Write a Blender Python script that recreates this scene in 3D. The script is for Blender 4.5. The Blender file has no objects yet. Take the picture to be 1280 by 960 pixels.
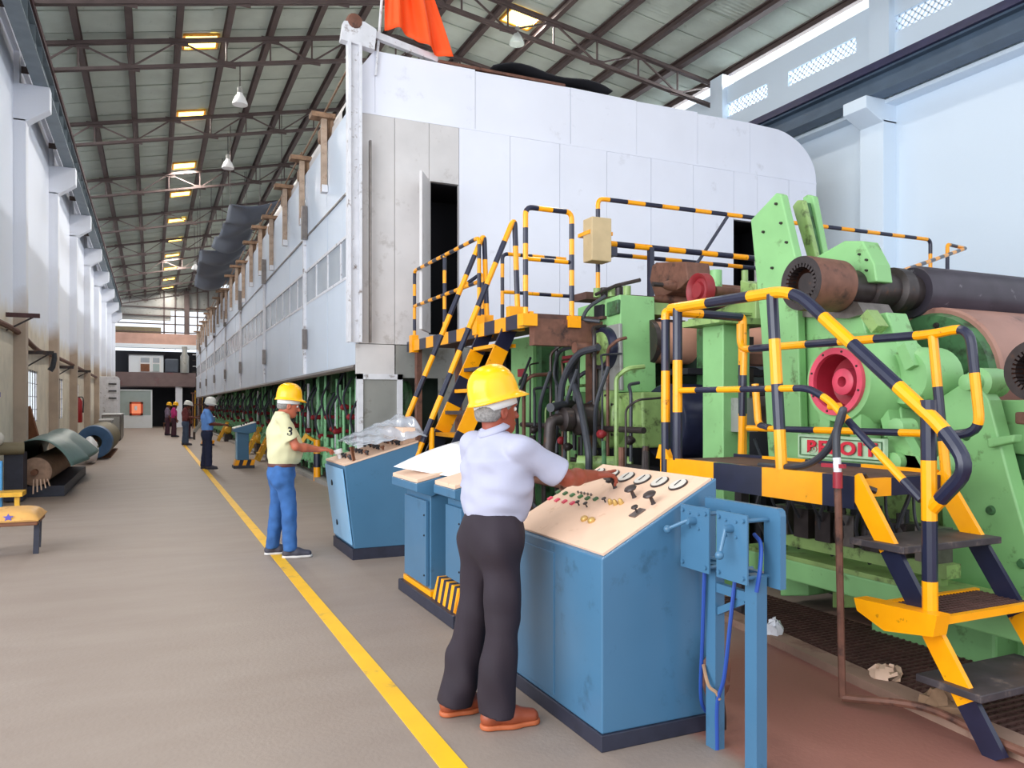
import bpy, math, random
import numpy as np
from mathutils import Vector, Matrix

# ------------------------------------------------------------------ camera
SC = bpy.context.scene
COL = SC.collection
THETA = math.atan(450 / 980)
cam_data = bpy.data.cameras.new('camera')
cam = bpy.data.objects.new('camera', cam_data)
COL.objects.link(cam)
cam.location = (0, 0, 1.52)
cam.rotation_euler = (math.pi / 2, 0, -THETA)
cam_data.sensor_width = 36
cam_data.lens = 36 * 980 / 1280
cam_data.shift_y = 28 / 1280
cam_data.clip_start = 0.05
cam_data.clip_end = 400
SC.camera = cam

# ------------------------------------------------------------------ light
world = bpy.data.worlds.new('overcast_sky')
SC.world = world
world.use_nodes = True
bgn = world.node_tree.nodes['Background']
bgn.inputs[0].default_value = (0.86, 0.93, 1.0, 1)
bgn.inputs[1].default_value = 1.6


def area(name, loc, aim, sx, sy, power, color=(1, 1, 1)):
    l = bpy.data.lights.new(name, 'AREA')
    l.shape = 'RECTANGLE'
    l.size = sx
    l.size_y = sy
    l.energy = power
    l.color = color
    o = bpy.data.objects.new(name, l)
    COL.objects.link(o)
    o.location = loc
    o.rotation_euler = (Vector(aim) - Vector(loc)).to_track_quat('-Z', 'Y').to_euler()
    return o


# daylight through the open loading bay on the left and the open end behind the camera
area('bay_door_daylight', (-7.5, 2.0, 4.0), (4, 8, 2.0), 12, 7, 1600, (0.95, 0.98, 1.0))
area('open_end_daylight', (3.0, -8.0, 6.0), (5, 11, 3.0), 14, 8, 350, (0.97, 0.98, 1.0))
# daylight through the long gaps under both eaves
area('left_eaves_daylight', (-3.0, 38.0, 9.0), (1.0, 38.0, 6.5), 50, 0.5, 1500, (0.97, 0.99, 1.0))
area('right_eaves_daylight', (13.6, 36.0, 9.7), (-2.0, 36.0, 6.0), 50, 0.5, 3600, (0.97, 0.99, 1.0))
SC.view_settings.view_transform = 'Standard'
SC.view_settings.look = 'None'
SC.view_settings.gamma = 1
SC.view_settings.use_curve_mapping = False
SC.view_settings.exposure = -0.2

R = random.Random(7)


# ------------------------------------------------------------------ materials
def lin(c):
    return tuple((x / 255 / 12.92) if x / 255 <= 0.04045 else ((x / 255 + 0.055) / 1.055) ** 2.4 for x in c)


def mat(name, rgb, rough=0.5, metal=0.0, var=0.0, scale=4.0, dirt=None, dirt_amount=0.5, dirt_scale=3.0, bump=0.0, bump_scale=60.0, emit=0.0, spec=0.5, coords='Object'):
    m = bpy.data.materials.new(name)
    m.use_nodes = True
    nt = m.node_tree
    b = nt.nodes['Principled BSDF']
    c = lin(rgb) + (1,)
    b.inputs['Base Color'].default_value = c
    b.inputs['Roughness'].default_value = rough
    b.inputs['Metallic'].default_value = metal
    b.inputs['Specular IOR Level'].default_value = spec
    tc = nt.nodes.new('ShaderNodeTexCoord')
    cur = None
    if var:
        n = nt.nodes.new('ShaderNodeTexNoise')
        n.inputs['Scale'].default_value = scale
        n.inputs['Detail'].default_value = 5
        nt.links.new(tc.outputs[coords], n.inputs['Vector'])
        r = nt.nodes.new('ShaderNodeValToRGB')
        r.color_ramp.elements[0].position = 0.3
        r.color_ramp.elements[1].position = 0.7
        r.color_ramp.elements[0].color = tuple(x * (1 - var) for x in c[:3]) + (1,)
        r.color_ramp.elements[1].color = tuple(min(1, x * (1 + var)) for x in c[:3]) + (1,)
        nt.links.new(n.outputs['Fac'], r.inputs['Fac'])
        cur = r.outputs['Color']
    if dirt:
        n = nt.nodes.new('ShaderNodeTexNoise')
        n.inputs['Scale'].default_value = dirt_scale
        n.inputs['Detail'].default_value = 8
        n.inputs['Roughness'].default_value = 0.65
        nt.links.new(tc.outputs[coords], n.inputs['Vector'])
        r = nt.nodes.new('ShaderNodeValToRGB')
        r.color_ramp.elements[0].position = 0.66 - 0.28 * dirt_amount
        r.color_ramp.elements[1].position = 0.74 - 0.14 * dirt_amount
        r.color_ramp.elements[0].color = (0, 0, 0, 1)
        r.color_ramp.elements[1].color = (1, 1, 1, 1)
        nt.links.new(n.outputs['Fac'], r.inputs['Fac'])
        x = nt.nodes.new('ShaderNodeMixRGB')
        x.inputs[1].default_value = c
        x.inputs[2].default_value = lin(dirt) + (1,)
        nt.links.new(r.outputs['Color'], x.inputs[0])
        if cur:
            nt.links.new(cur, x.inputs[1])
        cur = x.outputs[0]
    if cur:
        nt.links.new(cur, b.inputs['Base Color'])
    if bump:
        n = nt.nodes.new('ShaderNodeTexNoise')
        n.inputs['Scale'].default_value = bump_scale
        n.inputs['Detail'].default_value = 4
        nt.links.new(tc.outputs[coords], n.inputs['Vector'])
        p = nt.nodes.new('ShaderNodeBump')
        p.inputs['Strength'].default_value = bump
        p.inputs['Distance'].default_value = 0.02
        nt.links.new(n.outputs['Fac'], p.inputs['Height'])
        nt.links.new(p.outputs[0], b.inputs['Normal'])
    if emit:
        b.inputs['Emission Color'].default_value = c
        b.inputs['Emission Strength'].default_value = emit
    return m


M = {}
M['yellow'] = mat('yellow_gloss_paint', (255, 166, 4), 0.3, var=0.06, scale=9, dirt=(70, 45, 20), dirt_amount=0.12, dirt_scale=14)
M['black'] = mat('black_gloss_paint', (34, 36, 58), 0.28, var=0.15, scale=9)
M['blue'] = mat('blue_enamel', (68, 110, 142), 0.3, var=0.06, scale=2.2, dirt=(58, 94, 120), dirt_amount=0.2, dirt_scale=5)
M['blue_dark'] = mat('black_plinth_paint', (38, 40, 56), 0.5, var=0.2, scale=12)
M['beige'] = mat('beige_panel_top', (226, 190, 164), 0.5, var=0.05, scale=5, dirt=(196, 150, 115), dirt_amount=0.18, dirt_scale=7)
M['green'] = mat('green_machine_paint', (134, 186, 122), 0.42, var=0.1, scale=3, dirt=(88, 112, 64), dirt_amount=0.26, dirt_scale=7)
M['green_dirty'] = mat('oily_green_paint', (136, 164, 98), 0.4, var=0.18, scale=6, dirt=(72, 82, 46), dirt_amount=0.42, dirt_scale=9)
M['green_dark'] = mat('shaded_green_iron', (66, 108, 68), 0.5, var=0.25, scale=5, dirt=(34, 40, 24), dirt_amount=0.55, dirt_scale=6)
M['steel'] = mat('worn_steel', (120, 112, 108), 0.35, 0.7, var=0.2, scale=14)
M['iron'] = mat('dark_oily_iron', (58, 50, 50), 0.42, 0.35, var=0.3, scale=12, dirt=(92, 62, 46), dirt_amount=0.25, dirt_scale=10)
M['rust'] = mat('rusty_brown_iron', (112, 74, 60), 0.62, 0.1, var=0.25, scale=11, dirt=(60, 40, 36), dirt_amount=0.4, dirt_scale=7)
M['rope_brown'] = mat('rusty_ochre_sheave', (134, 106, 84), 0.8, var=0.3, scale=9, dirt=(90, 60, 44), dirt_amount=0.4, dirt_scale=12)
M['black_roll'] = mat('black_rubber_roll', (62, 56, 66), 0.4, 0.1, var=0.2, scale=5, dirt=(130, 124, 132), dirt_amount=0.12, dirt_scale=9)
M['brown_roll'] = mat('brown_stone_roll', (158, 116, 102), 0.45, var=0.12, scale=3, dirt=(112, 80, 72), dirt_amount=0.35, dirt_scale=4)
M['felt'] = mat('salmon_felt_roll', (206, 150, 126), 0.8, var=0.06, scale=3)
M['grey_roll'] = mat('grey_brown_roll', (112, 98, 94), 0.35, 0.2, var=0.12, scale=3)
M['red'] = mat('red_machine_paint', (150, 34, 50), 0.4, var=0.12, scale=9)
M['pink'] = mat('red_pink_flange', (214, 74, 98), 0.4, var=0.14, scale=8)
M['dark_red'] = mat('dark_red_wheel_paint', (140, 34, 42), 0.5, var=0.12, scale=9)
M['rubber'] = mat('black_rubber_hose', (50, 52, 60), 0.5, var=0.15, scale=20)
M['dark'] = mat('black_interior', (22, 22, 30), 0.8)
M['hood'] = mat('white_hood_paint', (232, 234, 246), 0.45, var=0.025, scale=1.3, dirt=(218, 219, 230), dirt_amount=0.12, dirt_scale=2.5)
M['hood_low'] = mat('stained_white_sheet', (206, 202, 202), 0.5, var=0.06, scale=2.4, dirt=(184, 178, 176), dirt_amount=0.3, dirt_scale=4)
M['hood_side'] = mat('pale_aluminium_sheet', (206, 216, 230), 0.38, 0.1, var=0.03, scale=1.2)
M['hood_pane'] = mat('dusty_window_pane', (158, 166, 176), 0.25, 0.0, var=0.08, scale=1.5)
M['white_post'] = mat('white_post_paint', (214, 214, 220), 0.5, var=0.08, scale=6, dirt=(120, 104, 96), dirt_amount=0.28, dirt_scale=8)
M['grey_sheet'] = mat('grey_steel_sheet', (150, 150, 146), 0.4, 0.2, var=0.1, scale=3, dirt=(110, 104, 96), dirt_amount=0.3)
M['concrete_white'] = mat('whitewash', (236, 240, 250), 0.8, var=0.03, scale=1.5, dirt=(200, 196, 196), dirt_amount=0.18, dirt_scale=2)
M['roof_iron'] = mat('brown_roof_steel', (84, 70, 68), 0.6, 0.0, var=0.2, scale=3)
M['roof_sheet'] = mat('asbestos_roof_sheet', (190, 198, 188), 0.75, var=0.1, scale=1.6, dirt=(150, 152, 142), dirt_amount=0.06, dirt_scale=3)
M['girder'] = mat('blue_grey_girder', (74, 92, 112), 0.5, var=0.15, scale=2)
M['girder_navy'] = mat('navy_crane_rail', (44, 44, 78), 0.45, var=0.2, scale=5)
M['girder_grey'] = mat('grey_crane_girder', (116, 128, 136), 0.5, var=0.12, scale=3)
M['rail_red'] = mat('dark_red_crane_rail', (72, 40, 42), 0.6, var=0.2, scale=5)
M['skin'] = mat('brown_skin', (140, 62, 42), 0.5, var=0.08, scale=14, bump=0.05, bump_scale=180)
M['skin2'] = mat('tan_skin', (178, 96, 70), 0.5, var=0.08, scale=14, bump=0.05, bump_scale=180)
M['skin3'] = mat('deep_brown_skin', (112, 56, 44), 0.5, var=0.08, scale=14)
M['grey_hair'] = mat('grey_hair', (132, 128, 126), 0.8, var=0.3, scale=60, bump=0.5, bump_scale=160)
M['black_hair'] = mat('black_hair', (34, 30, 30), 0.7, var=0.3, scale=60, bump=0.5, bump_scale=160)
M['eye'] = mat('eye_white', (225, 220, 215), 0.2)
M['pupil'] = mat('dark_pupil', (25, 18, 15), 0.2)
M['lip'] = mat('brown_lips', (120, 52, 46), 0.5)
M['helmet_yellow'] = mat('yellow_helmet_plastic', (250, 184, 6), 0.22, var=0.02, scale=6)
M['helmet_white'] = mat('white_helmet_plastic', (232, 232, 226), 0.3)
M['strap'] = mat('white_webbing', (226, 226, 226), 0.8)
M['shirt_white'] = mat('lavender_white_cotton', (166, 166, 186), 0.85, var=0.03, scale=7, bump=0.12, bump_scale=300)
M['shirt_cream'] = mat('pale_yellow_jersey', (206, 201, 162), 0.85, var=0.03, scale=7, bump=0.1, bump_scale=300)
M['shirt_blue'] = mat('sky_blue_cotton', (112, 162, 236), 0.85)
M['shirt_maroon'] = mat('maroon_cotton', (116, 56, 58), 0.85)
M['shirt_pink'] = mat('magenta_cotton', (196, 50, 124), 0.85)
M['shirt_grey'] = mat('grey_violet_cotton', (126, 110, 130), 0.85)
M['shirt_brown'] = mat('brown_cotton', (112, 76, 70), 0.85)
M['shirt_pale'] = mat('pale_blue_cotton', (190, 208, 232), 0.85)
M['trouser_black'] = mat('aubergine_black_trousers', (33, 21, 33), 0.8, var=0.1, scale=5, bump=0.1, bump_scale=300)
M['jeans'] = mat('bright_blue_denim', (48, 92, 150), 0.85, var=0.28, scale=7, bump=0.12, bump_scale=400)
M['trouser_navy'] = mat('navy_trousers', (36, 42, 70), 0.85)
M['trouser_slate'] = mat('slate_blue_jeans', (70, 86, 112), 0.85)
M['trouser_maroon'] = mat('dark_maroon_trousers', (70, 40, 56), 0.85)
M['belt'] = mat('brown_belt_leather', (92, 52, 48), 0.45)
M['shoe_tan'] = mat('tan_brown_sandal_leather', (142, 66, 38), 0.45, var=0.12, scale=14)
M['sole_tan'] = mat('orange_tan_sole', (178, 92, 52), 0.6)
M['shoe_dark'] = mat('charcoal_sneaker', (64, 62, 74), 0.7, var=0.15, scale=20)
M['sole_white'] = mat('pale_sneaker_sole', (206, 200, 196), 0.6)
M['flag'] = mat('orange_flag_cloth', (255, 84, 16), 0.7, var=0.08, scale=4)
M['tarp'] = mat('grey_green_tarpaulin', (92, 116, 112), 0.45, var=0.12, scale=2.5, dirt=(64, 84, 84), dirt_amount=0.3, dirt_scale=3)
M['tarp_inside'] = mat('dark_tarpaulin_underside', (70, 74, 72), 0.7)
M['blue_wrap'] = mat('blue_roll_wrap', (52, 88, 128), 0.5, var=0.15, scale=5)
M['olive'] = mat('olive_brown_roll', (116, 106, 82), 0.6, var=0.15, scale=4)
M['roll_core'] = mat('cut_roll_end', (176, 142, 120), 0.75, var=0.2, scale=12)
M['tan_cushion'] = mat('tan_vinyl_cushion', (208, 156, 84), 0.5, var=0.12, scale=8, dirt=(140, 84, 40), dirt_amount=0.2, dirt_scale=9)
M['wood'] = mat('brown_wood', (120, 74, 48), 0.6, var=0.2, scale=8)
M['paper'] = mat('white_paper', (232, 232, 238), 0.7)
M['white'] = mat('white_paint', (230, 230, 232), 0.5)
M['brass'] = mat('brass_button', (196, 156, 88), 0.35, 0.3)
M['gauge'] = mat('gauge_face', (206, 200, 190), 0.3)
M['orange'] = mat('orange_red_paint', (226, 84, 44), 0.5)
M['extinguisher'] = mat('extinguisher_red', (172, 40, 44), 0.35)
M['dark_blue_sheet'] = mat('slate_hanging_sheet', (72, 80, 94), 0.55, var=0.15, scale=1.2)
M['cabin'] = mat('office_white', (222, 228, 234), 0.6)
M['office'] = mat('grey_green_partition', (160, 176, 176), 0.4, var=0.05, scale=2)
M['beam_beige'] = mat('beige_brick_beam', (188, 150, 136), 0.8, var=0.1, scale=2)
M['slab'] = mat('brown_grey_slab', (120, 102, 102), 0.8, var=0.12, scale=2, dirt=(128, 68, 74), dirt_amount=0.25, dirt_scale=1.2)
M['cable_blue'] = mat('blue_cable', (34, 70, 150), 0.45)
M['grating'] = mat('rusty_grating', (86, 58, 52), 0.7, var=0.25, scale=9)
M['stair_black'] = mat('worn_black_tread', (60, 54, 58), 0.55, var=0.3, scale=9, dirt=(110, 96, 88), dirt_amount=0.25, dirt_scale=9)
M['switch_box'] = mat('cream_box', (196, 172, 132), 0.5, var=0.08, scale=6)
M['red_text'] = mat('red_lettering', (206, 34, 56), 0.5)
M['ink'] = mat('black_print', (28, 28, 36), 0.7)
M['silver'] = mat('silver_button', (176, 176, 172), 0.3, 0.5)
M['sack'] = mat('buff_sacking', (150, 118, 92), 0.9, var=0.2, scale=9)
M['rail_ochre'] = mat('ochre_bollard_paint', (214, 160, 34), 0.5, var=0.2, scale=12)
M['dryer_shell'] = mat('dark_dryer_shell', (30, 42, 34), 0.5, var=0.3, scale=4)
M['machine_mix'] = mat('dryer_green_paint', (122, 184, 130), 0.45, var=0.3, scale=7, dirt=(50, 80, 54), dirt_amount=0.35, dirt_scale=9)


def emitter(name, rgb, strength):
    m = bpy.data.materials.new(name)
    m.use_nodes = True
    nt = m.node_tree
    nt.nodes.remove(nt.nodes['Principled BSDF'])
    e = nt.nodes.new('ShaderNodeEmission')
    e.inputs[0].default_value = lin(rgb) + (1,)
    e.inputs[1].default_value = strength
    nt.links.new(e.outputs[0], nt.nodes['Material Output'].inputs[0])
    return m


M['skylight'] = emitter('sunlit_yellow_skylight', (255, 222, 120), 6.0)
M['lit_window'] = emitter('daylit_window_glass', (236, 246, 250), 1.6)
M['lit_orange'] = emitter('backlit_orange_window', (255, 150, 110), 1.0)
M['lit_white'] = emitter('daylit_gable_glass', (240, 246, 255), 1.8)


def clear_sheet(name, rgb, amount):
    m = bpy.data.materials.new(name)
    m.use_nodes = True
    nt = m.node_tree
    b = nt.nodes['Principled BSDF']
    b.inputs['Base Color'].default_value = lin(rgb) + (1,)
    b.inputs['Roughness'].default_value = 0.12
    b.inputs['Alpha'].default_value = amount
    return m


M['plastic'] = clear_sheet('clear_plastic_sheet', (200, 206, 218), 0.5)
M['glass'] = clear_sheet('lamp_glass', (226, 236, 232), 0.45)
M['window_glass'] = clear_sheet('window_glass', (226, 240, 240), 0.12)


def wall_material(name, top, bottom, height, blur=0.25):
    """whitewash above, oil-painted dado below"""
    m = mat(name, top, 0.8, bump=0.08, bump_scale=30)
    nt = m.node_tree
    b = nt.nodes['Principled BSDF']
    g = nt.nodes.new('ShaderNodeNewGeometry')
    s = nt.nodes.new('ShaderNodeSeparateXYZ')
    nt.links.new(g.outputs['Position'], s.inputs[0])
    n = nt.nodes.new('ShaderNodeTexNoise')
    n.inputs['Scale'].default_value = 1.2
    n.inputs['Detail'].default_value = 6
    nt.links.new(g.outputs['Position'], n.inputs['Vector'])
    a = nt.nodes.new('ShaderNodeMath')
    a.operation = 'MULTIPLY_ADD'
    a.inputs[1].default_value = blur * 1.6
    nt.links.new(n.outputs['Fac'], a.inputs[0])
    nt.links.new(s.outputs['Z'], a.inputs[2])
    mr = nt.nodes.new('ShaderNodeMapRange')
    mr.inputs[1].default_value = height
    mr.inputs[2].default_value = height + blur
    nt.links.new(a.outputs[0], mr.inputs[0])
    n2 = nt.nodes.new('ShaderNodeTexNoise')
    n2.inputs['Scale'].default_value = 2.6
    n2.inputs['Detail'].default_value = 8
    nt.links.new(g.outputs['Position'], n2.inputs['Vector'])
    r = nt.nodes.new('ShaderNodeValToRGB')
    r.color_ramp.elements[0].position = 0.3
    r.color_ramp.elements[1].position = 0.62
    r.color_ramp.elements[0].color = lin(tuple(x * 0.92 for x in bottom)) + (1,)
    r.color_ramp.elements[1].color = lin(bottom) + (1,)
    nt.links.new(n2.outputs['Fac'], r.inputs[0])
    x = nt.nodes.new('ShaderNodeMixRGB')
    x.inputs[2].default_value = lin(top) + (1,)
    nt.links.new(mr.outputs[0], x.inputs[0])
    nt.links.new(r.outputs[0], x.inputs[1])
    nt.links.new(x.outputs[0], b.inputs['Base Color'])
    return m


M['wall_left'] = wall_material('whitewash_over_cream_dado', (236, 242, 255), (226, 216, 198), 3.55, 0.5)
M['column_left'] = wall_material('whitewash_over_tan_dado', (232, 236, 246), (186, 168, 152), 3.7, 0.7)
M['wall_right'] = wall_material('pale_blue_whitewash', (222, 236, 250), (214, 222, 232), 1.6, 0.8)


def floor_material():
    m = mat('worn_concrete_floor', (150, 136, 128), 0.55, bump=0.1, bump_scale=40)
    nt = m.node_tree
    b = nt.nodes['Principled BSDF']
    g = nt.nodes.new('ShaderNodeNewGeometry')
    mp = nt.nodes.new('ShaderNodeMapping')
    mp.inputs['Scale'].default_value = (1.0, 3.0, 1)
    nt.links.new(g.outputs['Position'], mp.inputs['Vector'])
    n = nt.nodes.new('ShaderNodeTexNoise')
    n.inputs['Scale'].default_value = 0.9
    n.inputs['Detail'].default_value = 10
    n.inputs['Roughness'].default_value = 0.6
    nt.links.new(mp.outputs[0], n.inputs['Vector'])
    r = nt.nodes.new('ShaderNodeValToRGB')
    r.color_ramp.elements[0].position = 0.32
    r.color_ramp.elements[1].position = 0.68
    r.color_ramp.elements[0].color = lin((140, 124, 114)) + (1,)
    r.color_ramp.elements[1].color = lin((149, 134, 124)) + (1,)
    nt.links.new(n.outputs['Fac'], r.inputs['Fac'])
    # red oxide floor paint beside the machine, near the stairs
    s = nt.nodes.new('ShaderNodeSeparateXYZ')
    nt.links.new(g.outputs['Position'], s.inputs[0])
    a = nt.nodes.new('ShaderNodeMath')
    a.operation = 'MULTIPLY_ADD'
    a.inputs[1].default_value = 0.25
    nt.links.new(n.outputs['Fac'], a.inputs[0])
    nt.links.new(s.outputs['X'], a.inputs[2])
    m1 = nt.nodes.new('ShaderNodeMapRange')
    m1.inputs[1].default_value = 2.36
    m1.inputs[2].default_value = 2.46
    nt.links.new(a.outputs[0], m1.inputs[0])
    m2 = nt.nodes.new('ShaderNodeMapRange')
    m2.inputs[1].default_value = 4.6
    m2.inputs[2].default_value = 3.7
    nt.links.new(s.outputs['Y'], m2.inputs[0])
    mm = nt.nodes.new('ShaderNodeMath')
    mm.operation = 'MULTIPLY'
    nt.links.new(m1.outputs[0], mm.inputs[0])
    nt.links.new(m2.outputs[0], mm.inputs[1])
    x = nt.nodes.new('ShaderNodeMixRGB')
    nt.links.new(mm.outputs[0], x.inputs[0])
    nt.links.new(r.outputs[0], x.inputs[1])
    x.inputs[2].default_value = lin((138, 92, 82)) + (1,)
    nt.links.new(x.outputs[0], b.inputs['Base Color'])
    return m


M['floor'] = floor_material()


# ------------------------------------------------------------------ mesh helpers
def basis(d):
    d = Vector(d).normalized()
    h = Vector((0, 0, 1)) if abs(d.z) < 0.9 else Vector((1, 0, 0))
    u = d.cross(h).normalized()
    return d, u, d.cross(u).normalized()


def fillet(pts, r, n=5, closed=False):
    pts = [Vector(p) for p in pts]
    if r <= 0 or len(pts) < 3:
        return pts
    out = [pts[0]]
    for i in range(1, len(pts) - 1):
        a, b, c = pts[i - 1], pts[i], pts[i + 1]
        k = min(r, (a - b).length * 0.45, (c - b).length * 0.45)
        p, q = b + (a - b).normalized() * k, b + (c - b).normalized() * k
        for j in range(n + 1):
            t = j / n
            out.append(p.lerp(b, t).lerp(b.lerp(q, t), t))
    out.append(pts[-1])
    return out


def smooth_path(pts, n=6):
    """Catmull-Rom through the points"""
    P = [Vector(p) for p in pts]
    P = [P[0] * 2 - P[1]] + P + [P[-1] * 2 - P[-2]]
    out = []
    for i in range(1, len(P) - 2):
        for j in range(n):
            t = j / n
            out.append(0.5 * ((2 * P[i]) + (P[i + 1] - P[i - 1]) * t + (2 * P[i - 1] - 5 * P[i] + 4 * P[i + 1] - P[i + 2]) * t * t + (3 * P[i] - P[i - 1] - 3 * P[i + 1] + P[i + 2]) * t ** 3))
    out.append(P[-2])
    return out


class MB:
    def __init__(s):
        s.v, s.f, s.m, s.s = [], [], [], []

    def add(s, vs, fs, mi=0, sm=False):
        o = len(s.v)
        s.v += [tuple(v) for v in vs]
        for f in fs:
            s.f.append(tuple(i + o for i in f))
            s.m.append(mi)
            s.s.append(sm)
        return s

    def box(s, c, d, rz=0.0, mi=0, rot=None):
        x, y, z = d[0] / 2, d[1] / 2, d[2] / 2
        m = rot if rot is not None else Matrix.Rotation(rz, 3, 'Z')
        c = Vector(c)
        vs = [c + m @ Vector((a * x, b * y, e * z)) for a in (-1, 1) for b in (-1, 1) for e in (-1, 1)]
        return s.add(vs, [(0, 1, 3, 2), (4, 6, 7, 5), (0, 4, 5, 1), (2, 3, 7, 6), (0, 2, 6, 4), (1, 5, 7, 3)], mi)

    def span(s, a, b, mi=0):
        return s.box([(a[i] + b[i]) / 2 for i in range(3)], [abs(b[i] - a[i]) for i in range(3)], 0, mi)

    def bar(s, a, b, w, h, mi=0, up=(0, 0, 1)):
        """rectangular bar from a to b; w across, h along up"""
        a, b = Vector(a), Vector(b)
        d = (b - a).normalized()
        u = d.cross(Vector(up))
        u = u.normalized() if u.length > 1e-4 else d.cross(Vector((0, 1, 0))).normalized()
        n = u.cross(d).normalized()
        vs = [p + u * (i * w / 2) + n * (j * h / 2) for p in (a, b) for i, j in ((-1, -1), (1, -1), (1, 1), (-1, 1))]
        return s.add(vs, [(0, 1, 2, 3), (7, 6, 5, 4), (0, 4, 5, 1), (1, 5, 6, 2), (2, 6, 7, 3), (3, 7, 4, 0)], mi)

    def tube(s, path, r, n=8, mi=0, stripe=None, caps=True, r2=None):
        P = [Vector(p) for p in path]
        if stripe:
            lens = stripe if hasattr(stripe, '__len__') else [stripe] * 400
            bnd = [0.0]
            for x in list(lens) + [lens[-1]] * 60:
                bnd.append(bnd[-1] + x)
            Q, T, acc, nb = [P[0]], [], 0.0, 1
            for i in range(len(P) - 1):
                a, b = P[i], P[i + 1]
                L = (b - a).length
                while bnd[nb] < acc + L - 1e-5:
                    if bnd[nb] > acc + 1e-5:
                        Q.append(a.lerp(b, (bnd[nb] - acc) / L))
                        T.append(nb - 1)
                    nb += 1
                acc += L
                Q.append(b)
                T.append(nb - 1)
            P = Q
        ds = []
        for i in range(len(P)):
            a, b = P[max(0, i - 1)], P[min(len(P) - 1, i + 1)]
            ds.append((b - a).normalized())
        d, u, w = basis(ds[0])
        rings = []
        for i, p in enumerate(P):
            if i:
                u = (u - ds[i] * u.dot(ds[i]))
                u = u.normalized() if u.length > 1e-6 else basis(ds[i])[1]
            w = ds[i].cross(u)
            rr = r if r2 is None else r + (r2 - r) * i / (len(P) - 1)
            rings.append([p + (u * math.cos(2 * math.pi * k / n) + w * math.sin(2 * math.pi * k / n)) * rr for k in range(n)])
        o = len(s.v)
        for g in rings:
            s.v += [tuple(v) for v in g]
        for i in range(len(P) - 1):
            mm = mi if not stripe else (mi + T[i] % 2)
            for k in range(n):
                s.f.append((o + i * n + k, o + i * n + (k + 1) % n, o + (i + 1) * n + (k + 1) % n, o + (i + 1) * n + k))
                s.m.append(mm)
                s.s.append(True)
        if caps:
            e = o + (len(P) - 1) * n
            s.f.append(tuple(o + k for k in reversed(range(n))))
            s.f.append(tuple(e + k for k in range(n)))
            s.m += [mi if not stripe else mi + T[0] % 2, mi if not stripe else mi + T[-1] % 2]
            s.s += [False, False]
        return s

    def cyl(s, a, b, r, n=20, r2=None, mi=0):
        return s.tube([a, b], r, n, mi, r2=r2)

    def lathe(s, o, ax, prof, n=28, mi=0, sm=True, closed=False):
        """prof: (distance along axis, radius)"""
        d, u, w = basis(ax)
        o = Vector(o)
        b = len(s.v)
        for t, r in prof:
            for k in range(n):
                a = 2 * math.pi * k / n
                s.v.append(tuple(o + d * t + (u * math.cos(a) + w * math.sin(a)) * r))
        m = len(prof)
        for i in range(m if closed else m - 1):
            j = (i + 1) % m
            for k in range(n):
                s.f.append((b + i * n + k, b + i * n + (k + 1) % n, b + j * n + (k + 1) % n, b + j * n + k))
                s.m.append(mi)
                s.s.append(sm)
        if not closed:
            for i in (0, m - 1):
                if prof[i][1] > 1e-4:
                    s.f.append(tuple(b + i * n + k for k in range(n)))
                    s.m.append(mi)
                    s.s.append(False)
        return s

    def prism(s, poly, off, mi=0):
        n = len(poly)
        off = Vector(off)
        A = [Vector(p) for p in poly]
        vs = A + [p + off for p in A]
        fs = [tuple(range(n)), tuple(range(2 * n - 1, n - 1, -1))]
        fs += [(i, i + n, (i + 1) % n + n, (i + 1) % n) for i in range(n)]
        return s.add(vs, fs, mi)

    def ball(s, c, r, n=12, m=8, mi=0, rot=None):
        if not hasattr(r, '__len__'):
            r = (r, r, r)
        c = Vector(c)
        vs = []
        for i in range(m + 1):
            t = math.pi * i / m
            for k in range(n):
                a = 2 * math.pi * k / n
                p = Vector((r[0] * math.sin(t) * math.cos(a), r[1] * math.sin(t) * math.sin(a), r[2] * math.cos(t)))
                vs.append(c + (rot @ p if rot is not None else p))
        fs = [(i * n + k, (i + 1) * n + k, (i + 1) * n + (k + 1) % n, i * n + (k + 1) % n) for i in range(m) for k in range(n)]
        return s.add(vs, fs, mi, True)

    def grid(s, fn, nu, nv, mi=0, sm=True):
        vs = [fn(i / nu, j / nv) for i in range(nu + 1) for j in range(nv + 1)]
        w = nv + 1
        fs = [(i * w + j, (i + 1) * w + j, (i + 1) * w + j + 1, i * w + j + 1) for i in range(nu) for j in range(nv)]
        return s.add(vs, fs, mi, sm)

    def build(s, name, mats, parent=None, label=None, cat=None, group=None, kind=None, bev=0, solid=0, fix=True):
        me = bpy.data.meshes.new(name)
        if parent is not None:
            org = world_loc(parent)
        elif s.v:
            a = np.array(s.v)
            lo, hi = a.min(0), a.max(0)
            org = Vector(((lo[0] + hi[0]) / 2, (lo[1] + hi[1]) / 2, lo[2]))
        else:
            org = Vector((0, 0, 0))
        me.from_pydata([(v[0] - org.x, v[1] - org.y, v[2] - org.z) for v in s.v], [], s.f)
        for m in (mats if isinstance(mats, (list, tuple)) else [mats]):
            me.materials.append(M[m] if isinstance(m, str) else m)
        me.polygons.foreach_set('material_index', s.m)
        me.polygons.foreach_set('use_smooth', s.s)
        if fix:
            import bmesh
            bm = bmesh.new()
            bm.from_mesh(me)
            bmesh.ops.recalc_face_normals(bm, faces=bm.faces)
            bm.to_mesh(me)
            bm.free()
        if any(s.s):
            me.set_sharp_from_angle(angle=0.62)
        o = bpy.data.objects.new(name, me)
        COL.objects.link(o)
        if parent is not None:
            o.parent = parent
        else:
            o.location = org
        if bev:
            b = o.modifiers.new('bevel', 'BEVEL')
            b.width = bev
            b.segments = 2
            b.limit_method = 'ANGLE'
        if solid:
            b = o.modifiers.new('thickness', 'SOLIDIFY')
            b.thickness = solid
            b.offset = 0
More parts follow.
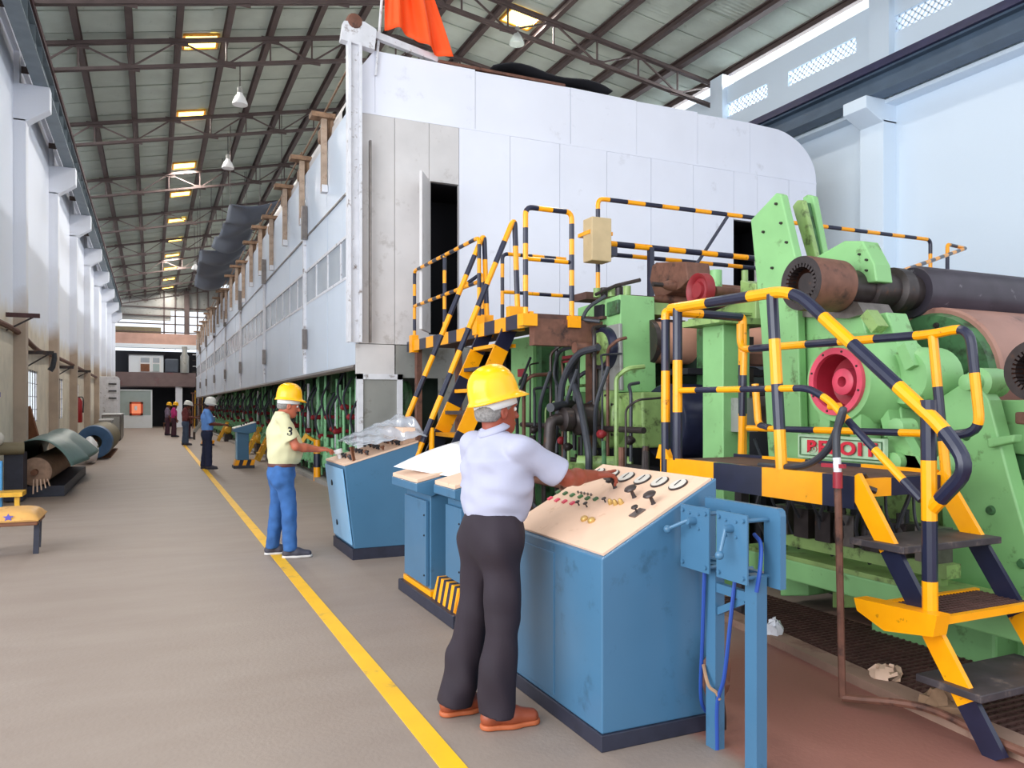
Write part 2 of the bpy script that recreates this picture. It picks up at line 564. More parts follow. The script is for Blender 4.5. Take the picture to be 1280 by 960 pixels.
        return tag(o, label, cat, group, kind)


def world_loc(o):
    p = Vector((0, 0, 0))
    while o is not None:
        p += Vector(o.location)
        o = o.parent
    return p


def tag(o, label=None, cat=None, group=None, kind=None):
    for k, v in (('label', label), ('category', cat), ('group', group), ('kind', kind)):
        if v:
            o[k] = v
    return o


def thing(name, loc, label, cat, group=None):
    o = bpy.data.objects.new(name, None)
    o.empty_display_size = 0.2
    COL.objects.link(o)
    o.location = loc
    return tag(o, label, cat, group)


def setting(name, loc=(0, 0, 0)):
    o = bpy.data.objects.new(name, None)
    COL.objects.link(o)
    o.location = loc
    return tag(o, kind='structure')


def copy_tree(o, parent=None):
    c = o.copy()
    COL.objects.link(c)
    if parent is not None:
        c.parent = parent
    for ch in list(o.children):
        copy_tree(ch, c)
    return c


def copies(o, offsets):
    """more pieces that share the mesh of o, shifted"""
    out = []
    for d in offsets:
        c = o.copy()
        COL.objects.link(c)
        c.location = o.location + Vector(d)
        out.append(c)
    return out


YB = ['yellow', 'black']


def rail(path, r=0.024, step=0.2, fil=0.1, n=10):
    return MB().tube(fillet(path, fil), r, n, 0, stripe=step)


# ================================================================== setting
# ---- floor
fl = MB().span((-2.7, -6, -0.3), (13.2, 66, 0.0)).build('floor', 'floor', kind='structure')
ln = MB().span((1.10, -4, 0.0), (1.205, 36.5, 0.004))
ln.build('floor_line', mat('worn_yellow_line', (243, 186, 26), 0.5, var=0.08, scale=3, dirt=(176, 140, 80), dirt_amount=0.3, dirt_scale=5), kind='structure')
# kerb along the machine pit and the concrete sill on it
kb = MB()
kb.prism([(3.36, 2.0, 0), (3.52, 2.0, 0), (3.62, 3.1, 0), (3.82, 4.5, 0), (3.86, 5.6, 0), (3.74, 5.6, 0), (3.68, 4.5, 0), (3.48, 3.1, 0)], (0, 0, 0.05))
kb.build('trim_1', mat('dusty_kerb', (150, 120, 104), 0.85, var=0.15, scale=5, dirt=(110, 70, 60), dirt_amount=0.4), kind='structure')
MB().span((3.0, 11.3, 0), (3.2, 60, 0.08)).build('trim_2', mat('grey_kerb', (150, 146, 142), 0.85, var=0.1, scale=2), kind='structure')

# ---- left wall with windows
WX = -2.5
LCOL = [12.5, 18.4, 24.3, 30.1, 36.2, 42.2, 48.2, 54.2, 60.0]
wl = setting('wall_left', (WX, 14, 0))
wins = []
for y0 in LCOL[1:-1]:
    wins.append((y0 + 1.95, y0 + 3.5))
m = MB()
edges = [13.0]
for a, b in wins:
    edges += [a, b]
edges.append(64.0)
for i in range(0, len(edges), 2):
    m.span((WX - 0.06, edges[i], 0), (WX, edges[i + 1], 8.75))
for a, b in wins:
    m.span((WX - 0.06, a, 0), (WX, b, 1.15))
    m.span((WX - 0.06, a, 2.35), (WX, b, 8.75))
m.build('masonry', 'wall_left', wl)
for i, (a, b) in enumerate(wins):
    w = setting('window_%d' % (i + 1), (WX - 0.12, (a + b) / 2, 1.15))
    f = MB()
    for y in (a + 0.02, b - 0.02):
        f.span((WX - 0.055, y - 0.02, 1.15), (WX - 0.02, y + 0.02, 2.35))
    for z in (1.17, 2.33):
        f.span((WX - 0.055, a, z - 0.02), (WX - 0.02, b, z + 0.02))
    f.build('frame', 'white_post', w)
    bar = None
    for k in range(1, 4):
        y = a + (b - a) * k / 4
        o = MB().cyl((WX - 0.015, y, 1.15), (WX - 0.015, y, 2.35), 0.008, 6).build('bar', 'iron', w)
    for k in range(1, 4):
        MB().cyl((WX - 0.015, a, 1.15 + 0.3 * k), (WX - 0.015, b, 1.15 + 0.3 * k), 0.007, 6).build('bar', 'iron', w)
    MB().span((WX - 0.05, a, 1.15), (WX - 0.045, b, 2.35)).build('pane', 'window_glass', w)
# columns with corbels, girder and crane rail on top
for i, y in enumerate(LCOL):
    y0, y1 = y - 0.16, y + 0.16
    c = MB()
    c.span((WX - 0.3, y0, 0), (-2.28, y1, 7.25))
    c.prism([(WX - 0.3, y0, 7.2), (-2.28, y0, 7.2), (-1.87, y0, 7.5), (-1.87, y0, 7.95), (WX - 0.3, y0, 7.95)], (0, 0.32, 0))
    c.span((WX - 0.3, y0 + 0.05, 7.9), (-2.4, y1 - 0.05, 9.15))
    o = c.build('column', 'column_left', wl, bev=0.012)
lg = setting('trim_3', (-2.0, 14, 7.95))
for i in range(len(LCOL) - 1):
    a, b = LCOL[i] + 0.01, LCOL[i + 1] - 0.01
    g = MB()
    g.span((-2.16, a, 7.95), (-1.9, b, 7.985)).span((-2.16, a, 8.4), (-1.9, b, 8.44)).span((-2.05, a, 7.98), (-2.0, b, 8.42))
    for k in range(1, 6):
        yy = a + (b - a) * k / 6
        g.span((-2.15, yy - 0.01, 7.98), (-1.91, yy + 0.01, 8.42))
    g.build('crane_girder', 'girder_grey', lg)
MB().span((-1.98, LCOL[0], 8.44), (-1.86, LCOL[-1], 8.56)).build('crane_rail', 'rail_red', lg)
MB().span((WX - 0.02, 13.0, 8.6), (WX + 0.1, 64, 8.75)).build('tie_beam', 'column_left', lg)

# pipes and cable brackets on the left wall
pipe = MB()
pipe.tube(smooth_path([(-2.42, 14, 2.95), (-2.42, 18.0, 3.0), (-2.4, 21, 2.82), (-2.42, 24, 2.88), (-2.4, 30, 2.9), (-2.4, 42, 2.9)], 6), 0.055, 8)
pipe.build('wall_pipe', 'rust', label='brown service pipe running along the cream dado of the left wall', cat='pipe')
for k, (y, z, l) in enumerate([(17.4, 3.25, 0.55), (20.3, 2.72, 0.5), (25.2, 2.62, 0.5), (31.2, 2.75, 0.55)]):
    t = thing('wall_bracket', (WX, y, z), ['dark red angle bracket high on the left wall before the first pilaster', 'black bracket with hanging rubber boot above the first window', 'brown wall bracket above the second barred window', 'brown wall bracket beyond the red extinguisher'][k], 'bracket', 'wall brackets')
    MB().span((WX, y - 0.04, z - 0.04), (WX + l, y + 0.04, z + 0.04)).build('arm', 'rail_red' if k == 0 else 'iron', t)
    MB().bar((WX, y, z - 0.3), (WX + l * 0.8, y, z - 0.03), 0.03, 0.03).build('strut', 'iron', t)
    if k == 1:
        MB().tube([(WX + l, y, z), (WX + l + 0.01, y, z - 0.12), (WX + l - 0.03, y, z - 0.32), (WX + l - 0.08, y, z - 0.4)], 0.05, 8, r2=0.06).build('hanging_boot', 'rubber', t)
t = thing('fire_extinguisher', (WX + 0.15, 31.5, 0.95), 'red fire extinguisher hung on the left wall past the second window', 'fire extinguisher')
MB().lathe((WX + 0.15, 31.5, 0.95), (0, 0, 1), [(0, 0.1), (0.03, 0.12), (0.75, 0.12), (0.86, 0.05), (0.92, 0.04)], 14).build('cylinder', 'extinguisher', t)
MB().tube(smooth_path([(WX + 0.15, 31.4, 1.85), (WX + 0.3, 31.3, 1.8), (WX + 0.3, 31.3, 1.3)]), 0.02, 6).build('hose', 'rubber', t)
MB().span((WX, 31.4, 1.6), (WX + 0.06, 31.6, 1.7)).build('wall_hook', 'iron', t)

# ---- right wall
RX = 12.9
wr = setting('wall_right', (RX, 12, 0))
MB().span((RX, 3.0, 0), (RX + 0.25, 64, 8.55)).build('masonry', 'wall_right', wr)
jal = [(9.38, 10.75), (11.47, 13.33), (13.98, 15.8), (16.4, 18.2), (6.4, 8.4)]
zs0, zs1 = 8.66, 8.98
m = MB()
ed = sorted(jal)
y = 3.0
for a, b in ed:
    m.span((RX, y, 8.55), (RX + 0.09, a, 9.42))
    m.span((RX, a, 8.55), (RX + 0.09, b, zs0)).span((RX, a, zs1), (RX + 0.09, b, 9.42))
    y = b
m.span((RX, y, 8.55), (RX + 0.09, 64, 9.42))
m.build('parapet', 'wall_right', wr)
for a, b in ed:
    g = MB()
    n = int((b - a) / 0.125)
    st = (b - a) / n
    hh = zs1 - zs0
    for k in range(-4, n + 1):
        for sgn in (1, -1):
            ya, yb = a + k * st, a + k * st + hh
            za, zb = (zs0, zs1) if sgn > 0 else (zs1, zs0)
            lo, hi = max(ya, a), min(yb, b)
            if hi - lo < 0.02:
                continue
            f0, f1 = (lo - ya) / hh, (hi - ya) / hh
            g.bar((RX + 0.06, lo, za + (zb - za) * f0), (RX + 0.06, hi, za + (zb - za) * f1), 0.022, 0.03, up=(1, 0, 0))
    g.build('lattice_grille', 'wall_right', wr)
for y in (6.2, 10.8, 15.6, 20.4):
    y0, y1 = y - 0.27, y + 0.27
    c = MB()
    c.span((RX + 0.3, y0, 0), (12.55, y1, 6.95))
    c.prism([(RX + 0.3, y0, 6.9), (12.55, y0, 6.9), (12.1, y0, 7.1), (12.1, y0, 7.33), (RX + 0.3, y0, 7.33)], (0, 0.54, 0))
    c.build('column', 'wall_right', wr, bev=0.012)
    MB().span((RX + 0.2, y0 + 0.04, 7.33), (12.75, y1 - 0.04, 9.7)).build('upper_column', 'wall_right', wr)
rg = setting('trim_4', (12.3, 12, 7.33))
MB().span((12.2, 3, 7.33), (12.55, 26, 7.37)).span((12.33, 3, 7.37), (12.42, 26, 7.72)).span((12.2, 3, 7.7), (12.55, 26, 7.74)).build('crane_girder', 'girder', rg)
MB().span((12.12, 3, 7.74), (12.5, 26, 7.8)).span((12.2, 3, 7.8), (12.3, 26, 7.92)).build('crane_rail', 'girder_navy', rg)
MB().span((12.6, 3, 7.25), (RX, 26, 7.32)).build('ledge', 'wall_right', rg)

# ---- roof: ridge x=5.5
RID, RZ, SL, SR = 5.5, 10.8, 0.2154, 0.14


def roof_z(x):
    return RZ - SL * (RID - x) if x < RID else RZ - SR * (x - RID)


ce = setting('ceiling', (RID, 30, RZ))
sheet_y0, sheet_n, sheet_w = 1.2, 60, 1.04


def sheet(xa, xb, drop):
    s = MB()
    nc = 20
    pr = [(k * sheet_w * 1.04 / nc, 0.032 * (1 if k % 2 else -1)) for k in range(nc + 1)]
    vs = []
    for x in (xa, xb):
        for yy, dz in pr:
            vs.append((x, sheet_y0 + yy, roof_z(x) + 0.12 + dz + drop))
    n1 = nc + 1
    s.add(vs, [(k, k + 1, n1 + k + 1, n1 + k) for k in range(nc)], 0, False)
    return s


for (xa, xb, dr) in ((-2.75, 1.2, 0), (1.05, RID + 0.05, 0.03), (RID - 0.05, 9.6, 0.03), (9.45, 13.15, 0)):
    nn = sheet_n
    o = sheet(xa, xb, dr).build('roof_sheet', 'roof_sheet', ce, fix=False)
    copies(o, [(0, sheet_w * k, 0.006 * (k % 2)) for k in range(1, nn)])
MB().tube([(RID, 1.2, RZ + 0.17), (RID, 63, RZ + 0.17)], 0.14, 8).build('ridge_cap', 'roof_sheet', ce)
PL = [-2.35, -1.42, -0.44, 0.54, 1.54, 2.5, 3.45, 4.45, 5.3]
PR = [12.95, 11.8, 10.65, 9.5, 8.35, 7.2, 6.1]
for x in PL + PR:
    z = roof_z(x)
    y1 = 63 if x < RID else 32
    w = 0.075 if x not in (11.8, -2.35) else 0.11
    p = MB()
    p.span((x - 0.012, 1.2, z - 0.06), (x + 0.012, y1, z + 0.1)).span((x - w, 1.2, z + 0.07), (x + w, y1, z + 0.1)).span((x - w * 0.8, 1.2, z - 0.07), (x + w * 0.8, y1, z - 0.05))
    p.build('purlin', 'roof_iron', ce)
TY = [4.2, 10.0, 15.9, 18.9, 24.1, 29.9, 35.9, 41.9, 47.9, 53.9, 59.8]
for i, y in enumerate(TY):
    tr = setting('truss', (0, 0, 0))
    tr.parent = ce
    tr.location = Vector((0, y, 0)) - world_loc(ce)
    d = 0.56
    ch = MB()
    xs = PL[:-1] + [RID] + PR[::-1]
    for a, b in zip(xs[:-1], xs[1:]):
        for dy in (-0.035, 0.035):
            ch.bar((a, y + dy, roof_z(a) - 0.1), (b, y + dy, roof_z(b) - 0.1), 0.05, 0.075)
            ch.bar((a, y + dy, roof_z(a) - d - 0.1), (b, y + dy, roof_z(b) - d - 0.1), 0.05, 0.065)
    ch.build('chord', 'roof_iron', tr)
    st = MB()
    for k, x in enumerate(xs):
        st.bar((x, y, roof_z(x) - 0.1), (x, y, roof_z(x) - d - 0.1), 0.035, 0.035, up=(0, 1, 0))
        if k + 1 < len(xs):
            b = xs[k + 1]
            za, zb = (0.1, d + 0.1) if k % 2 else (d + 0.1, 0.1)
            st.bar((x, y, roof_z(x) - za), (b, y, roof_z(b) - zb), 0.035, 0.035, up=(0, 1, 0))
    st.build('strut', 'roof_iron', tr)
    gp = MB()
    for k, x in enumerate(xs):
        z = roof_z(x) - (0.12 if k % 2 else d + 0.08)
        gp.span((x - 0.2, y - 0.012, z - 0.08), (x + 0.2, y + 0.012, z + 0.06))
    gp.build('gusset_plate', 'roof_iron', tr)
# skylights between the purlins, one in every bay
SKY = [(1.02, y) for y in (19.0, 24.0, 29.2, 33.2, 38.0, 42.6, 47.0, 51.5, 56.0, 60.2)]
SKY += [(7.8, 16.1), (1.02, 11.0), (1.02, 5.0), (7.8, 11.0), (7.8, 5.0)]
for x, y in SKY:
    z = roof_z(x)
    k = setting('skylight', (0, 0, 0))
    k.parent = ce
    k.location = Vector((x, y, z)) - world_loc(ce)
    sg = SL if x < RID else -SR
    hw = 0.36
    pts = [(x - hw, y, z + 0.07 - hw * sg), (x + hw, y, z + 0.07 + hw * sg), (x + hw, y + 0.78, z + 0.09 + hw * sg), (x - hw, y + 0.78, z + 0.09 - hw * sg)]
    MB().prism(pts, (0, 0, 0.01)).build('pane', 'skylight', k)
    sl = area('skylight_daylight', (x, y + 0.39, z + 0.03), (x - 0.3, y + 0.3, 0), 0.6, 0.66, (250 if x < 5 else 190) if y > 14 else 110, (1.0, 0.95, 0.88))
    f = MB()
    for q in range(4):
        f.bar(pts[q], pts[(q + 1) % 4], 0.05, 0.05)
    f.build('frame', mat('skylight_frame', (236, 170, 60), 0.6) if 'skylight_frame' not in bpy.data.materials else bpy.data.materials['skylight_frame'], k)


# ---- high-bay lamps
def bay_lamp(x, y, z, label, glass=True):
    t = thing('bay_lamp', (x, y, z), label, 'lamp', 'high bay lamps under the trusses')
    MB().lathe((x, y, z), (0, 0, 1), [(0, 0.17), (0.05, 0.165), (0.16, 0.12), (0.24, 0.065), (0.27, 0.06)], 18).build('shade', 'glass' if glass else 'white', t)
    MB().lathe((x, y, z + 0.25), (0, 0, 1), [(0, 0.06), (0.14, 0.06), (0.16, 0.02)], 12).build('gear_housing', 'grey_sheet', t)
    MB().cyl((x, y, z + 0.4), (x, y, roof_z(x) - 0.6), 0.012, 6).build('stem', 'iron', t)
    MB().ball((x, y, z + 0.12), 0.06).build('bulb', 'white', t)


bay_lamp(1.83, 18.9, 8.42, 'white bell lamp hanging from the nearest truss left of the hood', False)
bay_lamp(2.0, 24.1, 8.42, 'white bell lamp under the second truss left of the hood', False)
bay_lamp(7.42, 15.9, 9.62, 'clear glass bell lamp below the yellow skylight above the hood')
bay_lamp(1.95, 41.9, 8.3, 'pale conical lamp beside the slate sheets deep in the hall', False)

# ---- hanging slate sheets over the hood


def hang(rows, name, label):
    def fn(u, v):
        k = u * (len(rows) - 1)
        i = min(int(k), len(rows) - 2)
        f = k - i
        a = Vector(rows[i][0]).lerp(Vector(rows[i + 1][0]), f)
        b = Vector(rows[i][1]).lerp(Vector(rows[i + 1][1]), f)
        p = a.lerp(b, v)
        p.z += 0.09 * math.sin(u * 17 + v * 3) - 0.35 * math.sin(math.pi * v) * (0.6 + 0.4 * math.sin(u * 9))
        return p
    t = thing(name, rows[0][0], label, 'sheet')
    MB().grid(fn, 24, 12).build('cloth', 'dark_blue_sheet', t, solid=0.01, fix=False)
    for a, b in rows:
        for q in (a, b):
            MB().cyl((q[0], q[1], q[2] - 0.05), (q[0], q[1], roof_z(q[0]) + 0.05), 0.012, 6).build('hanging_cord', 'iron', t)


hang([((2.189, 25.5, 7.738), (3.568, 24.5, 7.774)), ((2.226, 29, 7.728), (3.241, 27, 7.675)), ((2.054, 32, 7.691), (3.173, 31, 7.6))], 'hanging_sheet', 'nearer slate blue sheet slung under the roof beside the hood')
hang([((1.682, 32.5, 7.567), (3.23, 31, 7.635)), ((1.768, 36, 7.528), (3.389, 35, 7.554)), ((1.824, 40, 7.314), (3.241, 39, 7.302))], 'hanging_sheet', 'farther slate blue sheet slung under the roof above the lower trusses')

# ---- far end of the hall
EY = 62.0
we = setting('wall_end', (1.5, EY, 0))
MB().span((-2.5, EY, 6.0), (4.2, EY + 0.4, 6.78)).build('beam', 'beam_beige', we)
MB().span((-2.5, EY - 0.1, 5.72), (4.2, EY + 0.4, 6.0)).build('beam_ledge', 'cabin', we)
MB().span((-2.5, EY - 0.5, 2.95), (2.9, EY + 3.4, 3.95)).build('slab', 'slab', we)
MB().span((-2.5, EY + 3.4, 0), (6.5, EY + 3.6, 5.7)).build('back_wall', 'dark', we)
MB().span((-2.5, EY + 0.45, 6.78), (0.6, EY + 0.55, 7.25)).build('gable_sheet', 'olive', we)
MB().span((-2.5, EY + 0.45, 7.75), (1.25, EY + 0.55, 10.2)).build('gable_sheet', 'grey_sheet', we)
MB().span((3.6, EY + 0.45, 7.0), (12.8, EY + 0.55, 10.4)).build('gable_sheet', 'grey_sheet', we)
MB().span((1.25, EY + 0.45, 8.5), (3.6, EY + 0.55, 10.4)).build('gable_sheet', 'grey_sheet', we)
MB().span((2.15, EY + 0.2, 5.7), (2.5, EY + 0.44, 10.0)).build('gable_column', 'roof_iron', we)
gs = MB()
for k in range(9):
    x = 0.8 + k * 0.75
    gs.span((x - 0.05, EY + 0.3, 5.7), (x + 0.05, EY + 0.4, 10.4))
for z in (6.9, 7.5, 8.1, 8.7):
    gs.span((-2.4, EY + 0.3, z - 0.04), (7, EY + 0.38, z + 0.04))
gs.build('gable_frame', 'roof_iron', we)
for k in range(3):
    x = 3.1 + 0.55 * k
    MB().span((x - 0.05, EY - 0.2, 0), (x + 0.05, EY - 0.1, 6)).build('steel_post', 'white_post', we)
for k in range(6):
    z = 3.2 + 0.42 * k
    MB().span((2.7, EY - 0.15, z - 0.03), (4.6, EY - 0.1, z + 0.03)).build('cross_rail', 'white_post' if k % 2 else 'iron', we)
MB().span((1.55, EY - 0.3, 0.0), (2.0, EY + 0.2, 2.95)).build('pillar', 'concrete_white', we)
# upstairs office
oc = thing('office_cabin', (-0.4, EY, 3.95), 'white upstairs office with two windows on the brown slab at the far end', 'office')
MB().span((-1.5, EY - 0.2, 3.95), (0.75, EY + 2, 5.2)).build('walls', 'cabin', oc)
MB().span((-1.6, EY - 0.3, 5.2), (0.85, EY + 2.1, 5.32)).build('roof', 'dark', oc)
for a, b in ((-0.8, -0.1), (0.0, 0.55)):
    MB().span((a, EY - 0.24, 4.0), (b, EY - 0.2, 5.05)).build('window_frame', 'white', oc)
    MB().span((a + 0.06, EY - 0.26, 4.65), (b - 0.06, EY - 0.23, 5.0)).build('pane', 'hood_pane', oc)
    MB().span((a + 0.06, EY - 0.26, 4.02), (b - 0.06, EY - 0.23, 4.55)).build('pane', 'wood' if a < -0.5 else 'office', oc)
tk = thing('wrapped_machine', (1.6, EY, 3.95), 'slate wrapped machine beside the upstairs office', 'machine')
MB().span((0.85, EY - 0.4, 3.95), (1.75, EY - 0.05, 4.95)).build('body', 'dark_blue_sheet', tk, bev=0.08)
MB().lathe((2.15, EY - 0.35, 3.95), (0, 0, 1), [(0, 0.3), (1.2, 0.3), (1.4, 0.18), (1.9, 0.18)], 14).build('duct', 'grey_sheet', tk)
# ground floor partition with orange framed window
op = thing('glazed_partition', (-1.0, EY - 1, 0), 'grey green glazed partition at the far end of the aisle', 'partition')
MB().span((-2.3, EY - 1, 0.9), (0.0, EY - 0.9, 2.65)).build('panel', 'office', op)
MB().span((-2.3, EY - 1.03, 0), (0.0, EY - 0.9, 0.9)).build('base_panel', 'cabin', op)
MB().span((-0.08, EY - 1.06, 0), (0.02, EY - 0.88, 2.7)).build('post', 'cabin', op)
MB().span((-2.3, EY - 1.06, 2.62), (0.0, EY - 0.88, 2.7)).build('rail', 'cabin', op)
rw = thing('orange_window', (-1.0, EY - 1.05, 0.95), 'orange framed backlit window in the grey green partition', 'window')
f = MB()
for a, b in (((-1.42, 0.9), (-0.58, 1.03)), ((-1.42, 1.7), (-0.58, 1.83)), ((-1.42, 0.9), (-1.29, 1.83)), ((-0.71, 0.9), (-0.58, 1.83))):
    f.span((a[0], EY - 1.1, a[1]), (b[0], EY - 1.02, b[1]))
f.build('frame', 'orange', rw)
MB().span((-1.3, EY - 1.06, 1.0), (-0.7, EY - 1.04, 1.75)).build('pane', 'lit_orange', rw)
MB().span((-1.12, EY - 1.075, 1.25), (-0.95, EY - 1.06, 1.55)).build('notice', 'paper', rw)

pr_ = thing('pipe_rack', (3.2, 58.5, 0), 'brown and yellow pipe rack between the brown slab and the hood end', 'rack')
for k in range(9):
    x = 2.55 + 0.12 * k
    MB().cyl((x, 58.2 + 0.1 * (k % 3), 0), (x + 0.05 * (k % 2), 58.4, 2.4 + 0.22 * (k % 4)), 0.035, 8).build('pipe', ['rust', 'rail_ochre', 'iron', 'rust'][k % 4], pr_)
for z in (0.8, 1.6, 2.4):
    MB().span((2.45, 58.3, z), (3.7, 58.4, z + 0.08)).build('rail', 'rust', pr_)
cv = thing('inclined_ladder', (2.2, 39.0, 0), 'pale inclined ladder leaning toward the hood behind the distant workers', 'ladder')
for dy in (0, 0.5):
    MB().bar((1.75, 38.6 + dy, 0.3), (3.05, 38.6 + dy, 2.3), 0.05, 0.12).build('side_rail', 'grey_sheet', cv)
    MB().span((1.72, 38.57 + dy, 0), (1.8, 38.63 + dy, 0.35)).build('foot', 'iron', cv)
for k in range(9):
    x, z = 1.85 + 0.13 * k, 0.45 + 0.2 * k
    MB().cyl((x, 38.6, z), (x, 39.1, z), 0.03, 8).build('rung', 'grey_sheet', cv)


# ================================================================== dryer hood
ORD = ['nearest', 'second', 'third', 'fourth', 'fifth', 'sixth', 'seventh', 'eighth', 'ninth', 'tenth', 'eleventh', 'twelfth', 'thirteenth', 'fourteenth', 'fifteenth', 'sixteenth', 'seventeenth', 'eighteenth', 'nineteenth', 'twentieth', 'twenty-first', 'twenty-second', 'twenty-third', 'twenty-fourth', 'twenty-fifth', 'twenty-sixth', 'twenty-seventh', 'twenty-eighth', 'twenty-ninth', 'thirtieth']
HX, HY, HR = 2.72, 11.4, 11.75
HE = 57.0
hd = thing('dryer_hood', (7.2, 30, 2.1), 'huge white sheet metal dryer hood filling the middle of the hall', 'hood')
# core behind the sheets
hc = MB()
prof = [(HX + 0.06, 2.45), (HX + 0.06, 6.25), (HX + 0.3, 6.74), (9.9, 6.74), (10.7, 6.6), (11.3, 6.3), (11.62, 5.9), (11.68, 5.3), (11.68, 2.45)]
n = len(prof)
vs = [(x, y, z) for y in (HY + 1.2, HE) for x, z in prof]
hc.add(vs, [tuple(range(n, 2 * n))] + [(i, i + 1, n + i + 1, n + i) for i in range(n - 1)])
hc.build('casing', 'hood_low', hd, fix=False)
hf = MB()   # reveal behind the front sheets, open at the two doorways
DO = [(3.84, 4.33, 2.62, 4.95), (9.72, 10.28, 2.62, 4.98)]
xs = [HX + 0.05, DO[0][0], DO[0][1], DO[1][0], DO[1][1], 11.65]
for i in range(5):
    if i in (1, 3):
        hf.span((xs[i], HY + 0.03, 4.96), (xs[i + 1], HY + 0.08, 5.85)).span((xs[i], HY + 0.03, 2.45), (xs[i + 1], HY + 0.08, 2.62))
    else:
        hf.span((xs[i], HY + 0.03, 2.45), (xs[i + 1], HY + 0.08, 5.85))
hf.build('front_frame', 'hood_low', hd)
for a, b, z0, z1 in DO:
    d = MB()
    d.span((a - 0.1, HY + 1.1, z0 - 0.1), (b + 0.5, HY + 1.15, z1 + 0.1))
    d.span((a - 0.12, HY + 0.09, z0 - 0.1), (a - 0.1, HY + 1.1, z1 + 0.1)).span((b + 0.5, HY + 0.09, z0 - 0.1), (b + 0.52, HY + 1.1, z1 + 0.1))
    d.span((a - 0.1, HY + 0.09, z1), (b + 0.5, HY + 1.1, z1 + 0.05)).span((a - 0.1, HY + 0.09, z0 - 0.05), (b + 0.5, HY + 1.1, z0))
    d.build('doorway_recess', 'dark', hd)
# front sheets
fx = [HX, 3.3, 3.84, 4.33, 5.2, 6.1, 7.0, 7.9, 8.8, 9.72, 10.28, 11.05, HR]
for i in range(len(fx) - 1):
    a, b = fx[i] + 0.004, fx[i + 1] - 0.004
    z0 = 2.45 if not any(abs(fx[i] - d[0]) < 0.01 for d in DO) else 4.96
    MB().span((a, HY - 0.005 * (i % 2), z0), (b, HY + 0.03, 5.84)).build('front_sheet', 'hood' if i > 2 else 'hood_low', hd)
up = [(HX, 3.0), (3.0, 4.6), (4.6, 6.3), (6.3, 7.6), (7.6, 8.9), (8.9, 10.1)]
for i, (a, b) in enumerate(up):
    if i == 0:
        poly = [(a, HY, 5.86), (b, HY, 5.86), (b, HY, 6.8), (a, HY, 6.42)]
    else:
        poly = [(a + 0.004, HY, 5.86), (b - 0.004, HY, 5.86), (b - 0.004, HY, 6.8 - 0.01 * (i % 2)), (a + 0.004, HY, 6.8 - 0.015 * (i % 3))]
    MB().prism([(x, y - 0.006 * (i % 2), z) for x, y, z in poly], (0, 0.04, 0)).build('upper_sheet', 'hood', hd)
cur = [(10.104, HY, 5.86), (HR, HY, 5.86)] + [(HR - 1.15 + 1.15 * math.cos(t), HY, 5.9 + 0.88 * math.sin(t)) for t in [math.pi / 2 * k / 10 for k in range(1, 10)]] + [(10.104, HY, 6.79)]
MB().prism(cur, (0, 0.04, 0)).build('upper_sheet', 'hood', hd)
MB().span((HX, HY - 0.012, 5.84), (HR, HY + 0.02, 5.865)).build('seam_strip', 'hood', hd)
dr = MB().box((3.69, HY - 0.27, 3.79), (0.04, 0.58, 2.3), rz=-0.54).build('door', 'hood_low', hd)
MB().box((3.575, HY - 0.42, 3.75), (0.03, 0.03, 0.2), rz=-0.54).build('door_handle', 'iron', dr)
# top edge flashing and the black sheet on the roof
MB().span((4.0, HY - 0.01, 6.8), (6.2, HY + 3, 6.84)).build('roof_flashing', 'rust', hd)
def blackfn(u, v):
    return (4.9 + 2.2 * u, HY - 0.03 + 1.6 * v, 6.9 + 0.06 * math.sin(u * 9) + 0.12 * math.sin(math.pi * u) - 0.06 * u)
t = MB().grid(blackfn, 14, 5).build('roof_sheet', 'dark', label='black sheet lying wrinkled on the front edge of the white hood roof', cat='sheet', solid=0.02, fix=False)

# side sheets, windows and battens
SEC = [11.42, 15.5, 21.5, 27.6, 33.6, 39.6, 45.6, 51.4, 57.0]
for i in range(8):
    a, b = SEC[i], SEC[i + 1]
    k = 2 if i == 0 else 3
    for j in range(k):
        y0, y1 = a + (b - a) * j / k + 0.006, a + (b - a) * (j + 1) / k - 0.006
        MB().span((HX - 0.005 * (j % 2), y0, 2.14), (HX + 0.04, y1, 3.48)).build('lower_sheet', 'hood_side', hd)
        MB().span((HX - 0.005 * (j % 2), y0, 4.15), (HX + 0.04, y1, 4.78)).build('middle_sheet', 'hood_side', hd)
        MB().span((HX - 0.012, y0, 4.8), (HX + 0.04, y1, 6.02)).build('top_sheet', 'hood_side', hd)
    q = 4 if i == 0 else 6
    for j in range(q):
        y0, y1 = a + (b - a) * j / q, a + (b - a) * (j + 1) / q
        MB().span((HX + 0.012, y0 + 0.025, 3.52), (HX + 0.03, y1 - 0.025, 4.11)).build('window_pane', 'hood_pane', hd)
        MB().span((HX - 0.004, y0 - 0.025, 3.49), (HX + 0.04, y0 + 0.025, 4.14)).build('mullion', 'white_post', hd)
    MB().span((HX - 0.01, a, 3.475), (HX + 0.04, b, 3.52)).span((HX - 0.01, a, 4.11), (HX + 0.04, b, 4.155)).build('window_rail', 'white_post', hd)
    if i:
        MB().span((HX - 0.06, a - 0.04, 2.14), (HX - 0.005, a + 0.04, 4.95)).build('batten', 'white_post', hd)
        MB().span((HX - 0.1, a - 0.2, 2.62), (HX - 0.02, a - 0.12, 3.0)).build('door_latch', 'steel', hd)
        MB().span((HX - 0.12, a - 0.25, 4.72), (HX - 0.02, a - 0.13, 5.35)).build('counterweight_link', 'steel', hd)
MB().span((HX - 0.02, 11.45, 4.77), (HX + 0.04, HE, 4.805)).build('seam_strip', 'steel', hd)
MB().tube([(HX + 0.02, 11.5, 2.1), (HX + 0.02, HE, 2.1)], 0.045, 8).build('bottom_tube', 'steel', hd)
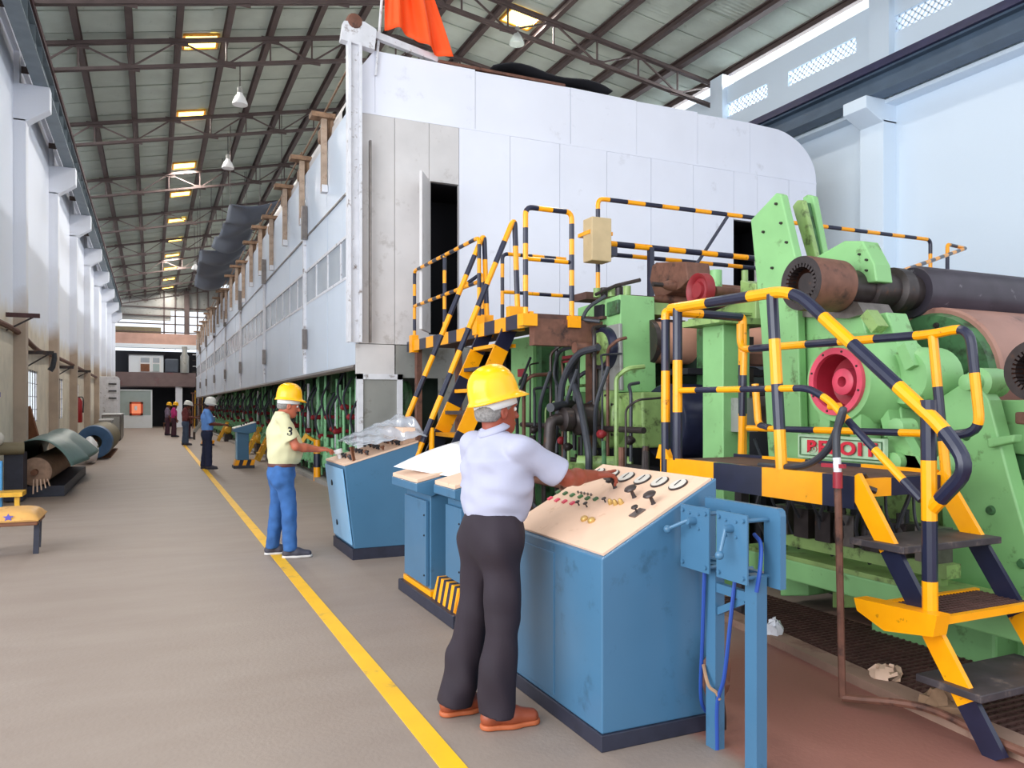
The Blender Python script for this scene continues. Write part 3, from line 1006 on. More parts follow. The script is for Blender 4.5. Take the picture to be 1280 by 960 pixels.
# corner post with its sheave head
cp = thing('corner_post', (2.62, 11.28, 2.45), 'tall white steel post with pulley head at the front corner of the hood', 'post')
MB().span((2.56, 11.2, 2.45), (2.6, 11.36, 6.78)).span((2.6, 11.27, 2.45), (2.72, 11.29, 6.78)).span((2.72, 11.2, 2.45), (2.76, 11.36, 6.78)).build('channel', 'white_post', cp)
MB().span((2.88, 11.24, 2.45), (2.91, 11.3, 5.4)).build('conduit', 'steel', cp)
MB().prism([(2.46, 11.22, 6.78), (2.95, 11.22, 6.72), (2.98, 11.22, 7.02), (2.8, 11.22, 7.1), (2.5, 11.22, 7.05)], (0, 0.14, 0)).build('head_plate', 'white_post', cp)
MB().lathe((2.66, 11.2, 7.08), (0, 1, 0), [(0, 0.03), (0.01, 0.1), (0.04, 0.12), (0.12, 0.12), (0.16, 0.1)], 16).build('sheave', 'rust', cp)
MB().bar((2.9, 11.3, 6.98), (4.0, 11.5, 6.88), 0.08, 0.1).build('arm', 'white_post', cp)
# rusty brackets with ropes along the top edge of the side
for k in range(20):
    y = 13.4 + 2.15 * k
    long = k % 3 == 1
    if k == 0:
        t = thing('sheave_bracket', (HX - 0.06, y, 5.4), '', 'bracket', 'rope sheave brackets along the hood edge')
        b0 = 5.15
        pst = MB().span((HX - 0.12, y - 0.05, b0), (HX - 0.03, y + 0.05, 6.45)).build('post', mat('weathered_bracket_paint', (168, 146, 128), 0.7, var=0.2, scale=7, dirt=(112, 80, 62), dirt_amount=0.35, dirt_scale=6), t)
        MB().span((HX - 0.3, y - 0.12, 6.38), (HX + 0.1, y + 0.12, 6.46)).build('cap_plate', 'rope_brown', t)
        MB().lathe((HX - 0.02, y + 0.14, 6.3), (1, 0, 0), [(0, 0.2), (0.05, 0.16), (0.1, 0.2)], 14).build('sheave', 'rope_brown', t)
        MB().box((HX + 0.05, y + 0.25, 6.2), (0.3, 0.4, 0.25)).build('rope_drum', 'rope_brown', t, bev=0.05)
        MB().bar((HX - 0.05, y + 0.1, 6.52), (HX - 0.05, y - 2.0, 6.6), 0.025, 0.025).build('rope', 'rope_brown', t)
        MB().box((HX - 0.07, y, 5.2), (0.1, 0.14, 0.12)).build('foot', 'white_post', t)
        first = t
    else:
        t = copy_tree(first)
        t.location = (HX - 0.06, y, 5.4 - (0.1 if k % 3 else 0.3))
    t['label'] = 'rusty rope sheave bracket on the hood edge, ' + ORD[k] + ' from the corner post'
# orange flag on its pole
fp = thing('orange_flag', (3.0, HY + 0.1, 6.4), 'orange cloth flag on a thin pole above the front corner of the hood', 'flag')
MB().cyl((3.0, HY - 0.05, 6.4), (3.16, HY - 0.05, 8.4), 0.02, 8).build('pole', 'white_post', fp)
def flagfn(u, v):
    top, bot = Vector((3.17, HY - 0.05, 8.6)), Vector((3.15, HY - 0.05, 7.12))
    e0, e1 = Vector((3.7, HY - 0.1, 8.3)), Vector((4.18, HY - 0.12, 6.86))
    a = top.lerp(e0, u)
    b = bot.lerp(e1, u)
    b.z -= 0.12 * math.sin(math.pi * u) - 0.28 * math.sin(math.pi * u) * (1 - u)
    p = a.lerp(b, v)
    p.y += 0.07 * math.sin(u * 15 + v * 2) + 0.03 * math.sin(u * 27)
    return p
MB().grid(flagfn, 40, 16).build('cloth', 'flag', fp, solid=0.006, fix=False)
# cladding under the front of the hood, left corner
lc = thing('corner_cladding', (3.3, 11.4, 0), 'grey stained sheet cladding under the front corner of the hood', 'cladding')
MB().span((2.72, HY, 2.0), (3.3, HY + 0.05, 2.44)).build('upper_panel', 'hood_low', lc)
MB().span((3.32, HY + 0.01, 1.95), (4.6, HY + 0.05, 2.44)).build('upper_panel', 'grey_sheet', lc)
MB().span((2.74, HY - 0.02, 0), (2.82, HY + 0.06, 2.0)).span((3.34, HY - 0.02, 0), (3.42, HY + 0.06, 2.0)).span((2.74, HY - 0.02, 1.92), (3.42, HY + 0.06, 2.0)).build('frame', 'white_post', lc)
MB().span((2.82, HY + 0.01, 0), (3.34, HY + 0.04, 1.92)).build('panel', 'grey_sheet', lc)
MB().span((4.0, HY + 0.01, 1.1), (4.06, HY + 0.05, 1.95)).span((4.06, HY + 0.02, 1.1), (4.6, HY + 0.05, 1.95)).build('side_panel', 'grey_sheet', lc)

# ---- dryer section under the hood
def dryer_unit(y):
    t = thing('dryer_section', (3.5, y, 0), '', 'machine', 'dryer frames under the hood')
    MB().span((3.5, y - 0.09, 0), (3.66, y + 0.09, 2.3)).build('column', 'green_dark', t)
    MB().span((3.46, y - 0.75, 1.05), (3.62, y + 0.75, 1.17)).build('beam', 'dryer_shell', t)
    MB().lathe((3.36, y + 0.4, 0.75), (1, 0, 0), [(0, 0.1), (0.04, 0.18), (0.2, 0.24), (0.24, 0.3), (0.3, 0.3)], 18).build('bearing_housing', 'green_dark', t)
    MB().lathe((3.36, y - 0.35, 1.62), (1, 0, 0), [(0, 0.1), (0.04, 0.18), (0.2, 0.24), (0.24, 0.3), (0.3, 0.3)], 18).build('bearing_housing', 'green_dark', t)
    for k in range(6):
        yy = y - 0.7 + 0.27 * k + R.uniform(-0.05, 0.05)
        x = R.uniform(3.18, 3.42)
        MB().cyl((x, yy, R.uniform(0.05, 0.5)), (x, yy + R.uniform(-0.06, 0.06), R.uniform(1.5, 2.3)), R.uniform(0.016, 0.032), 8).build('steam_pipe', R.choice(['machine_mix', 'green_dark', 'white_post', 'machine_mix']), t)
    for k in range(3):
        yy = y - 0.5 + 0.45 * k + R.uniform(-0.1, 0.1)
        z = 0.95 + 0.18 * ((k * 7) % 3) + R.uniform(-0.15, 0.25)
        MB().lathe((3.12, yy, z), (1, 0, 0), [(0, 0.02), (0.03, 0.055), (0.12, 0.055), (0.15, 0.035), (0.3, 0.035)], 12).build('rotary_joint', 'dark_red', t)
        MB().tube(smooth_path([(3.14, yy, z), (3.08, yy + 0.05, z + 0.35), (3.25, yy + 0.15, z + 0.7)], 5), 0.022, 7).build('steam_hose', 'rubber', t)
    for k in range(3):
        yy = y - 0.55 + 0.5 * k
        MB().lathe((3.2, yy, 0.3), (0, 0, 1), [(0, 0.09), (0.12, 0.11), (0.3, 0.09), (0.42, 0.035), (0.6, 0.035)], 12).build('condensate_pot', 'machine_mix', t)
    MB().tube(smooth_path([(3.15, y - 0.8, 0.55), (3.12, y, 0.72), (3.15, y + 0.8, 0.55)], 5), 0.03, 8).build('condensate_pipe', 'machine_mix', t)
    return t


du = [dryer_unit(12.3), dryer_unit(13.85), dryer_unit(15.4)]
k = 0
y = 16.95
while y < 56:
    c = copy_tree(du[k % 3])
    c.location = (3.5, y, 0)
    du.append(c)
    k += 1
    y += 1.55
for i, c in enumerate(du):
    c['label'] = 'green dryer section with red joints and pipes, ' + ORD[i] + ' from the grey corner cladding'
cy = thing('dryer_cylinder', (7, 12.6, 1.6), 'dark drying cylinder under the hood, nearest to the grey corner cladding', 'roll', 'drying cylinders under the hood')
MB().lathe((3.85, 12.6, 1.62), (1, 0, 0), [(0, 0.72), (7.3, 0.72)], 24).build('shell', 'dryer_shell', cy)
MB().lathe((3.66, 12.6, 1.62), (1, 0, 0), [(0, 0.14), (0.19, 0.14)], 12).build('journal', 'iron', cy)
for k in range(1, 28):
    c = copy_tree(cy)
    c.location = (7, 12.6 + 1.55 * k, 1.6 - 0.45 * (k % 2))
    c['label'] = 'dark drying cylinder under the hood, ' + ORD[k] + ' from the grey corner cladding'
tb = MB().span((5.2, 12, 0), (5.4, 57, 2.4))
tb.build('machine_bed', 'dark', label='dark machine bed behind the drying cylinders', cat='machine')


# ================================================================== walkway and ladder by the hood
wk = thing('hood_walkway', (3.8, 9.0, 0), 'raised walkway in black and yellow bands leading to the hood door', 'walkway')
WZ = 2.46
MB().span((3.5, 7.1, WZ - 0.05), (4.25, 11.3, WZ)).build('deck', 'grating', wk)
eb = MB()
for i in range(14):
    a = 7.1 + 0.3 * i
    eb.span((3.46, a, WZ - 0.13), (3.5, min(a + 0.3, 11.3), WZ + 0.02), i % 2)
eb.build('edge_band', YB, wk)
MB().span((3.5, 7.08, WZ - 0.32), (5.3, 7.2, WZ - 0.05)).build('beam', 'rust', wk)
MB().span((3.52, 11.0, 0), (3.6, 11.1, WZ - 0.05)).span((4.15, 11.0, 0), (4.23, 11.1, WZ - 0.05)).build('support', 'rust', wk)
MB().span((4.16, 7.1, 0), (4.24, 7.2, WZ - 0.3)).build('support', 'rust', wk)
MB().span((4.25, 7.0, WZ - 0.03), (5.3, 8.2, WZ)).build('deck', 'grating', wk)


def stripes(o, path, r=0.024, st=0.17, fil=0.08, name='rail', black_first=False):
    return rail(path, r, st, fil).build(name, YB[::-1] if black_first else YB, o)


g1 = thing('guard_rail', (3.5, 9.8, WZ), 'striped guard rail along the walkway in front of the open hood door', 'guard rail')
stripes(g1, [(3.5, 11.05, WZ), (3.5, 11.05, WZ + 1.05), (3.5, 8.55, WZ + 1.05), (3.5, 8.55, WZ)])
stripes(g1, [(3.5, 11.05, WZ + 0.53), (3.5, 8.55, WZ + 0.53)])
stripes(g1, [(3.5, 9.75, WZ), (3.5, 9.75, WZ + 1.05)], name='post')
MB().span((3.44, 10.98, WZ - 0.15), (3.54, 11.12, WZ + 0.1)).span((3.44, 8.48, WZ - 0.1), (3.54, 8.62, WZ + 0.12)).build('base_plate', 'yellow', g1)
g2 = thing('guard_rail', (3.7, 7.1, WZ), 'upright striped hoop rail at the walkway end beside the ladder top', 'guard rail')
stripes(g2, [(3.42, 7.12, WZ - 0.1), (3.42, 7.12, WZ + 1.07), (3.95, 7.12, WZ + 1.07), (3.95, 7.12, WZ - 0.1)], 0.027, 0.16)
stripes(g2, [(3.42, 7.12, WZ + 0.55), (3.95, 7.12, WZ + 0.55)], 0.022, 0.16)
MB().span((3.36, 7.05, WZ - 0.13), (3.52, 7.19, WZ - 0.01)).span((3.88, 7.05, WZ - 0.13), (4.02, 7.19, WZ - 0.01)).build('base_plate', 'yellow', g2)
g3 = thing('guard_rail', (4.3, 8.9, WZ), 'striped guard rail on the far side of the hood walkway', 'guard rail')
stripes(g3, [(4.0, 9.0, WZ), (4.0, 9.0, WZ + 0.98), (4.9, 9.0, WZ + 0.98)])
stripes(g3, [(4.0, 9.0, WZ + 0.5), (5.75, 9.0, WZ + 0.5)])
stripes(g3, [(3.55, 9.4, WZ + 0.55), (3.9, 9.4, WZ + 0.8), (3.9, 9.4, WZ)])
g4 = thing('guard_rail', (7.2, 7.68, 2.84), 'long striped guard rail crossing in front of the white hood', 'guard rail')
MB().span((4.4, 7.6, 2.72), (10.4, 7.9, 2.8)).build('footplate', 'grating', g4)
stripes(g4, [(4.6, 7.68, 2.8), (4.6, 7.68, 3.88), (10.1, 7.68, 3.9), (10.1, 7.68, 2.8)], 0.026, 0.24)
stripes(g4, [(4.6, 7.68, 3.38), (8.0, 7.68, 3.38)], 0.034, 0.24)
stripes(g4, [(4.75, 7.95, 3.32), (8.0, 7.95, 3.32)], 0.026, 0.24)
MB().bar((6.45, 7.68, 3.86), (5.65, 7.68, 2.8), 0.03, 0.03).build('brace', 'black', g4)
MB().span((5.28, 7.64, 2.8), (5.34, 7.7, 3.38)).build('post', 'black', g4)
g5 = thing('guard_rail', (10.3, 7.9, 2.8), 'striped return rail at the far right beside the white wall', 'guard rail')
stripes(g5, [(10.35, 7.6, 2.8), (10.35, 7.6, 3.84), (10.95, 7.75, 3.86), (8.2, 6.6, 3.15)], 0.026, 0.22, 0.05)
jb = thing('junction_box', (4.5, 7.6, 3.15), 'cream junction box strapped to the striped rail post', 'box')
MB().span((4.37, 7.42, 3.12), (4.62, 7.62, 3.6)).build('case', 'switch_box', jb, bev=0.01)
MB().span((4.36, 7.46, 3.42), (4.66, 7.72, 3.46)).build('strap', 'yellow', jb)
MB().span((4.62, 7.46, 3.2), (4.72, 7.6, 3.3)).build('cable_gland', 'black', jb)

ld = thing('ship_ladder', (3.0, 8.15, 0), 'steep yellow and black stair rising to the hood walkway', 'stair')
def ladx(z):
    return 2.44 + z * 0.47
for y in (7.8, 8.5):
    s = MB()
    for i in range(8):
        z0, z1 = 2.46 * i / 8, 2.46 * (i + 1) / 8
        s.bar((ladx(z0), y, z0), (ladx(z1), y, z1), 0.03, 0.17, i % 2, up=(0, 0, 1))
    s.build('stringer', YB, ld)
for i in range(1, 10):
    z = 0.245 * i
    MB().span((ladx(z) - 0.08, 7.82, z - 0.04), (ladx(z) + 0.16, 8.48, z)).build('tread', 'yellow' if i % 2 else 'stair_black', ld)
for y, nm in ((7.72, 'near'), (8.58, 'far')):
    a, b = 0.86, 2.46
    stripes(ld, [(ladx(a) - 0.42, y, a + 0.05), (ladx(b) - 0.02, y, b + 1.12), (ladx(b) + 0.02, y, b)], 0.03, 0.26, 0.12, 'handrail')
    stripes(ld, [(ladx(1.0) - 0.28, y, 1.3), (ladx(1.0) - 0.28, y, 0.3), (ladx(0.3), y, 0.3)], 0.028, 0.3, 0.02, 'handrail_post')
    MB().span((ladx(b) - 0.1, y - 0.05, b - 0.12), (ladx(b) + 0.08, y + 0.05, b + 0.14)).build('top_bracket', 'yellow', ld)

# ================================================================== near platform with stairs
PX0, PX1, PZ = 3.3, 3.92, 1.15
pf = thing('service_platform', (3.6, 3.8, 0), 'black and yellow platform with stairs beside the press', 'platform')
MB().span((PX0 + 0.02, 2.95, PZ - 0.05), (PX1, 4.55, PZ)).build('deck', 'grating', pf)
eb = MB()
for k, (a, b) in enumerate([(2.93, 3.14), (3.14, 3.6), (3.6, 4.04), (4.04, 4.62)]):
    eb.span((PX0 - 0.02, a, PZ - 0.16), (PX0 + 0.02, b, PZ + 0.01), (k + 1) % 2)
eb.build('edge_band', YB, pf)
eb = MB()
for k, (a, b) in enumerate([(2.95, 3.45), (3.45, 3.9), (3.9, 4.3), (4.3, 4.6)]):
    eb.span((PX1, a, PZ - 0.12), (PX1 + 0.03, b, PZ + 0.02), k % 2)
eb.build('edge_band', YB, pf)
eb = MB()
eb.span((PX0 + 0.02, 2.92, PZ - 0.1), (PX0 + 0.24, 2.95, PZ - 0.005), 0).span((PX0 + 0.24, 2.92, PZ - 0.1), (PX1, 2.95, PZ - 0.005), 1)
eb.build('front_band', YB, pf)
MB().prism([(PX0 - 0.03, 4.5, PZ), (PX0 - 0.03, 4.66, PZ), (PX0 - 0.03, 4.62, PZ + 0.1), (PX0 - 0.03, 4.56, PZ + 0.1)], (0.04, 0, 0)).build('hinge_lug', 'yellow', pf)
MB().span((PX0 + 0.05, 4.4, 0), (PX0 + 0.12, 4.47, PZ - 0.05)).span((PX1 - 0.1, 4.4, 0), (PX1 - 0.03, 4.47, PZ - 0.05)).build('support', 'stair_black', pf)
# stairs toward the viewer: stringers and treads
SY0, SY1 = 2.95, 2.19
def sty(z):
    return SY1 + (SY0 - SY1) * z / PZ
for x in (PX0 + 0.0, PX1 + 0.02):
    s = MB()
    for i, (z0, z1) in enumerate([(0, 0.2), (0.2, 0.48), (0.48, 0.82), (0.82, 1.15)]):
        s.bar((x, sty(z0), z0), (x, sty(z1), z1), 0.028, 0.1, (i + 1) % 2)
    s.build('stringer', YB, pf)
for z, m in ((0.85, 'stair_black'), (0.56, 'yellow'), (0.27, 'stair_black')):
    t = MB()
    y = sty(z)
    if m == 'yellow':
        t.span((PX0 - 0.06, y - 0.14, z - 0.035), (PX1 + 0.05, y - 0.11, z)).span((PX0 - 0.06, y + 0.17, z - 0.035), (PX1 + 0.05, y + 0.2, z))
        for k in range(9):
            yy = y - 0.11 + 0.031 * k
            t.span((PX0 - 0.04, yy, z - 0.025), (PX1 + 0.03, yy + 0.008, z - 0.005), 1)
        for k in range(28):
            xx = PX0 - 0.04 + 0.025 * k
            t.span((xx, y - 0.11, z - 0.02), (xx + 0.006, y + 0.17, z - 0.006), 1)
        t.build('tread', ['yellow', 'grating'], pf)
    else:
        t.span((PX0 - 0.05, y - 0.14, z - 0.035), (PX1 + 0.05, y + 0.18, z))
        t.build('tread', m, pf, bev=0.004)
MB().prism([(PX0 - 0.1, sty(0.56) + 0.3, 0.56), (PX0 - 0.1, sty(0.56) - 0.16, 0.58), (PX0 - 0.1, sty(0.56) - 0.14, 0.48), (PX0 - 0.1, sty(0.56) + 0.12, 0.44), (PX0 - 0.1, sty(0.56) + 0.28, 0.5)], (0.09, 0, 0)).build('tread_bracket', 'yellow', pf)

n1 = thing('guard_rail', (PX0, 3.6, PZ), 'thick striped rail on the aisle side of the near platform, bending down the stairs', 'guard rail')
x = PX0 + 0.01
TR = 0.034
stripes(n1, [(3.31, 4.541, 2.206), (3.31, 3.378, 2.183), (3.27, 2.418, 1.418), (3.25, 2.278, 1.251), (3.29, 2.514, 1.027)], TR, [0.41, 0.39, 0.36, 0.28, 0.26, 0.36, 0.33, 0.4], 0.16, 'top_rail')
stripes(n1, [(x, 4.46, 2.2), (x, 4.46, PZ)], TR, 0.36, 0, 'post', True)
stripes(n1, [(3.29, 4.57, PZ - 0.1), (3.29, 4.57, 2.19), (3.98, 4.57, 2.18), (3.98, 4.57, PZ)], 0.032, 0.36, 0.03, 'gate_hoop', True)
stripes(n1, [(3.31, 3.548, 2.178), (x, 3.47, PZ)], TR, 0.265, 0, 'post', True)
stripes(n1, [(3.28, 2.506, 1.55), (3.28, 2.494, 0.474)], TR, 0.28, 0, 'post', True)
stripes(n1, [(3.31, 4.468, 1.631), (3.31, 3.27, 1.622), (3.3, 3.113, 1.554), (3.28, 2.54, 1.081)], 0.02, 0.22, 0.06, 'mid_rail')
n2 = thing('guard_rail', (PX1, 3.4, PZ), 'striped rail on the press side of the near platform with a drop loop', 'guard rail')
x = PX1 + 0.03
stripes(n2, [(3.95, 4.563, 2.129), (3.95, 4.563, 1.94), (3.95, 2.994, 1.921), (3.95, 2.773, 1.945), (3.95, 2.711, 1.386), (3.95, 2.921, 1.358)], 0.026, 0.27, 0.1, 'top_rail')
stripes(n2, [(x, 4.55, PZ), (3.95, 4.52, 1.919)], 0.026, 0.3, 0, 'post')
stripes(n2, [(3.95, 2.897, 1.031), (3.95, 2.989, 1.912)], 0.026, 0.3, 0, 'post')
stripes(n2, [(3.95, 4.478, 1.362), (3.95, 2.85, 1.369)], 0.022, 0.32, 0, 'mid_rail')
stripes(n2, [(3.95, 4.403, 1.681), (3.95, 4.37, 1.382), (3.95, 4.258, 1.368)], 0.026, 0.3, 0.05, 'toe_loop')
MB().cyl((3.42, 3.221, 1.52), (3.42, 3.149, 1.52), 0.02).build('clip', 'yellow', n2)

# hose and water pipe with the red valve
hp = thing('water_standpipe', (3.28, 3.0, 0), 'brown standpipe with red valve and black hose in front of the platform', 'pipe')
MB().tube(fillet([(3.2, 2.931, 0.035), (3.2, 2.956, 0.978), (3.2, 2.967, 1.244)], 0.0), 0.018, 8).build('riser', 'rust', hp)
MB().tube(smooth_path([(3.2, 2.931, 0.035), (3.38, 2.6, 0.07), (3.35, 2.2, 0.06), (3.34, 1.8, 0.06)], 5), 0.02, 8).build('floor_pipe', 'rust', hp)
MB().cyl((3.2, 2.961, 1.101), (3.2, 2.961, 1.183), 0.024).build('valve_body', 'red', hp)
MB().cyl((3.2, 2.961, 1.183), (3.2, 2.967, 1.257), 0.02).build('coupling', 'white_post', hp)
MB().bar((3.2, 3.062, 1.213), (3.2, 2.915, 1.215), 0.02, 0.02).build('lever', 'red', hp)
MB().tube(smooth_path([(3.2, 2.967, 1.232), (3.21, 2.976, 1.388), (3.22, 2.944, 1.504), (3.24, 2.988, 1.429), (3.26, 3.087, 1.29), (3.28, 3.24, 1.203), (3.32, 3.462, 1.169), (3.4, 3.747, 1.156)], 8), 0.02, 10).build('hose', 'rubber', hp)
rg_ = thing('oily_rag', (3.45, 3.05, PZ), 'dark oily rag dropped at the platform corner by the red valve', 'rag')
r_ = MB()
r_.tube(smooth_path([(3.3, 2.975, 1.137), (3.35, 2.938, 1.167), (3.4, 2.962, 1.147)], 4), 0.014, 7).tube(smooth_path([(3.3, 2.965, 1.105), (3.34, 2.91, 1.1), (3.38, 2.88, 1.084)], 4), 0.017, 7)
r_.build('folds', 'iron', rg_)

# ================================================================== press section
def plate(o, pts, dx, m='green', name='plate', bev=0.01):
    return MB().prism(pts, (dx, 0, 0)).build(name, m, o, bev=bev)


def bolts(o, pts, r=0.02, d=-0.02, m='iron', name='bolt'):
    for p in pts:
        MB().lathe((p[0] + d, p[1], p[2]), (1, 0, 0), [(0, r * 0.8), (0.012, r), (0.05, r)], 8).build(name, m, o)


# -- press stand with the hub
ps = thing('press_stand', (4.4, 4.1, 0), 'tall green press stand with the red flanged hub and upper jaw', 'press')
X0 = 4.3
plate(ps, [(4.35, 4.903, 3.011), (4.35, 4.62, 3.159), (4.35, 4.57, 3.134), (4.35, 4.415, 2.608), (4.35, 4.352, 0.978), (4.35, 4.689, 0.95), (4.35, 4.794, 2.2)], 0.075, name='cheek_plate')
plate(ps, [(4.65, 4.762, 3.119), (4.65, 4.711, 3.158), (4.65, 4.652, 3.144), (4.65, 4.497, 2.615), (4.65, 4.577, 2.603)], 0.05, 'green_dirty', 'slide')
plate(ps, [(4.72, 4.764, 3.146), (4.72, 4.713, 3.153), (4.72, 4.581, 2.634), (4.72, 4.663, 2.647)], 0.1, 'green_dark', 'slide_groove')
plate(ps, [(4.8, 4.802, 3.216), (4.8, 4.751, 3.229), (4.8, 4.692, 3.202), (4.8, 4.561, 2.637), (4.8, 4.675, 2.63)], 0.06, 'green', 'slide')
bolts(ps, [(4.35, 4.612, 3.071), (4.35, 4.561, 2.913), (4.35, 4.504, 2.756), (4.35, 4.654, 2.587), (4.35, 4.75, 2.884)], 0.011)
plate(ps, [(4.55, 4.544, 2.615), (4.55, 4.153, 2.718), (4.55, 3.991, 2.687), (4.55, 3.89, 2.507), (4.55, 3.87, 2.382), (4.55, 3.977, 2.386), (4.55, 4.074, 2.509), (4.55, 4.226, 2.545), (4.55, 4.338, 2.462), (4.55, 4.495, 2.485)], 0.16, name='jaw')
bolts(ps, [(4.55, 4.011, 2.595), (4.55, 3.95, 2.545), (4.55, 3.95, 2.472), (4.55, 3.991, 2.439)], 0.009)
plate(ps, [(4.45, 4.814, 2.334), (4.45, 3.917, 2.172), (4.45, 3.824, 1.89), (4.45, 3.604, 1.562), (4.45, 3.544, 1.043), (4.45, 4.476, 0.964), (4.45, 4.77, 1.444)], 0.35, name='body')
plate(ps, [(4.5, 3.92, 2.147), (4.5, 3.751, 2.156), (4.5, 3.614, 1.826), (4.5, 3.584, 1.248), (4.5, 3.834, 1.235)], 0.2, name='side_rib')
for (a, b, m) in (((4.4, 3.522, 1.911), (4.4, 3.453, 1.764), 'green'), ((4.4, 3.807, 2.147), (4.4, 3.717, 2.031), 'green_dirty'), ((4.4, 3.846, 1.672), (4.4, 3.755, 1.402), 'green'), ((4.4, 3.667, 1.562), (4.4, 3.606, 1.327), 'green')):
    MB().bar(a, b, 0.1, 0.07).build('lug', m, ps)
HC = Vector((4.2, 3.887, 1.687))
hb = MB().lathe((4.2, HC.y, HC.z), (1, 0, 0), [(0.5, 0.34), (0.14, 0.33), (0.1, 0.3), (0.0, 0.27), (0.0, 0.225), (0.5, 0.225)], 40, closed=True).build('hub_housing', 'green', ps)
fl_ = MB().lathe((4.17, HC.y, HC.z), (1, 0, 0), [(0.03, 0.228), (0, 0.228), (0, 0.186), (0.03, 0.184), (0.19, 0.228)], 40, closed=True).build('flange', 'pink', hb)
MB().lathe((4.17, HC.y, HC.z), (1, 0, 0), [(0.03, 0.184), (0.16, 0.165), (0.18, 0.09), (0.19, 0.18)], 40, closed=True).build('flange_cone', 'red', hb)
MB().lathe((4.17, HC.y, HC.z), (1, 0, 0), [(0.18, 0.098), (0.075, 0.09), (0.068, 0.08), (0.068, 0.036), (0.18, 0.034)], 32, closed=True).build('hub_boss', 'pink', hb)
MB().lathe((4.24, HC.y, HC.z), (1, 0, 0), [(0.1, 0.036), (0.09, 0.0001)], 18).build('shaft_bore', 'dark', hb)
b = MB()
for k in range(8):
    a = k * math.pi / 4 + 0.3
    b.lathe((4.165, HC.y + 0.207 * math.cos(a), HC.z + 0.207 * math.sin(a)), (1, 0, 0), [(0, 0.008), (0.02, 0.008)], 8)
b.build('flange_bolts', 'iron', hb)
for dy in (-0.13, 0.13):
    MB().span((4.22, HC.y + dy - 0.045, HC.z - 0.4), (4.4, HC.y + dy + 0.045, HC.z - 0.22)).build('hub_foot', 'green', ps)
r2 = MB().lathe((4.4, HC.y - 0.35, HC.z + 0.02), (1, 0, 0), [(0, 0.17), (0.06, 0.2), (0.3, 0.2)], 28).build('bearing_cover', 'green', ps)
# pneumatic arm with little rollers
for (p0, p1) in (((4.15, 3.378, 1.363), (4.15, 3.224, 1.13)), ((4.15, 3.436, 1.183), (4.15, 3.119, 1.171))):
    MB().bar(p0, p1, 0.08, 0.1).build('lever_arm', 'green', ps)
for p in ((4.05, 3.319, 1.395), (4.05, 3.336, 1.188), (4.05, 3.005, 1.195)):
    q = Vector(p)
    MB().lathe(q, (1, 0, 0), [(0, 0.02), (0.01, 0.055), (0.14, 0.055)], 14).build('pivot_boss', 'green', ps)
# name plate
npl = thing('name_plate', (4, 3.682, 1.177), 'green and white maker plate with red capital letters under the hub', 'sign')
MB().prism([(4, 4.045, 1.335), (4, 3.351, 1.323), (4, 3.351, 1.174), (4, 4.045, 1.171)], (0.04, 0, 0)).build('plate', mat('pale_green_plate', (176, 206, 172), 0.4, var=0.12, scale=12), npl, bev=0.006)
fr = MB()
pp = [(3.99, 4.013, 1.314), (3.99, 3.359, 1.303), (3.99, 3.359, 1.193), (3.99, 4.013, 1.195)]
for k in range(4):
    fr.bar(pp[k], pp[(k + 1) % 4], 0.006, 0.006)
fr.build('border', 'green_dark', npl)


def lettering(name, text, size, loc, rot, m, parent, ext=0.004, bold=0.0, space=1.0):
    c = bpy.data.curves.new(name, 'FONT')
    c.body = text
    c.size = size
    c.extrude = ext
    c.offset = bold
    c.space_character = space
    c.align_x = 'CENTER'
    c.align_y = 'CENTER'
    o = bpy.data.objects.new(name, c)
    COL.objects.link(o)
    o.rotation_euler = rot
    if parent is not None:
        o.parent = parent
        o.location = Vector(loc) - world_loc(parent)
    else:
        o.location = loc
    c.materials.append(M[m])
    return o


o = lettering('lettering', 'BELOIT', 0.112, (3.985, 3.669, 1.25), (math.pi / 2, 0, -math.pi / 2), 'red_text', npl, 0.004, 0.004, 1.18)
o.scale = (1.35, 1.0, 1.0)


def gear_coupling(o, c, r, length, neck=None):
    c = Vector(c)
    MB().lathe(c, (1, 0, 0), [(0.0, r * 0.74), (0.0, r), (0.03, r * 1.02), (length, r * 0.98), (length, r * 0.6), (0.16, r * 0.6), (0.16, r * 0.74)], 40, closed=True).build('coupling_sleeve', 'rust', o)
    MB().lathe(c - Vector((0.003, 0, 0)), (1, 0, 0), [(0, r * 0.74), (0, r), (0.004, r), (0.004, r * 0.74)], 40, closed=True).build('end_face', 'iron', o)
    t = MB()
    for k in range(28):
        a = 2 * math.pi * k / 28
        d = Vector((0, math.cos(a), math.sin(a)))
        t.bar(c + d * r * 0.77 + Vector((0.03, 0, 0)), c + d * r * 0.6 + Vector((0.03, 0, 0)), 0.017 * r / 0.19, 0.07, up=(1, 0, 0))
    t.build('gear_teeth', 'iron', o)
    MB().lathe(c + Vector((0.05, 0, 0)), (1, 0, 0), [(0, 0.02), (0, r * 0.4), (0.05, r * 0.46), (0.2, r * 0.46)], 24).build('shaft_end', 'iron', o)
    MB().lathe(c + Vector((0.17, 0, 0)), (1, 0, 0), [(0, r * 0.01), (0, r * 0.7), (0.02, r * 0.7)], 24).build('back_wall', 'dark', o)


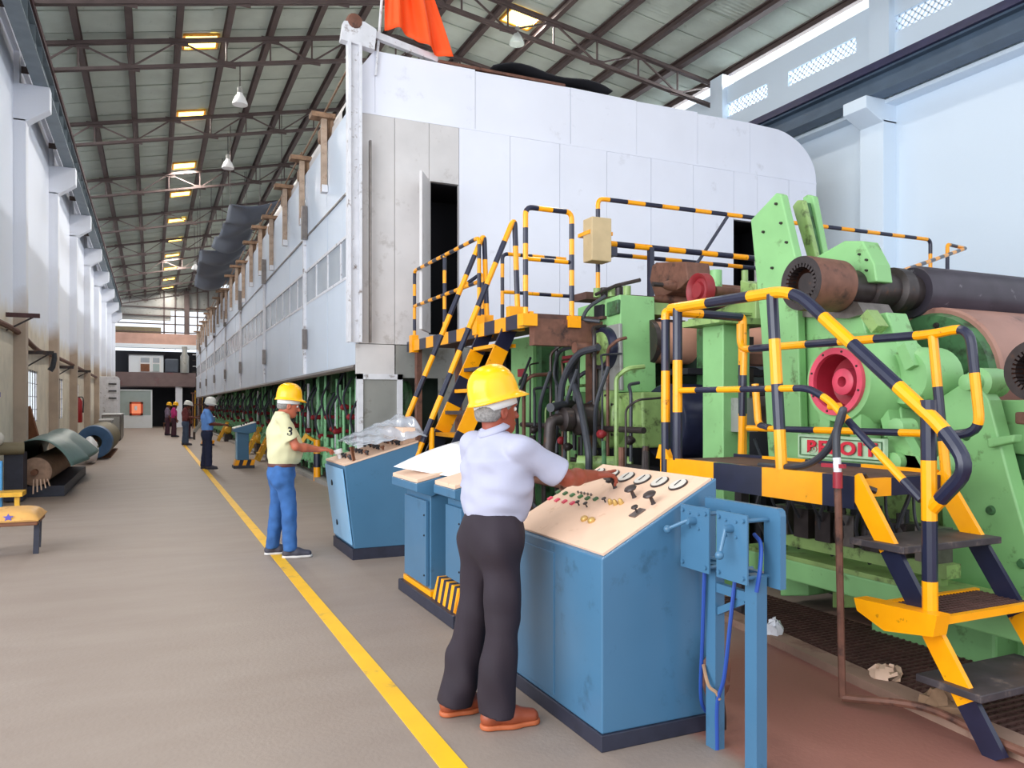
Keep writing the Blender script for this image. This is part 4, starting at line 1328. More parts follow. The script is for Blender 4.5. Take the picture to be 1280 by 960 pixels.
# -- top black roll
br = thing('black_roll', (6.5, 4.13, 2.1), 'long black rubber covered roll with geared coupling on top of the press', 'roll')
CA = Vector((4.05, 4.066, 2.366))
gear_coupling(br, CA, 0.185, 0.34)
ax = (CA.y, CA.z)
MB().lathe((CA.x + 0.34, *ax), (1, 0, 0), [(0, 0.12), (0.25, 0.125), (0.26, 0.15), (0.34, 0.15), (0.35, 0.13), (0.5, 0.13), (0.52, 0.17), (0.62, 0.17), (0.64, 0.13), (0.78, 0.13)], 28).build('journal', 'iron', br)
MB().lathe((CA.x + 1.08, *ax), (1, 0, 0), [(0, 0.12), (0.0, 0.185), (0.04, 0.2), (5.6, 0.2), (5.6, 0.1)], 36).build('shell', 'black_roll', br)
MB().prism([(4.4, 4.425, 2.285), (4.4, 4.195, 2.304), (4.4, 3.899, 2.234), (4.4, 3.846, 2.151), (4.4, 3.981, 2.132), (4.4, 4.425, 2.189)], (0.3, 0, 0)).build('cradle', 'steel', br)

# -- large brown roll behind the hub
bb = thing('brown_roll', (7, 4.0, 1.1), 'large brown granite press roll with dark green end disc', 'roll')
bc = (HC.y + 0.02, HC.z + 0.02)
MB().lathe((5.15, *bc), (1, 0, 0), [(0, 0.515), (0.02, 0.53), (5.5, 0.53)], 48).build('shell', 'brown_roll', bb)
MB().lathe((5.1, *bc), (1, 0, 0), [(0, 0.2), (0, 0.47), (0.05, 0.49), (0.06, 0.2)], 40, closed=True).build('end_disc', 'green_dark', bb)
MB().lathe((4.6, *bc), (1, 0, 0), [(0, 0.2), (0.5, 0.2)], 24).build('journal', 'green_dark', bb)
bolts(bb, [(5.1, bc[0] + 0.4 * math.cos(a), bc[1] + 0.4 * math.sin(a)) for a in [k * math.pi / 4 + 0.2 for k in range(8)]], 0.022)
# -- coupling at the right edge
cr = thing('edge_roll', (5, 2.6, 1.4), 'rusty toothed coupling of a second roll at the right edge', 'roll')
CE = Vector((4.3, 2.652, 1.713))
gear_coupling(cr, CE, 0.165, 0.3)
MB().lathe((CE.x + 0.3, CE.y, CE.z), (1, 0, 0), [(0, 0.12), (0.6, 0.12), (0.6, 0.3), (5, 0.3)], 28).build('shell', 'brown_roll', cr)

# -- right side frame of the press
sf = thing('press_upright', (4.7, 2.9, 0), 'pale green slanting cast side frame right of the near stairs', 'press')
plate(sf, [(4.55, 3.42, 1.561), (4.55, 3.173, 1.705), (4.55, 3.072, 1.558), (4.55, 2.947, 1.09), (4.55, 2.841, 0.734), (4.55, 2.647, 0.106), (4.55, 3.178, -0.053), (4.55, 3.364, 0.549)], 0.12, name='leg_plate')
plate(sf, [(4.75, 3.213, 1.56), (4.75, 2.763, 1.557), (4.75, 2.763, 1.213), (4.75, 3.136, 1.239)], 0.2, name='cross_plate')
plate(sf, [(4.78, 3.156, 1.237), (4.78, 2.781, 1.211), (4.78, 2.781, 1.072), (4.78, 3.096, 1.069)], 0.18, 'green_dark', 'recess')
plate(sf, [(4.7, 3.064, 1.074), (4.7, 2.734, 1.103), (4.7, 2.692, -0.243), (4.7, 2.866, -0.12)], 0.2, name='cross_plate')
plate(sf, [(4.6, 2.951, 1.487), (4.6, 2.85, 1.488), (4.6, 2.85, 1.41), (4.6, 2.951, 1.417)], 0.1, 'rust', 'rail_end')
plate(sf, [(4.5, 3.053, 1.33), (4.5, 2.887, 1.359), (4.5, 2.896, 1.313), (4.5, 3.048, 1.273)], 0.08, name='lug')
for p in ((4.53, 3.059, 0.9), (4.53, 3.216, 1.338), (4.53, 2.874, 0.615)):
    q = Vector(p)
    MB().lathe(q, (1, 0, 0), [(0, 0.002), (0, 0.022), (0.02, 0.03), (0.05, 0.03)], 14).build('grease_point', 'green_dark', sf)
q = Vector((4.45, 3.154, 1.665))
MB().lathe(q, (1, 0, 0), [(0, 0.02), (0.01, 0.05), (0.1, 0.055), (0.12, 0.09), (0.3, 0.09)], 16).build('pivot_boss', 'green', sf)
# -- base of the press below the platform
bs = thing('press_bed', (4.8, 3.6, 0), 'heavy green cast base of the press behind the platform', 'press')
plate(bs, [(4.4, 4.631, 0.706), (4.4, 4.347, 0.741), (4.4, 4.347, 0.121), (4.4, 4.631, 0.058)], 0.3, name='pillar')
bolts(bs, [(4.4, 3.78 + 0.07 * j, 0.1 + 0.1 * k + 0.42) for k in range(5) for j in (0, 1)], 0.014, name='bolt_row')
plate(bs, [(4.5, 4.216, 0.926), (4.5, 3.555, 0.988), (4.5, 3.496, 0.22), (4.5, 4.216, 0.052)], 0.3, 'green_dirty', name='bed_plate')
MB().span((4.0, 2.3, 0.32), (4.25, 4.6, 0.46)).build('sole_beam', 'green', bs, bev=0.01)
MB().span((4.0, 2.3, 0.46), (4.3, 4.6, 0.49)).build('sole_top', 'green_dirty', bs)
MB().span((4.35, 2.9, 0.0), (4.7, 3.75, 0.42)).build('foot_block', 'green', bs, bev=0.02)
MB().span((4.45, 2.1, 0.0), (4.9, 2.7, 0.5)).build('foot_block', 'green', bs, bev=0.02)
MB().span((5.0, 1.5, 0.0), (5.2, 8.5, 1.3)).build('rear_bed', 'dark', bs)
for k in range(4):
    MB().cyl((4.3, 2.45 + 0.06 * k, 0.5), (4.35, 2.4 + 0.12 * k, 0.05), 0.02, 8).build('drain_pipe', 'green', bs)
for k in range(5):
    y = 3.25 + 0.3 * k
    MB().tube(smooth_path([(4.1, y, 1.0), (4.05, y + 0.05, 0.75), (4.15, y + 0.03, 0.52)], 5), 0.014, 6).build('air_line', 'rubber', bs)
for k in range(3):
    y = 3.3 + 0.22 * k
    MB().lathe((4.08, y, 0.62), (0, 0, 1), [(0, 0.04), (0.06, 0.055), (0.16, 0.05), (0.2, 0.025), (0.26, 0.025)], 12).build('regulator', 'iron', bs)
MB().tube(smooth_path([(4.0, 3.3, 0.7), (3.98, 3.25, 0.5), (4.02, 3.05, 0.35), (4.1, 2.85, 0.3)], 5), 0.008, 6).build('tube', 'silver', bs)

# -- green column and wheel
gc = thing('green_column', (4.42, 5.3, 0), 'square pale green column with capital plate behind the platform', 'column')
MB().span((4.3, 5.17, 0), (4.58, 5.44, 2.2)).build('shaft', 'green', gc, bev=0.008)
MB().prism([(4.16, 5.05, 2.2), (4.75, 5.05, 2.2), (4.75, 5.55, 2.2), (4.16, 5.55, 2.2)], (0, 0, 0.05)).build('capital', 'green_dirty', gc)
for z in (1.78, 2.05):
    MB().span((4.58, 5.19, z - 0.06), (4.64, 5.4, z + 0.06)).build('clamp', 'iron', gc)
MB().span((4.6, 5.22, 1.88), (5.0, 5.34, 1.97)).build('tie_bar', 'rust', gc)
MB().span((4.38, 5.05, 1.31), (4.56, 5.17, 1.59)).build('control_box', 'grey_sheet', gc)
MB().tube(smooth_path([(4.6, 5.14, 1.25), (4.62, 5.05, 1.0), (4.5, 5.1, 0.9)], 5), 0.012, 6).build('cable', 'rubber', gc)
rw = thing('red_wheel', (4.7, 5.9, 2.4), 'dark red flanged wheel at the end of a brown guide roll', 'wheel')
WC = Vector((4.6, 5.845, 2.59))
MB().lathe((4.55, WC.y, WC.z), (1, 0, 0), [(0, 0.02), (0, 0.07), (0.03, 0.08), (0.04, 0.11), (0.01, 0.13), (0.0, 0.155), (0.09, 0.16), (0.1, 0.06)], 36).build('disc', 'dark_red', rw)
MB().lathe((4.75, WC.y, WC.z), (1, 0, 0), [(0, 0.05), (6, 0.05)], 16).build('shaft', 'rust', rw)
for k, (p, r, l) in enumerate((((4.8, 6.724, 2.778), 0.055, 4), ((4.8, 6.895, 2.659), 0.045, 3))):
    q = Vector(p)
    t = thing('guide_roll', q, ['brown guide roll tube behind the red wheel', 'lower brown guide roll tube beside the red wheel'][k], 'roll')
    MB().lathe(q, (1, 0, 0), [(0, r * 0.5), (0.08, r), (l, r)], 18).build('tube', 'rust', t)
    MB().lathe(q + Vector((-0.12, 0, 0)), (1, 0, 0), [(0, r * 0.45), (0.14, r * 0.45)], 12).build('journal', 'iron', t)
gt = thing('green_bracket', (5.4, 6.0, 2.4), 'green bracket and stub post carrying the guide rolls', 'bracket')
plate(gt, [(4.9, 6.116, 2.42), (4.9, 5.661, 2.496), (4.9, 5.661, 2.679), (4.9, 5.451, 2.613), (4.9, 5.451, 2.291), (4.9, 6.116, 2.296)], 0.2, 'green_dirty')
MB().cyl((5.2, 6.365, 2.9), (5.2, 6.365, 2.624), 0.06).build('stub', 'green', gt)
MB().span((4.7, 6.166, 2.338), (9.0, 5.5, 2.36)).build('beam', 'green_dirty', gt)
MB().cyl((5, 5.711, 2.678), (5, 5.711, 2.782), 0.03).build('stud', 'green_dirty', gt)
rp = thing('rust_guard', (5.0, 6.6, 2.7), 'rusty curved sheet guard standing above the red wheel', 'guard')
plate(rp, [(4.95, 7.125, 3.054), (4.95, 7.051, 3.076), (4.95, 6.533, 2.998), (4.95, 6.494, 2.804), (4.95, 6.627, 2.741), (4.95, 7.051, 2.67), (4.95, 7.171, 2.904)], 0.3, 'rust')
# -- felt roll and dark roll between the stands
fr_ = thing('felt_roll', (7, 5.75, 1.6), 'salmon felt covered roll behind the green column', 'roll')
FC = Vector((4.75, 6.837, 2.189))
MB().lathe((4.75, FC.y, FC.z), (1, 0, 0), [(0, 0.1), (0, 0.2), (0.02, 0.22), (6, 0.22)], 36).build('shell', 'felt', fr_)
MB().lathe((4.65, FC.y, FC.z), (1, 0, 0), [(0, 0.11), (0, 0.24), (0.05, 0.25), (0.1, 0.2)], 24).build('end_collar', 'iron', fr_)
dk = thing('grey_roll', (7, 5.6, 0.8), 'dark ended grey brown roll below the salmon felt roll', 'roll')
DC = Vector((4.55, 6.373, 1.363))
MB().lathe((4.55, DC.y, DC.z), (1, 0, 0), [(0, 0.16), (0, 0.36), (0.03, 0.38), (0.42, 0.38)], 36).build('end_cover', 'black', dk)
MB().lathe((4.97, DC.y, DC.z), (1, 0, 0), [(0, 0.37), (6, 0.37)], 40).build('shell', 'grey_roll', dk)
sb_ = thing('shower_beam', (6, 6.0, 1.75), 'dark horizontal shower beam between the two rolls', 'beam')
MB().span((4.8, 6.7, 1.84), (9.6, 6.3, 1.9)).build('beam', 'dark', sb_)
MB().span((4.9, 5.35, 1.62), (9, 5.9, 1.72)).build('tray', 'iron', sb_)

# -- left press block with disc and bearing housing
lp = thing('press_block', (4.5, 7.1, 1.3), 'green press block with a round black and green bearing disc', 'press')
BX = 4.3
MB().prism([(4.3, 7.617, 2.614), (4.3, 6.748, 2.652), (4.3, 6.718, 1.665), (4.3, 7.617, 1.68)], (0.42, 0, 0)).build('housing', 'green', lp, bev=0.01)
plate(lp, [(4.28, 7.354, 2.35), (4.28, 6.731, 2.359), (4.28, 6.702, 1.681), (4.28, 7.354, 1.693)], 0.04, 'grey_sheet', 'face_plate')
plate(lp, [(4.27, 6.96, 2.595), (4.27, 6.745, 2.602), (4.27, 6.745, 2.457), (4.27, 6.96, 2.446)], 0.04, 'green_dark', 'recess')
plate(lp, [(4.27, 7.218, 2.593), (4.27, 7.039, 2.588), (4.27, 7.039, 2.455), (4.27, 7.218, 2.456)], 0.04, 'dark', 'recess')
LC = Vector((4.25, 6.974, 2.116))
d_ = MB().lathe((4.2, LC.y, LC.z), (1, 0, 0), [(0, 0.21), (0.03, 0.225), (0.1, 0.225)], 32).build('black_ring', 'black', lp)
MB().lathe((4.17, LC.y, LC.z), (1, 0, 0), [(0, 0.04), (0, 0.12), (0.02, 0.17), (0.06, 0.18)], 28).build('green_disc', 'green_dirty', lp)
MB().cyl((3.9, LC.y, LC.z), (4.2, LC.y, LC.z), 0.06, 14).build('rotary_joint', 'rust', lp)
MB().prism([(4.72, 7.246, 2.567), (4.72, 6.78, 2.599), (4.72, 6.766, 2.473), (4.72, 7.246, 2.437)], (0.2, 0, 0)).build('lug', 'green_dirty', lp)
MB().prism([(4.62, 7.092, 2.186), (4.62, 6.866, 2.187), (4.62, 6.851, 1.869), (4.62, 7.092, 1.862)], (0.16, 0, 0)).build('solenoid', 'grey_sheet', lp)
MB().prism([(4.72, 7.167, 2.429), (4.72, 6.97, 2.435), (4.72, 6.94, 1.841), (4.72, 7.167, 1.806)], (0.1, 0, 0)).build('rib', 'green', lp)
for k in range(5):
    p = (4.45, 7.45 - 0.15 * k, 2.72 - 0.015 * k)
    MB().cyl(p, (p[0], p[1], p[2] + 0.1), 0.04).build('fitting', 'iron' if k % 2 else 'green_dirty', lp)
MB().tube([(4.35, 7.303, 2.727), (4.4, 6.982, 2.781), (4.5, 6.688, 2.803)], 0.02, 8).build('pipe', 'iron', lp)
lb = thing('bearing_block', (4.5, 6.6, 0.9), 'oily green bearing block with round flange and brown rotary joint', 'bearing')
MB().prism([(4.3, 7.337, 1.658), (4.3, 6.349, 1.659), (4.3, 6.336, 1.119), (4.3, 7.303, 1.073)], (0.4, 0, 0)).build('block', 'green_dirty', lb, bev=0.02)
NC = Vector((4.22, 6.925, 1.388))
MB().lathe((4.08, NC.y, NC.z), (1, 0, 0), [(0.08, 0.12), (0.08, 0.2), (0.11, 0.262), (0.14, 0.285), (0.17, 0.3), (0.23, 0.3)], 36).build('flange', 'green_dirty', lb)
b = MB()
for k in range(10):
    a = k * math.pi / 5
    b.lathe((4.18, NC.y + 0.255 * math.cos(a), NC.z + 0.255 * math.sin(a)), (1, 0, 0), [(0, 0.014), (0.06, 0.014)], 8)
b.build('flange_bolts', 'iron', lb)
MB().lathe((3.72, NC.y, NC.z), (1, 0, 0), [(0, 0.08), (0.02, 0.12), (0.1, 0.12), (0.12, 0.1), (0.18, 0.16), (0.36, 0.165), (0.38, 0.13)], 24).build('rotary_joint', 'iron', lb)
MB().tube(fillet([(3.78, NC.y, NC.z), (3.6, NC.y, NC.z), (3.58, NC.y, NC.z - 0.4)], 0.1), 0.06, 12).build('elbow', 'iron', lb)
MB().cyl((3.6, NC.y, NC.z + 0.12), (4.0, NC.y + 0.3, NC.z + 0.16), 0.045).build('branch_pipe', 'rubber', lb)
MB().span((3.62, NC.y - 0.3, NC.z - 0.5), (4.3, NC.y - 0.1, NC.z - 0.42)).build('bracket_shelf', 'green_dirty', lb)
MB().cyl((4.2, NC.y - 0.55, NC.z - 0.42), (3.8, NC.y - 0.2, NC.z - 0.42), 0.07).build('drain_pipe', 'green_dirty', lb)
# hoses
hs = [[(3.95, 6.586, 2.096), (3.9, 6.908, 2.036), (3.85, 7.12, 1.784), (3.85, 7.225, 1.42), (3.85, 7.369, 1.113)],
      [(3.95, 6.997, 2.043), (3.95, 7.131, 1.835), (3.9, 6.876, 1.584), (3.8, 6.529, 1.121), (3.8, 6.514, 0.892)],
      [(4.05, 7.073, 2.15), (4.1, 7.657, 2.122), (4.1, 7.79, 1.879), (4.1, 7.62, 1.679)],
      [(4.2, 6.971, 2.395), (4, 7.187, 2.44), (3.95, 7.413, 2.478)],
      [(4.3, 7.025, 2.672), (4.1, 7.094, 2.502), (4.05, 7.14, 2.171), (4, 7.085, 1.586)]]
ht = ['thick black hose looping from the disc joint down past the elbow', 'thick black hose hanging straight beside the brown rotary joint', 'thin brown hose curling left of the black bearing disc', 'black hose running level under the brown walkway beam', 'long black hose falling along the edge of the press block']
for pts, lb_ in zip(hs, ht):
    MB().tube(smooth_path(pts, 8), 0.036 if 'thick' in lb_ else 0.02, 9).build('press_hose', 'rubber', label=lb_, cat='hose')
df = thing('dark_backing', (5.3, 7.6, 0), 'dark backing panel added to close the bright gap behind the press block', 'machine')
MB().span((5.2, 6.35, 0), (5.3, 9.7, 2.42)).build('plate', 'dryer_shell', df)  # added dark panel, keeps the white hood from showing through the dark gap
for k in range(5):
    MB().span((5.08, 6.4 + 0.75 * k, 0), (5.2, 6.52 + 0.75 * k, 2.4)).build('rib', 'green_dark', df)
lu = thing('lubrication_manifold', (4.05, 7.4, 0.9), 'cluster of thin dark oil pipes with small valves in front of the press block', 'manifold')
for k in range(16):
    y = 6.1 + 0.155 * k
    x = 3.95 + 0.22 * ((k * 5) % 7) / 7
    z0 = 0.85 + 0.25 * ((k * 3) % 5) / 5
    z1 = 1.5 + 0.9 * ((k * 7) % 6) / 6
    bend = 0.12 * (1 if k % 2 else -1)
    MB().tube(fillet([(x, y, z0), (x, y, z1), (x + 0.05, y + bend, z1 + 0.08), (4.28, y + bend, z1 + 0.1)], 0.05), 0.011 + 0.006 * (k % 3), 7).build('oil_pipe', ['iron', 'rubber', 'green_dirty', 'rubber', 'rust'][k % 5], lu)
    if k % 2:
        MB().lathe((x - 0.05, y, z0 + 0.2), (1, 0, 0), [(0, 0.03), (0.02, 0.045), (0.05, 0.045), (0.09, 0.02)], 10).build('valve', ['dark_red', 'iron', 'steel'][k % 3], lu)
for z in (0.95, 1.3):
    MB().cyl((4.08, 6.0, z), (4.08, 8.6, z), 0.03, 10).build('header', 'iron', lu)
for k in range(4):
    y = 6.4 + 0.6 * k
    MB().tube(smooth_path([(3.95, y, 1.9), (3.88, y + 0.1, 1.55), (3.95, y + 0.25, 1.2), (3.9, y + 0.2, 0.8)], 6), 0.022, 8).build('hose', 'rubber', lu)
ut = thing('valve_bank', (4.15, 3.4, 0.5), 'bank of black air valves and tubes below the near platform', 'valve')
for k in range(7):
    y = 3.05 + 0.19 * k
    MB().span((4.05, y, 0.62), (4.2, y + 0.13, 0.82)).build('valve_body', 'iron' if k % 3 else 'steel', ut)
    MB().tube(smooth_path([(4.03, y + 0.06, 0.76), (3.95, y + 0.05, 0.88), (4.0, y + 0.1, 1.02)], 5), 0.01, 6).build('tube', 'rubber', ut)
    MB().cyl((4.12, y + 0.06, 0.82), (4.12, y + 0.06, 0.9), 0.022, 8).build('solenoid', 'ink', ut)
MB().span((4.08, 3.0, 0.54), (4.2, 4.45, 0.62)).build('mounting_bar', 'green_dirty', ut)
MB().span((4.1, 3.05, 0.49), (4.16, 3.1, 0.54)).span((4.1, 4.3, 0.49), (4.16, 4.35, 0.54)).build('foot', 'green_dirty', ut)
# -- tall columns beside the ladder
tc = thing('tall_green_column', (4.4, 9.0, 0), 'tall pale green column behind the striped stair', 'column')
MB().span((4.3, 8.75, 0), (4.62, 9.4, 2.4)).build('shaft', 'green', tc, bev=0.01)
MB().span((4.28, 8.95, 1.9), (4.3, 9.15, 2.0)).build('red_tag', 'red', tc)
MB().span((4.35, 8.6, 0), (4.55, 8.75, 2.3)).build('side_rib', 'green_dark', tc)  # darker green puts the column's shaded, oily side into the colour
MB().tube(smooth_path([(4.25, 9.0, 1.85), (4.15, 8.8, 1.8), (4.1, 8.4, 2.1)], 5), 0.016, 6).build('hose', 'rubber', tc)
tc2 = thing('slim_green_column', (4.5, 7.95, 0), 'slim pale green column with red collar behind the black hoses', 'column')
MB().span((4.4, 7.85, 0), (4.6, 8.1, 2.5)).build('shaft', 'green', tc2, bev=0.01)
MB().span((4.38, 7.82, 2.03), (4.62, 8.13, 2.11)).build('red_collar', 'red', tc2)
MB().lathe((4.36, 7.95, 1.2), (0, 0, 1), [(0, 0.05), (0.3, 0.05), (0.34, 0.07), (0.44, 0.07)], 12).build('filter_bowl', 'green_dark', tc2)
# pipe clutter at the foot of the press, one manifold after another
mf = []
for k in range(5):
    y = 5.6 + 0.95 * k
    t = thing('pipe_manifold', (4.0, y, 0), ['black pipe manifold behind the big blue console', 'second black pipe manifold left of the console', 'third black pipe manifold behind the worker in white', 'fourth black pipe manifold near the tall column', 'fifth black pipe manifold at the ladder foot'][k], 'manifold', 'pipe manifolds at the press foot')
    for j in range(7):
        yy = y - 0.42 + 0.13 * j + R.uniform(-0.03, 0.03)
        x = R.uniform(3.75, 4.15)
        MB().cyl((x, yy, R.uniform(0, 0.3)), (x + R.uniform(-0.05, 0.05), yy, R.uniform(0.75, 1.25)), R.uniform(0.014, 0.034), 8).build('pipe', R.choice(['iron', 'green_dirty', 'rust', 'iron', 'iron', 'green_dark']), t)
    MB().cyl((3.82, y - 0.45, 0.72), (3.82, y + 0.45, 0.72), 0.045, 10).build('header', 'rust', t)
    for j in range(3):
        yy = y - 0.3 + 0.3 * j
        MB().lathe((3.74, yy, 0.85), (1, 0, 0), [(0, 0.05), (0.02, 0.075), (0.04, 0.05), (0.12, 0.02)], 12).build('valve_wheel', 'iron' if j % 2 else 'green_dark', t)
    MB().tube(smooth_path([(3.7, y - 0.4, 0.3), (3.6, y, 0.55), (3.75, y + 0.35, 0.25)], 6), 0.022, 7).build('hose', 'rubber', t)
    MB().span((4.66, y - 0.47, 0), (4.72, y + 0.47, 0.9)).build('back_plate', 'dark', t)
# gratings in the pit edge
gr = MB()
for k in range(64):
    y = 2.0 + 0.045 * k
    gr.span((3.53 + (y - 2.0) * 0.125, y, 0.005), (4.4, y + 0.012, 0.04))
for k in range(14):
    x = 3.56 + 0.065 * k
    gr.span((x, 2.0, 0.003), (x + 0.012, min(4.9, 2.0 + (x - 3.53) / 0.125), 0.034))
gr.build('floor_grating', 'grating', label='rusty floor grating along the foot of the press', cat='grating', kind='stuff')
for k, (p, rr, lab_) in enumerate([((3.524, 2.614, 0.06), (0.13, 0.1, 0.07), 'buff crumpled sack lying under the near stairs'), ((3.647, 3.039, 0.06), (0.1, 0.08, 0.04), 'torn cardboard scrap on the grating behind the stairs'), ((3.66, 3.902, 0.06), (0.06, 0.05, 0.08), 'crumpled white rag on the grating behind the blue stand')]):
    c = Vector(p)
    b = MB().ball(c, rr, 14, 9)
    b.v = [(x + R.uniform(-0.015, 0.015), y + R.uniform(-0.015, 0.015), max(0.035, z + R.uniform(-0.02, 0.02))) for x, y, z in b.v]
    b.build(['sack', 'cardboard_scrap', 'white_rag'][k], ['sack', 'beige', 'paper'][k], label=lab_, cat=['sack', 'scrap', 'rag'][k])


# ================================================================== consoles
def top1(x, y, dz=0.0):
    return Vector((x, y, 0.862 + (x - 1.8) * 0.525 + dz))


TN = Vector((-0.525, 0, 1)).normalized()
c1 = thing('control_console', (2.1, 3.46, 0), 'large blue console with sloping beige panel under the hand of the worker in white', 'console')
Y0, Y1 = 2.97, 3.97
MB().prism([(1.8, Y0, 0.075), (1.8, Y0, 0.848), (2.43, Y0, 1.18), (2.43, Y0, 0.075)], (0, Y1 - Y0, 0)).build('body', 'blue', c1, bev=0.006)
MB().span((1.79, Y0 - 0.012, 0), (2.43, Y1, 0.075)).build('plinth', 'blue_dark', c1, bev=0.004)
MB().prism([top1(1.815, Y0 + 0.012, -0.012), top1(2.41, Y0 + 0.012, -0.012), top1(2.41, Y1 - 0.012, -0.012), top1(1.815, Y1 - 0.012, -0.012)], TN * 0.012).build('top_panel', 'beige', c1)
MB().prism([(1.795, Y0 + 0.45, 0.1), (1.795, Y1 - 0.03, 0.1), (1.795, Y1 - 0.03, 0.8), (1.795, Y0 + 0.45, 0.8)], (0.01, 0, 0)).build('door', 'blue', c1, bev=0.003)
for k in range(6):
    p = top1(2.32, 3.88 - 0.152 * k, 0.002)
    g = MB().lathe(p, TN, [(0, 0.05), (0.006, 0.05), (0.008, 0.046)], 24).build('gauge', 'iron', c1)
    MB().lathe(p + TN * 0.007, TN, [(0, 0.044), (0.003, 0.044)], 24).build('gauge_face', 'gauge', g)
    u = Vector((1, 0, 0.525)).normalized()
    MB().bar(p + TN * 0.0125 - u * 0.02, p + TN * 0.0125 + u * 0.03 + Vector((0, 0.008, 0)), 0.004, 0.002).build('pointer', 'ink', g)
def knob(p, r, h, m='iron'):
    return MB().lathe(p, TN, [(0, r * 0.4), (h * 0.1, r * 0.3), (h * 0.6, r * 0.25), (h * 0.68, r * 0.8), (h * 0.8, r), (h * 0.92, r * 0.85), (h, r * 0.3)], 20).build('knob', m, c1)
for p in ((2.23, 3.546, 1.088), (2.187, 3.299, 1.065), (2.169, 3.109, 1.056)):
    knob(Vector(p), 0.034, 0.065)
for p in ((2.112, 3.964, 1.026), (2.112, 3.877, 1.026), (2.111, 3.793, 1.025), (2.112, 3.706, 1.026), (2.111, 3.628, 1.025), (2.118, 3.555, 1.029)):
    MB().box(Vector(p) + TN * 0.006, (0.026, 0.022, 0.014), rot=Matrix.Rotation(-0.4837, 3, 'Y')).build('button', 'green_dark', c1)
for p in ((2.052, 3.947, 0.994), (2.052, 3.861, 0.994), (2.053, 3.778, 0.995), (2.055, 3.692, 0.996)):
    MB().box(Vector(p) + TN * 0.005, (0.028, 0.024, 0.012), rot=Matrix.Rotation(-0.4837, 3, 'Y')).build('lamp_button', 'pink', c1)
for p in ((2.054, 3.621, 0.995), (2.055, 3.54, 0.996), (2.115, 3.455, 1.027)):
    knob(Vector(p), 0.014, 0.03)
for p in ((1.97, 3.416, 0.951), (1.971, 3.348, 0.952)):
    MB().lathe(Vector(p), TN, [(0, 0.02), (0.012, 0.02), (0.02, 0.014)], 16).build('brass_button', 'brass', c1)
for p in ((2.112, 3.397, 1.026), (2.114, 3.354, 1.027), (2.127, 3.323, 1.034)):
    MB().lathe(Vector(p), TN, [(0, 0.014), (0.02, 0.012), (0.03, 0.006)], 10).build('toggle', 'brass', c1)
p = Vector((2.087, 3.122, 1.013))
MB().box(p + TN * 0.004, (0.07, 0.05, 0.008), rot=Matrix.Rotation(-0.4837, 3, 'Y')).build('switch_plate', 'steel', c1)
knob(p, 0.018, 0.045)
for k in range(5):
    q = top1(2.14, 3.78 - 0.035 * k, 0.002)
    MB().lathe(q, TN, [(0, 0.007), (0.012, 0.006)], 8).build('toggle', 'steel', c1)
cj = thing('cable_joint', (2.36, 2.93, 0.12), 'brown taped cable joint hanging on the big blue console by the floor', 'cable')
b = MB().ball((2.37, 2.9, 0.27), (0.075, 0.045, 0.12), 14, 10)
b.v = [(x + R.uniform(-0.012, 0.012), y + R.uniform(-0.01, 0.01), z + R.uniform(-0.015, 0.015)) for x, y, z in b.v]
b.build('taped_bundle', 'rust', cj)
MB().cyl((2.36, 2.91, 0.36), (2.36, 2.91, 0.45), 0.022, 10).build('boot', 'rubber', cj)
for k in range(4):
    MB().tube(smooth_path([(2.34 + 0.02 * k, 2.9, 0.2), (2.33 + 0.025 * k, 2.885, 0.1), (2.36 + 0.02 * k, 2.9, 0.02)], 5), 0.008, 6).build('loose_core', 'iron', cj)
MB().tube(smooth_path([(2.36, 2.915, 0.44), (2.355, 2.93, 0.62), (2.33, 2.94, 0.85)], 5), 0.008, 6).build('feed_cable', 'cable_blue', cj)

# ---- hand switch stand
ss = thing('switch_stand', (2.24, 2.6, 0), 'blue steel stand with two lever switch plates beside the big console', 'stand')
SX = 2.26
MB().span((SX, 2.77, 0), (SX + 0.05, 2.835, 0.82)).build('post', 'blue', ss)
MB().span((SX - 0.005, 2.505, 0), (SX + 0.05, 2.575, 0.82)).build('post', 'blue', ss)
MB().span((SX + 0.005, 2.57, 0.7), (SX + 0.035, 2.78, 0.74)).build('tie', 'blue', ss)
MB().bar((SX + 0.02, 2.8, 0.6), (SX + 0.02, 2.6, 0.7), 0.02, 0.03).build('brace', 'blue', ss)
bp = MB()
bp.span((SX + 0.07, 2.545, 1.04), (SX + 0.1, 2.93, 1.1)).span((SX + 0.07, 2.545, 0.77), (SX + 0.1, 2.93, 0.82))
bp.prism([(SX + 0.07, 2.45, 0.77), (SX + 0.07, 2.545, 0.77), (SX + 0.07, 2.545, 1.1), (SX + 0.07, 2.47, 1.1), (SX + 0.07, 2.455, 1.09), (SX + 0.07, 2.45, 1.07)], (0.03, 0, 0))
bp.build('back_frame', 'blue', ss)
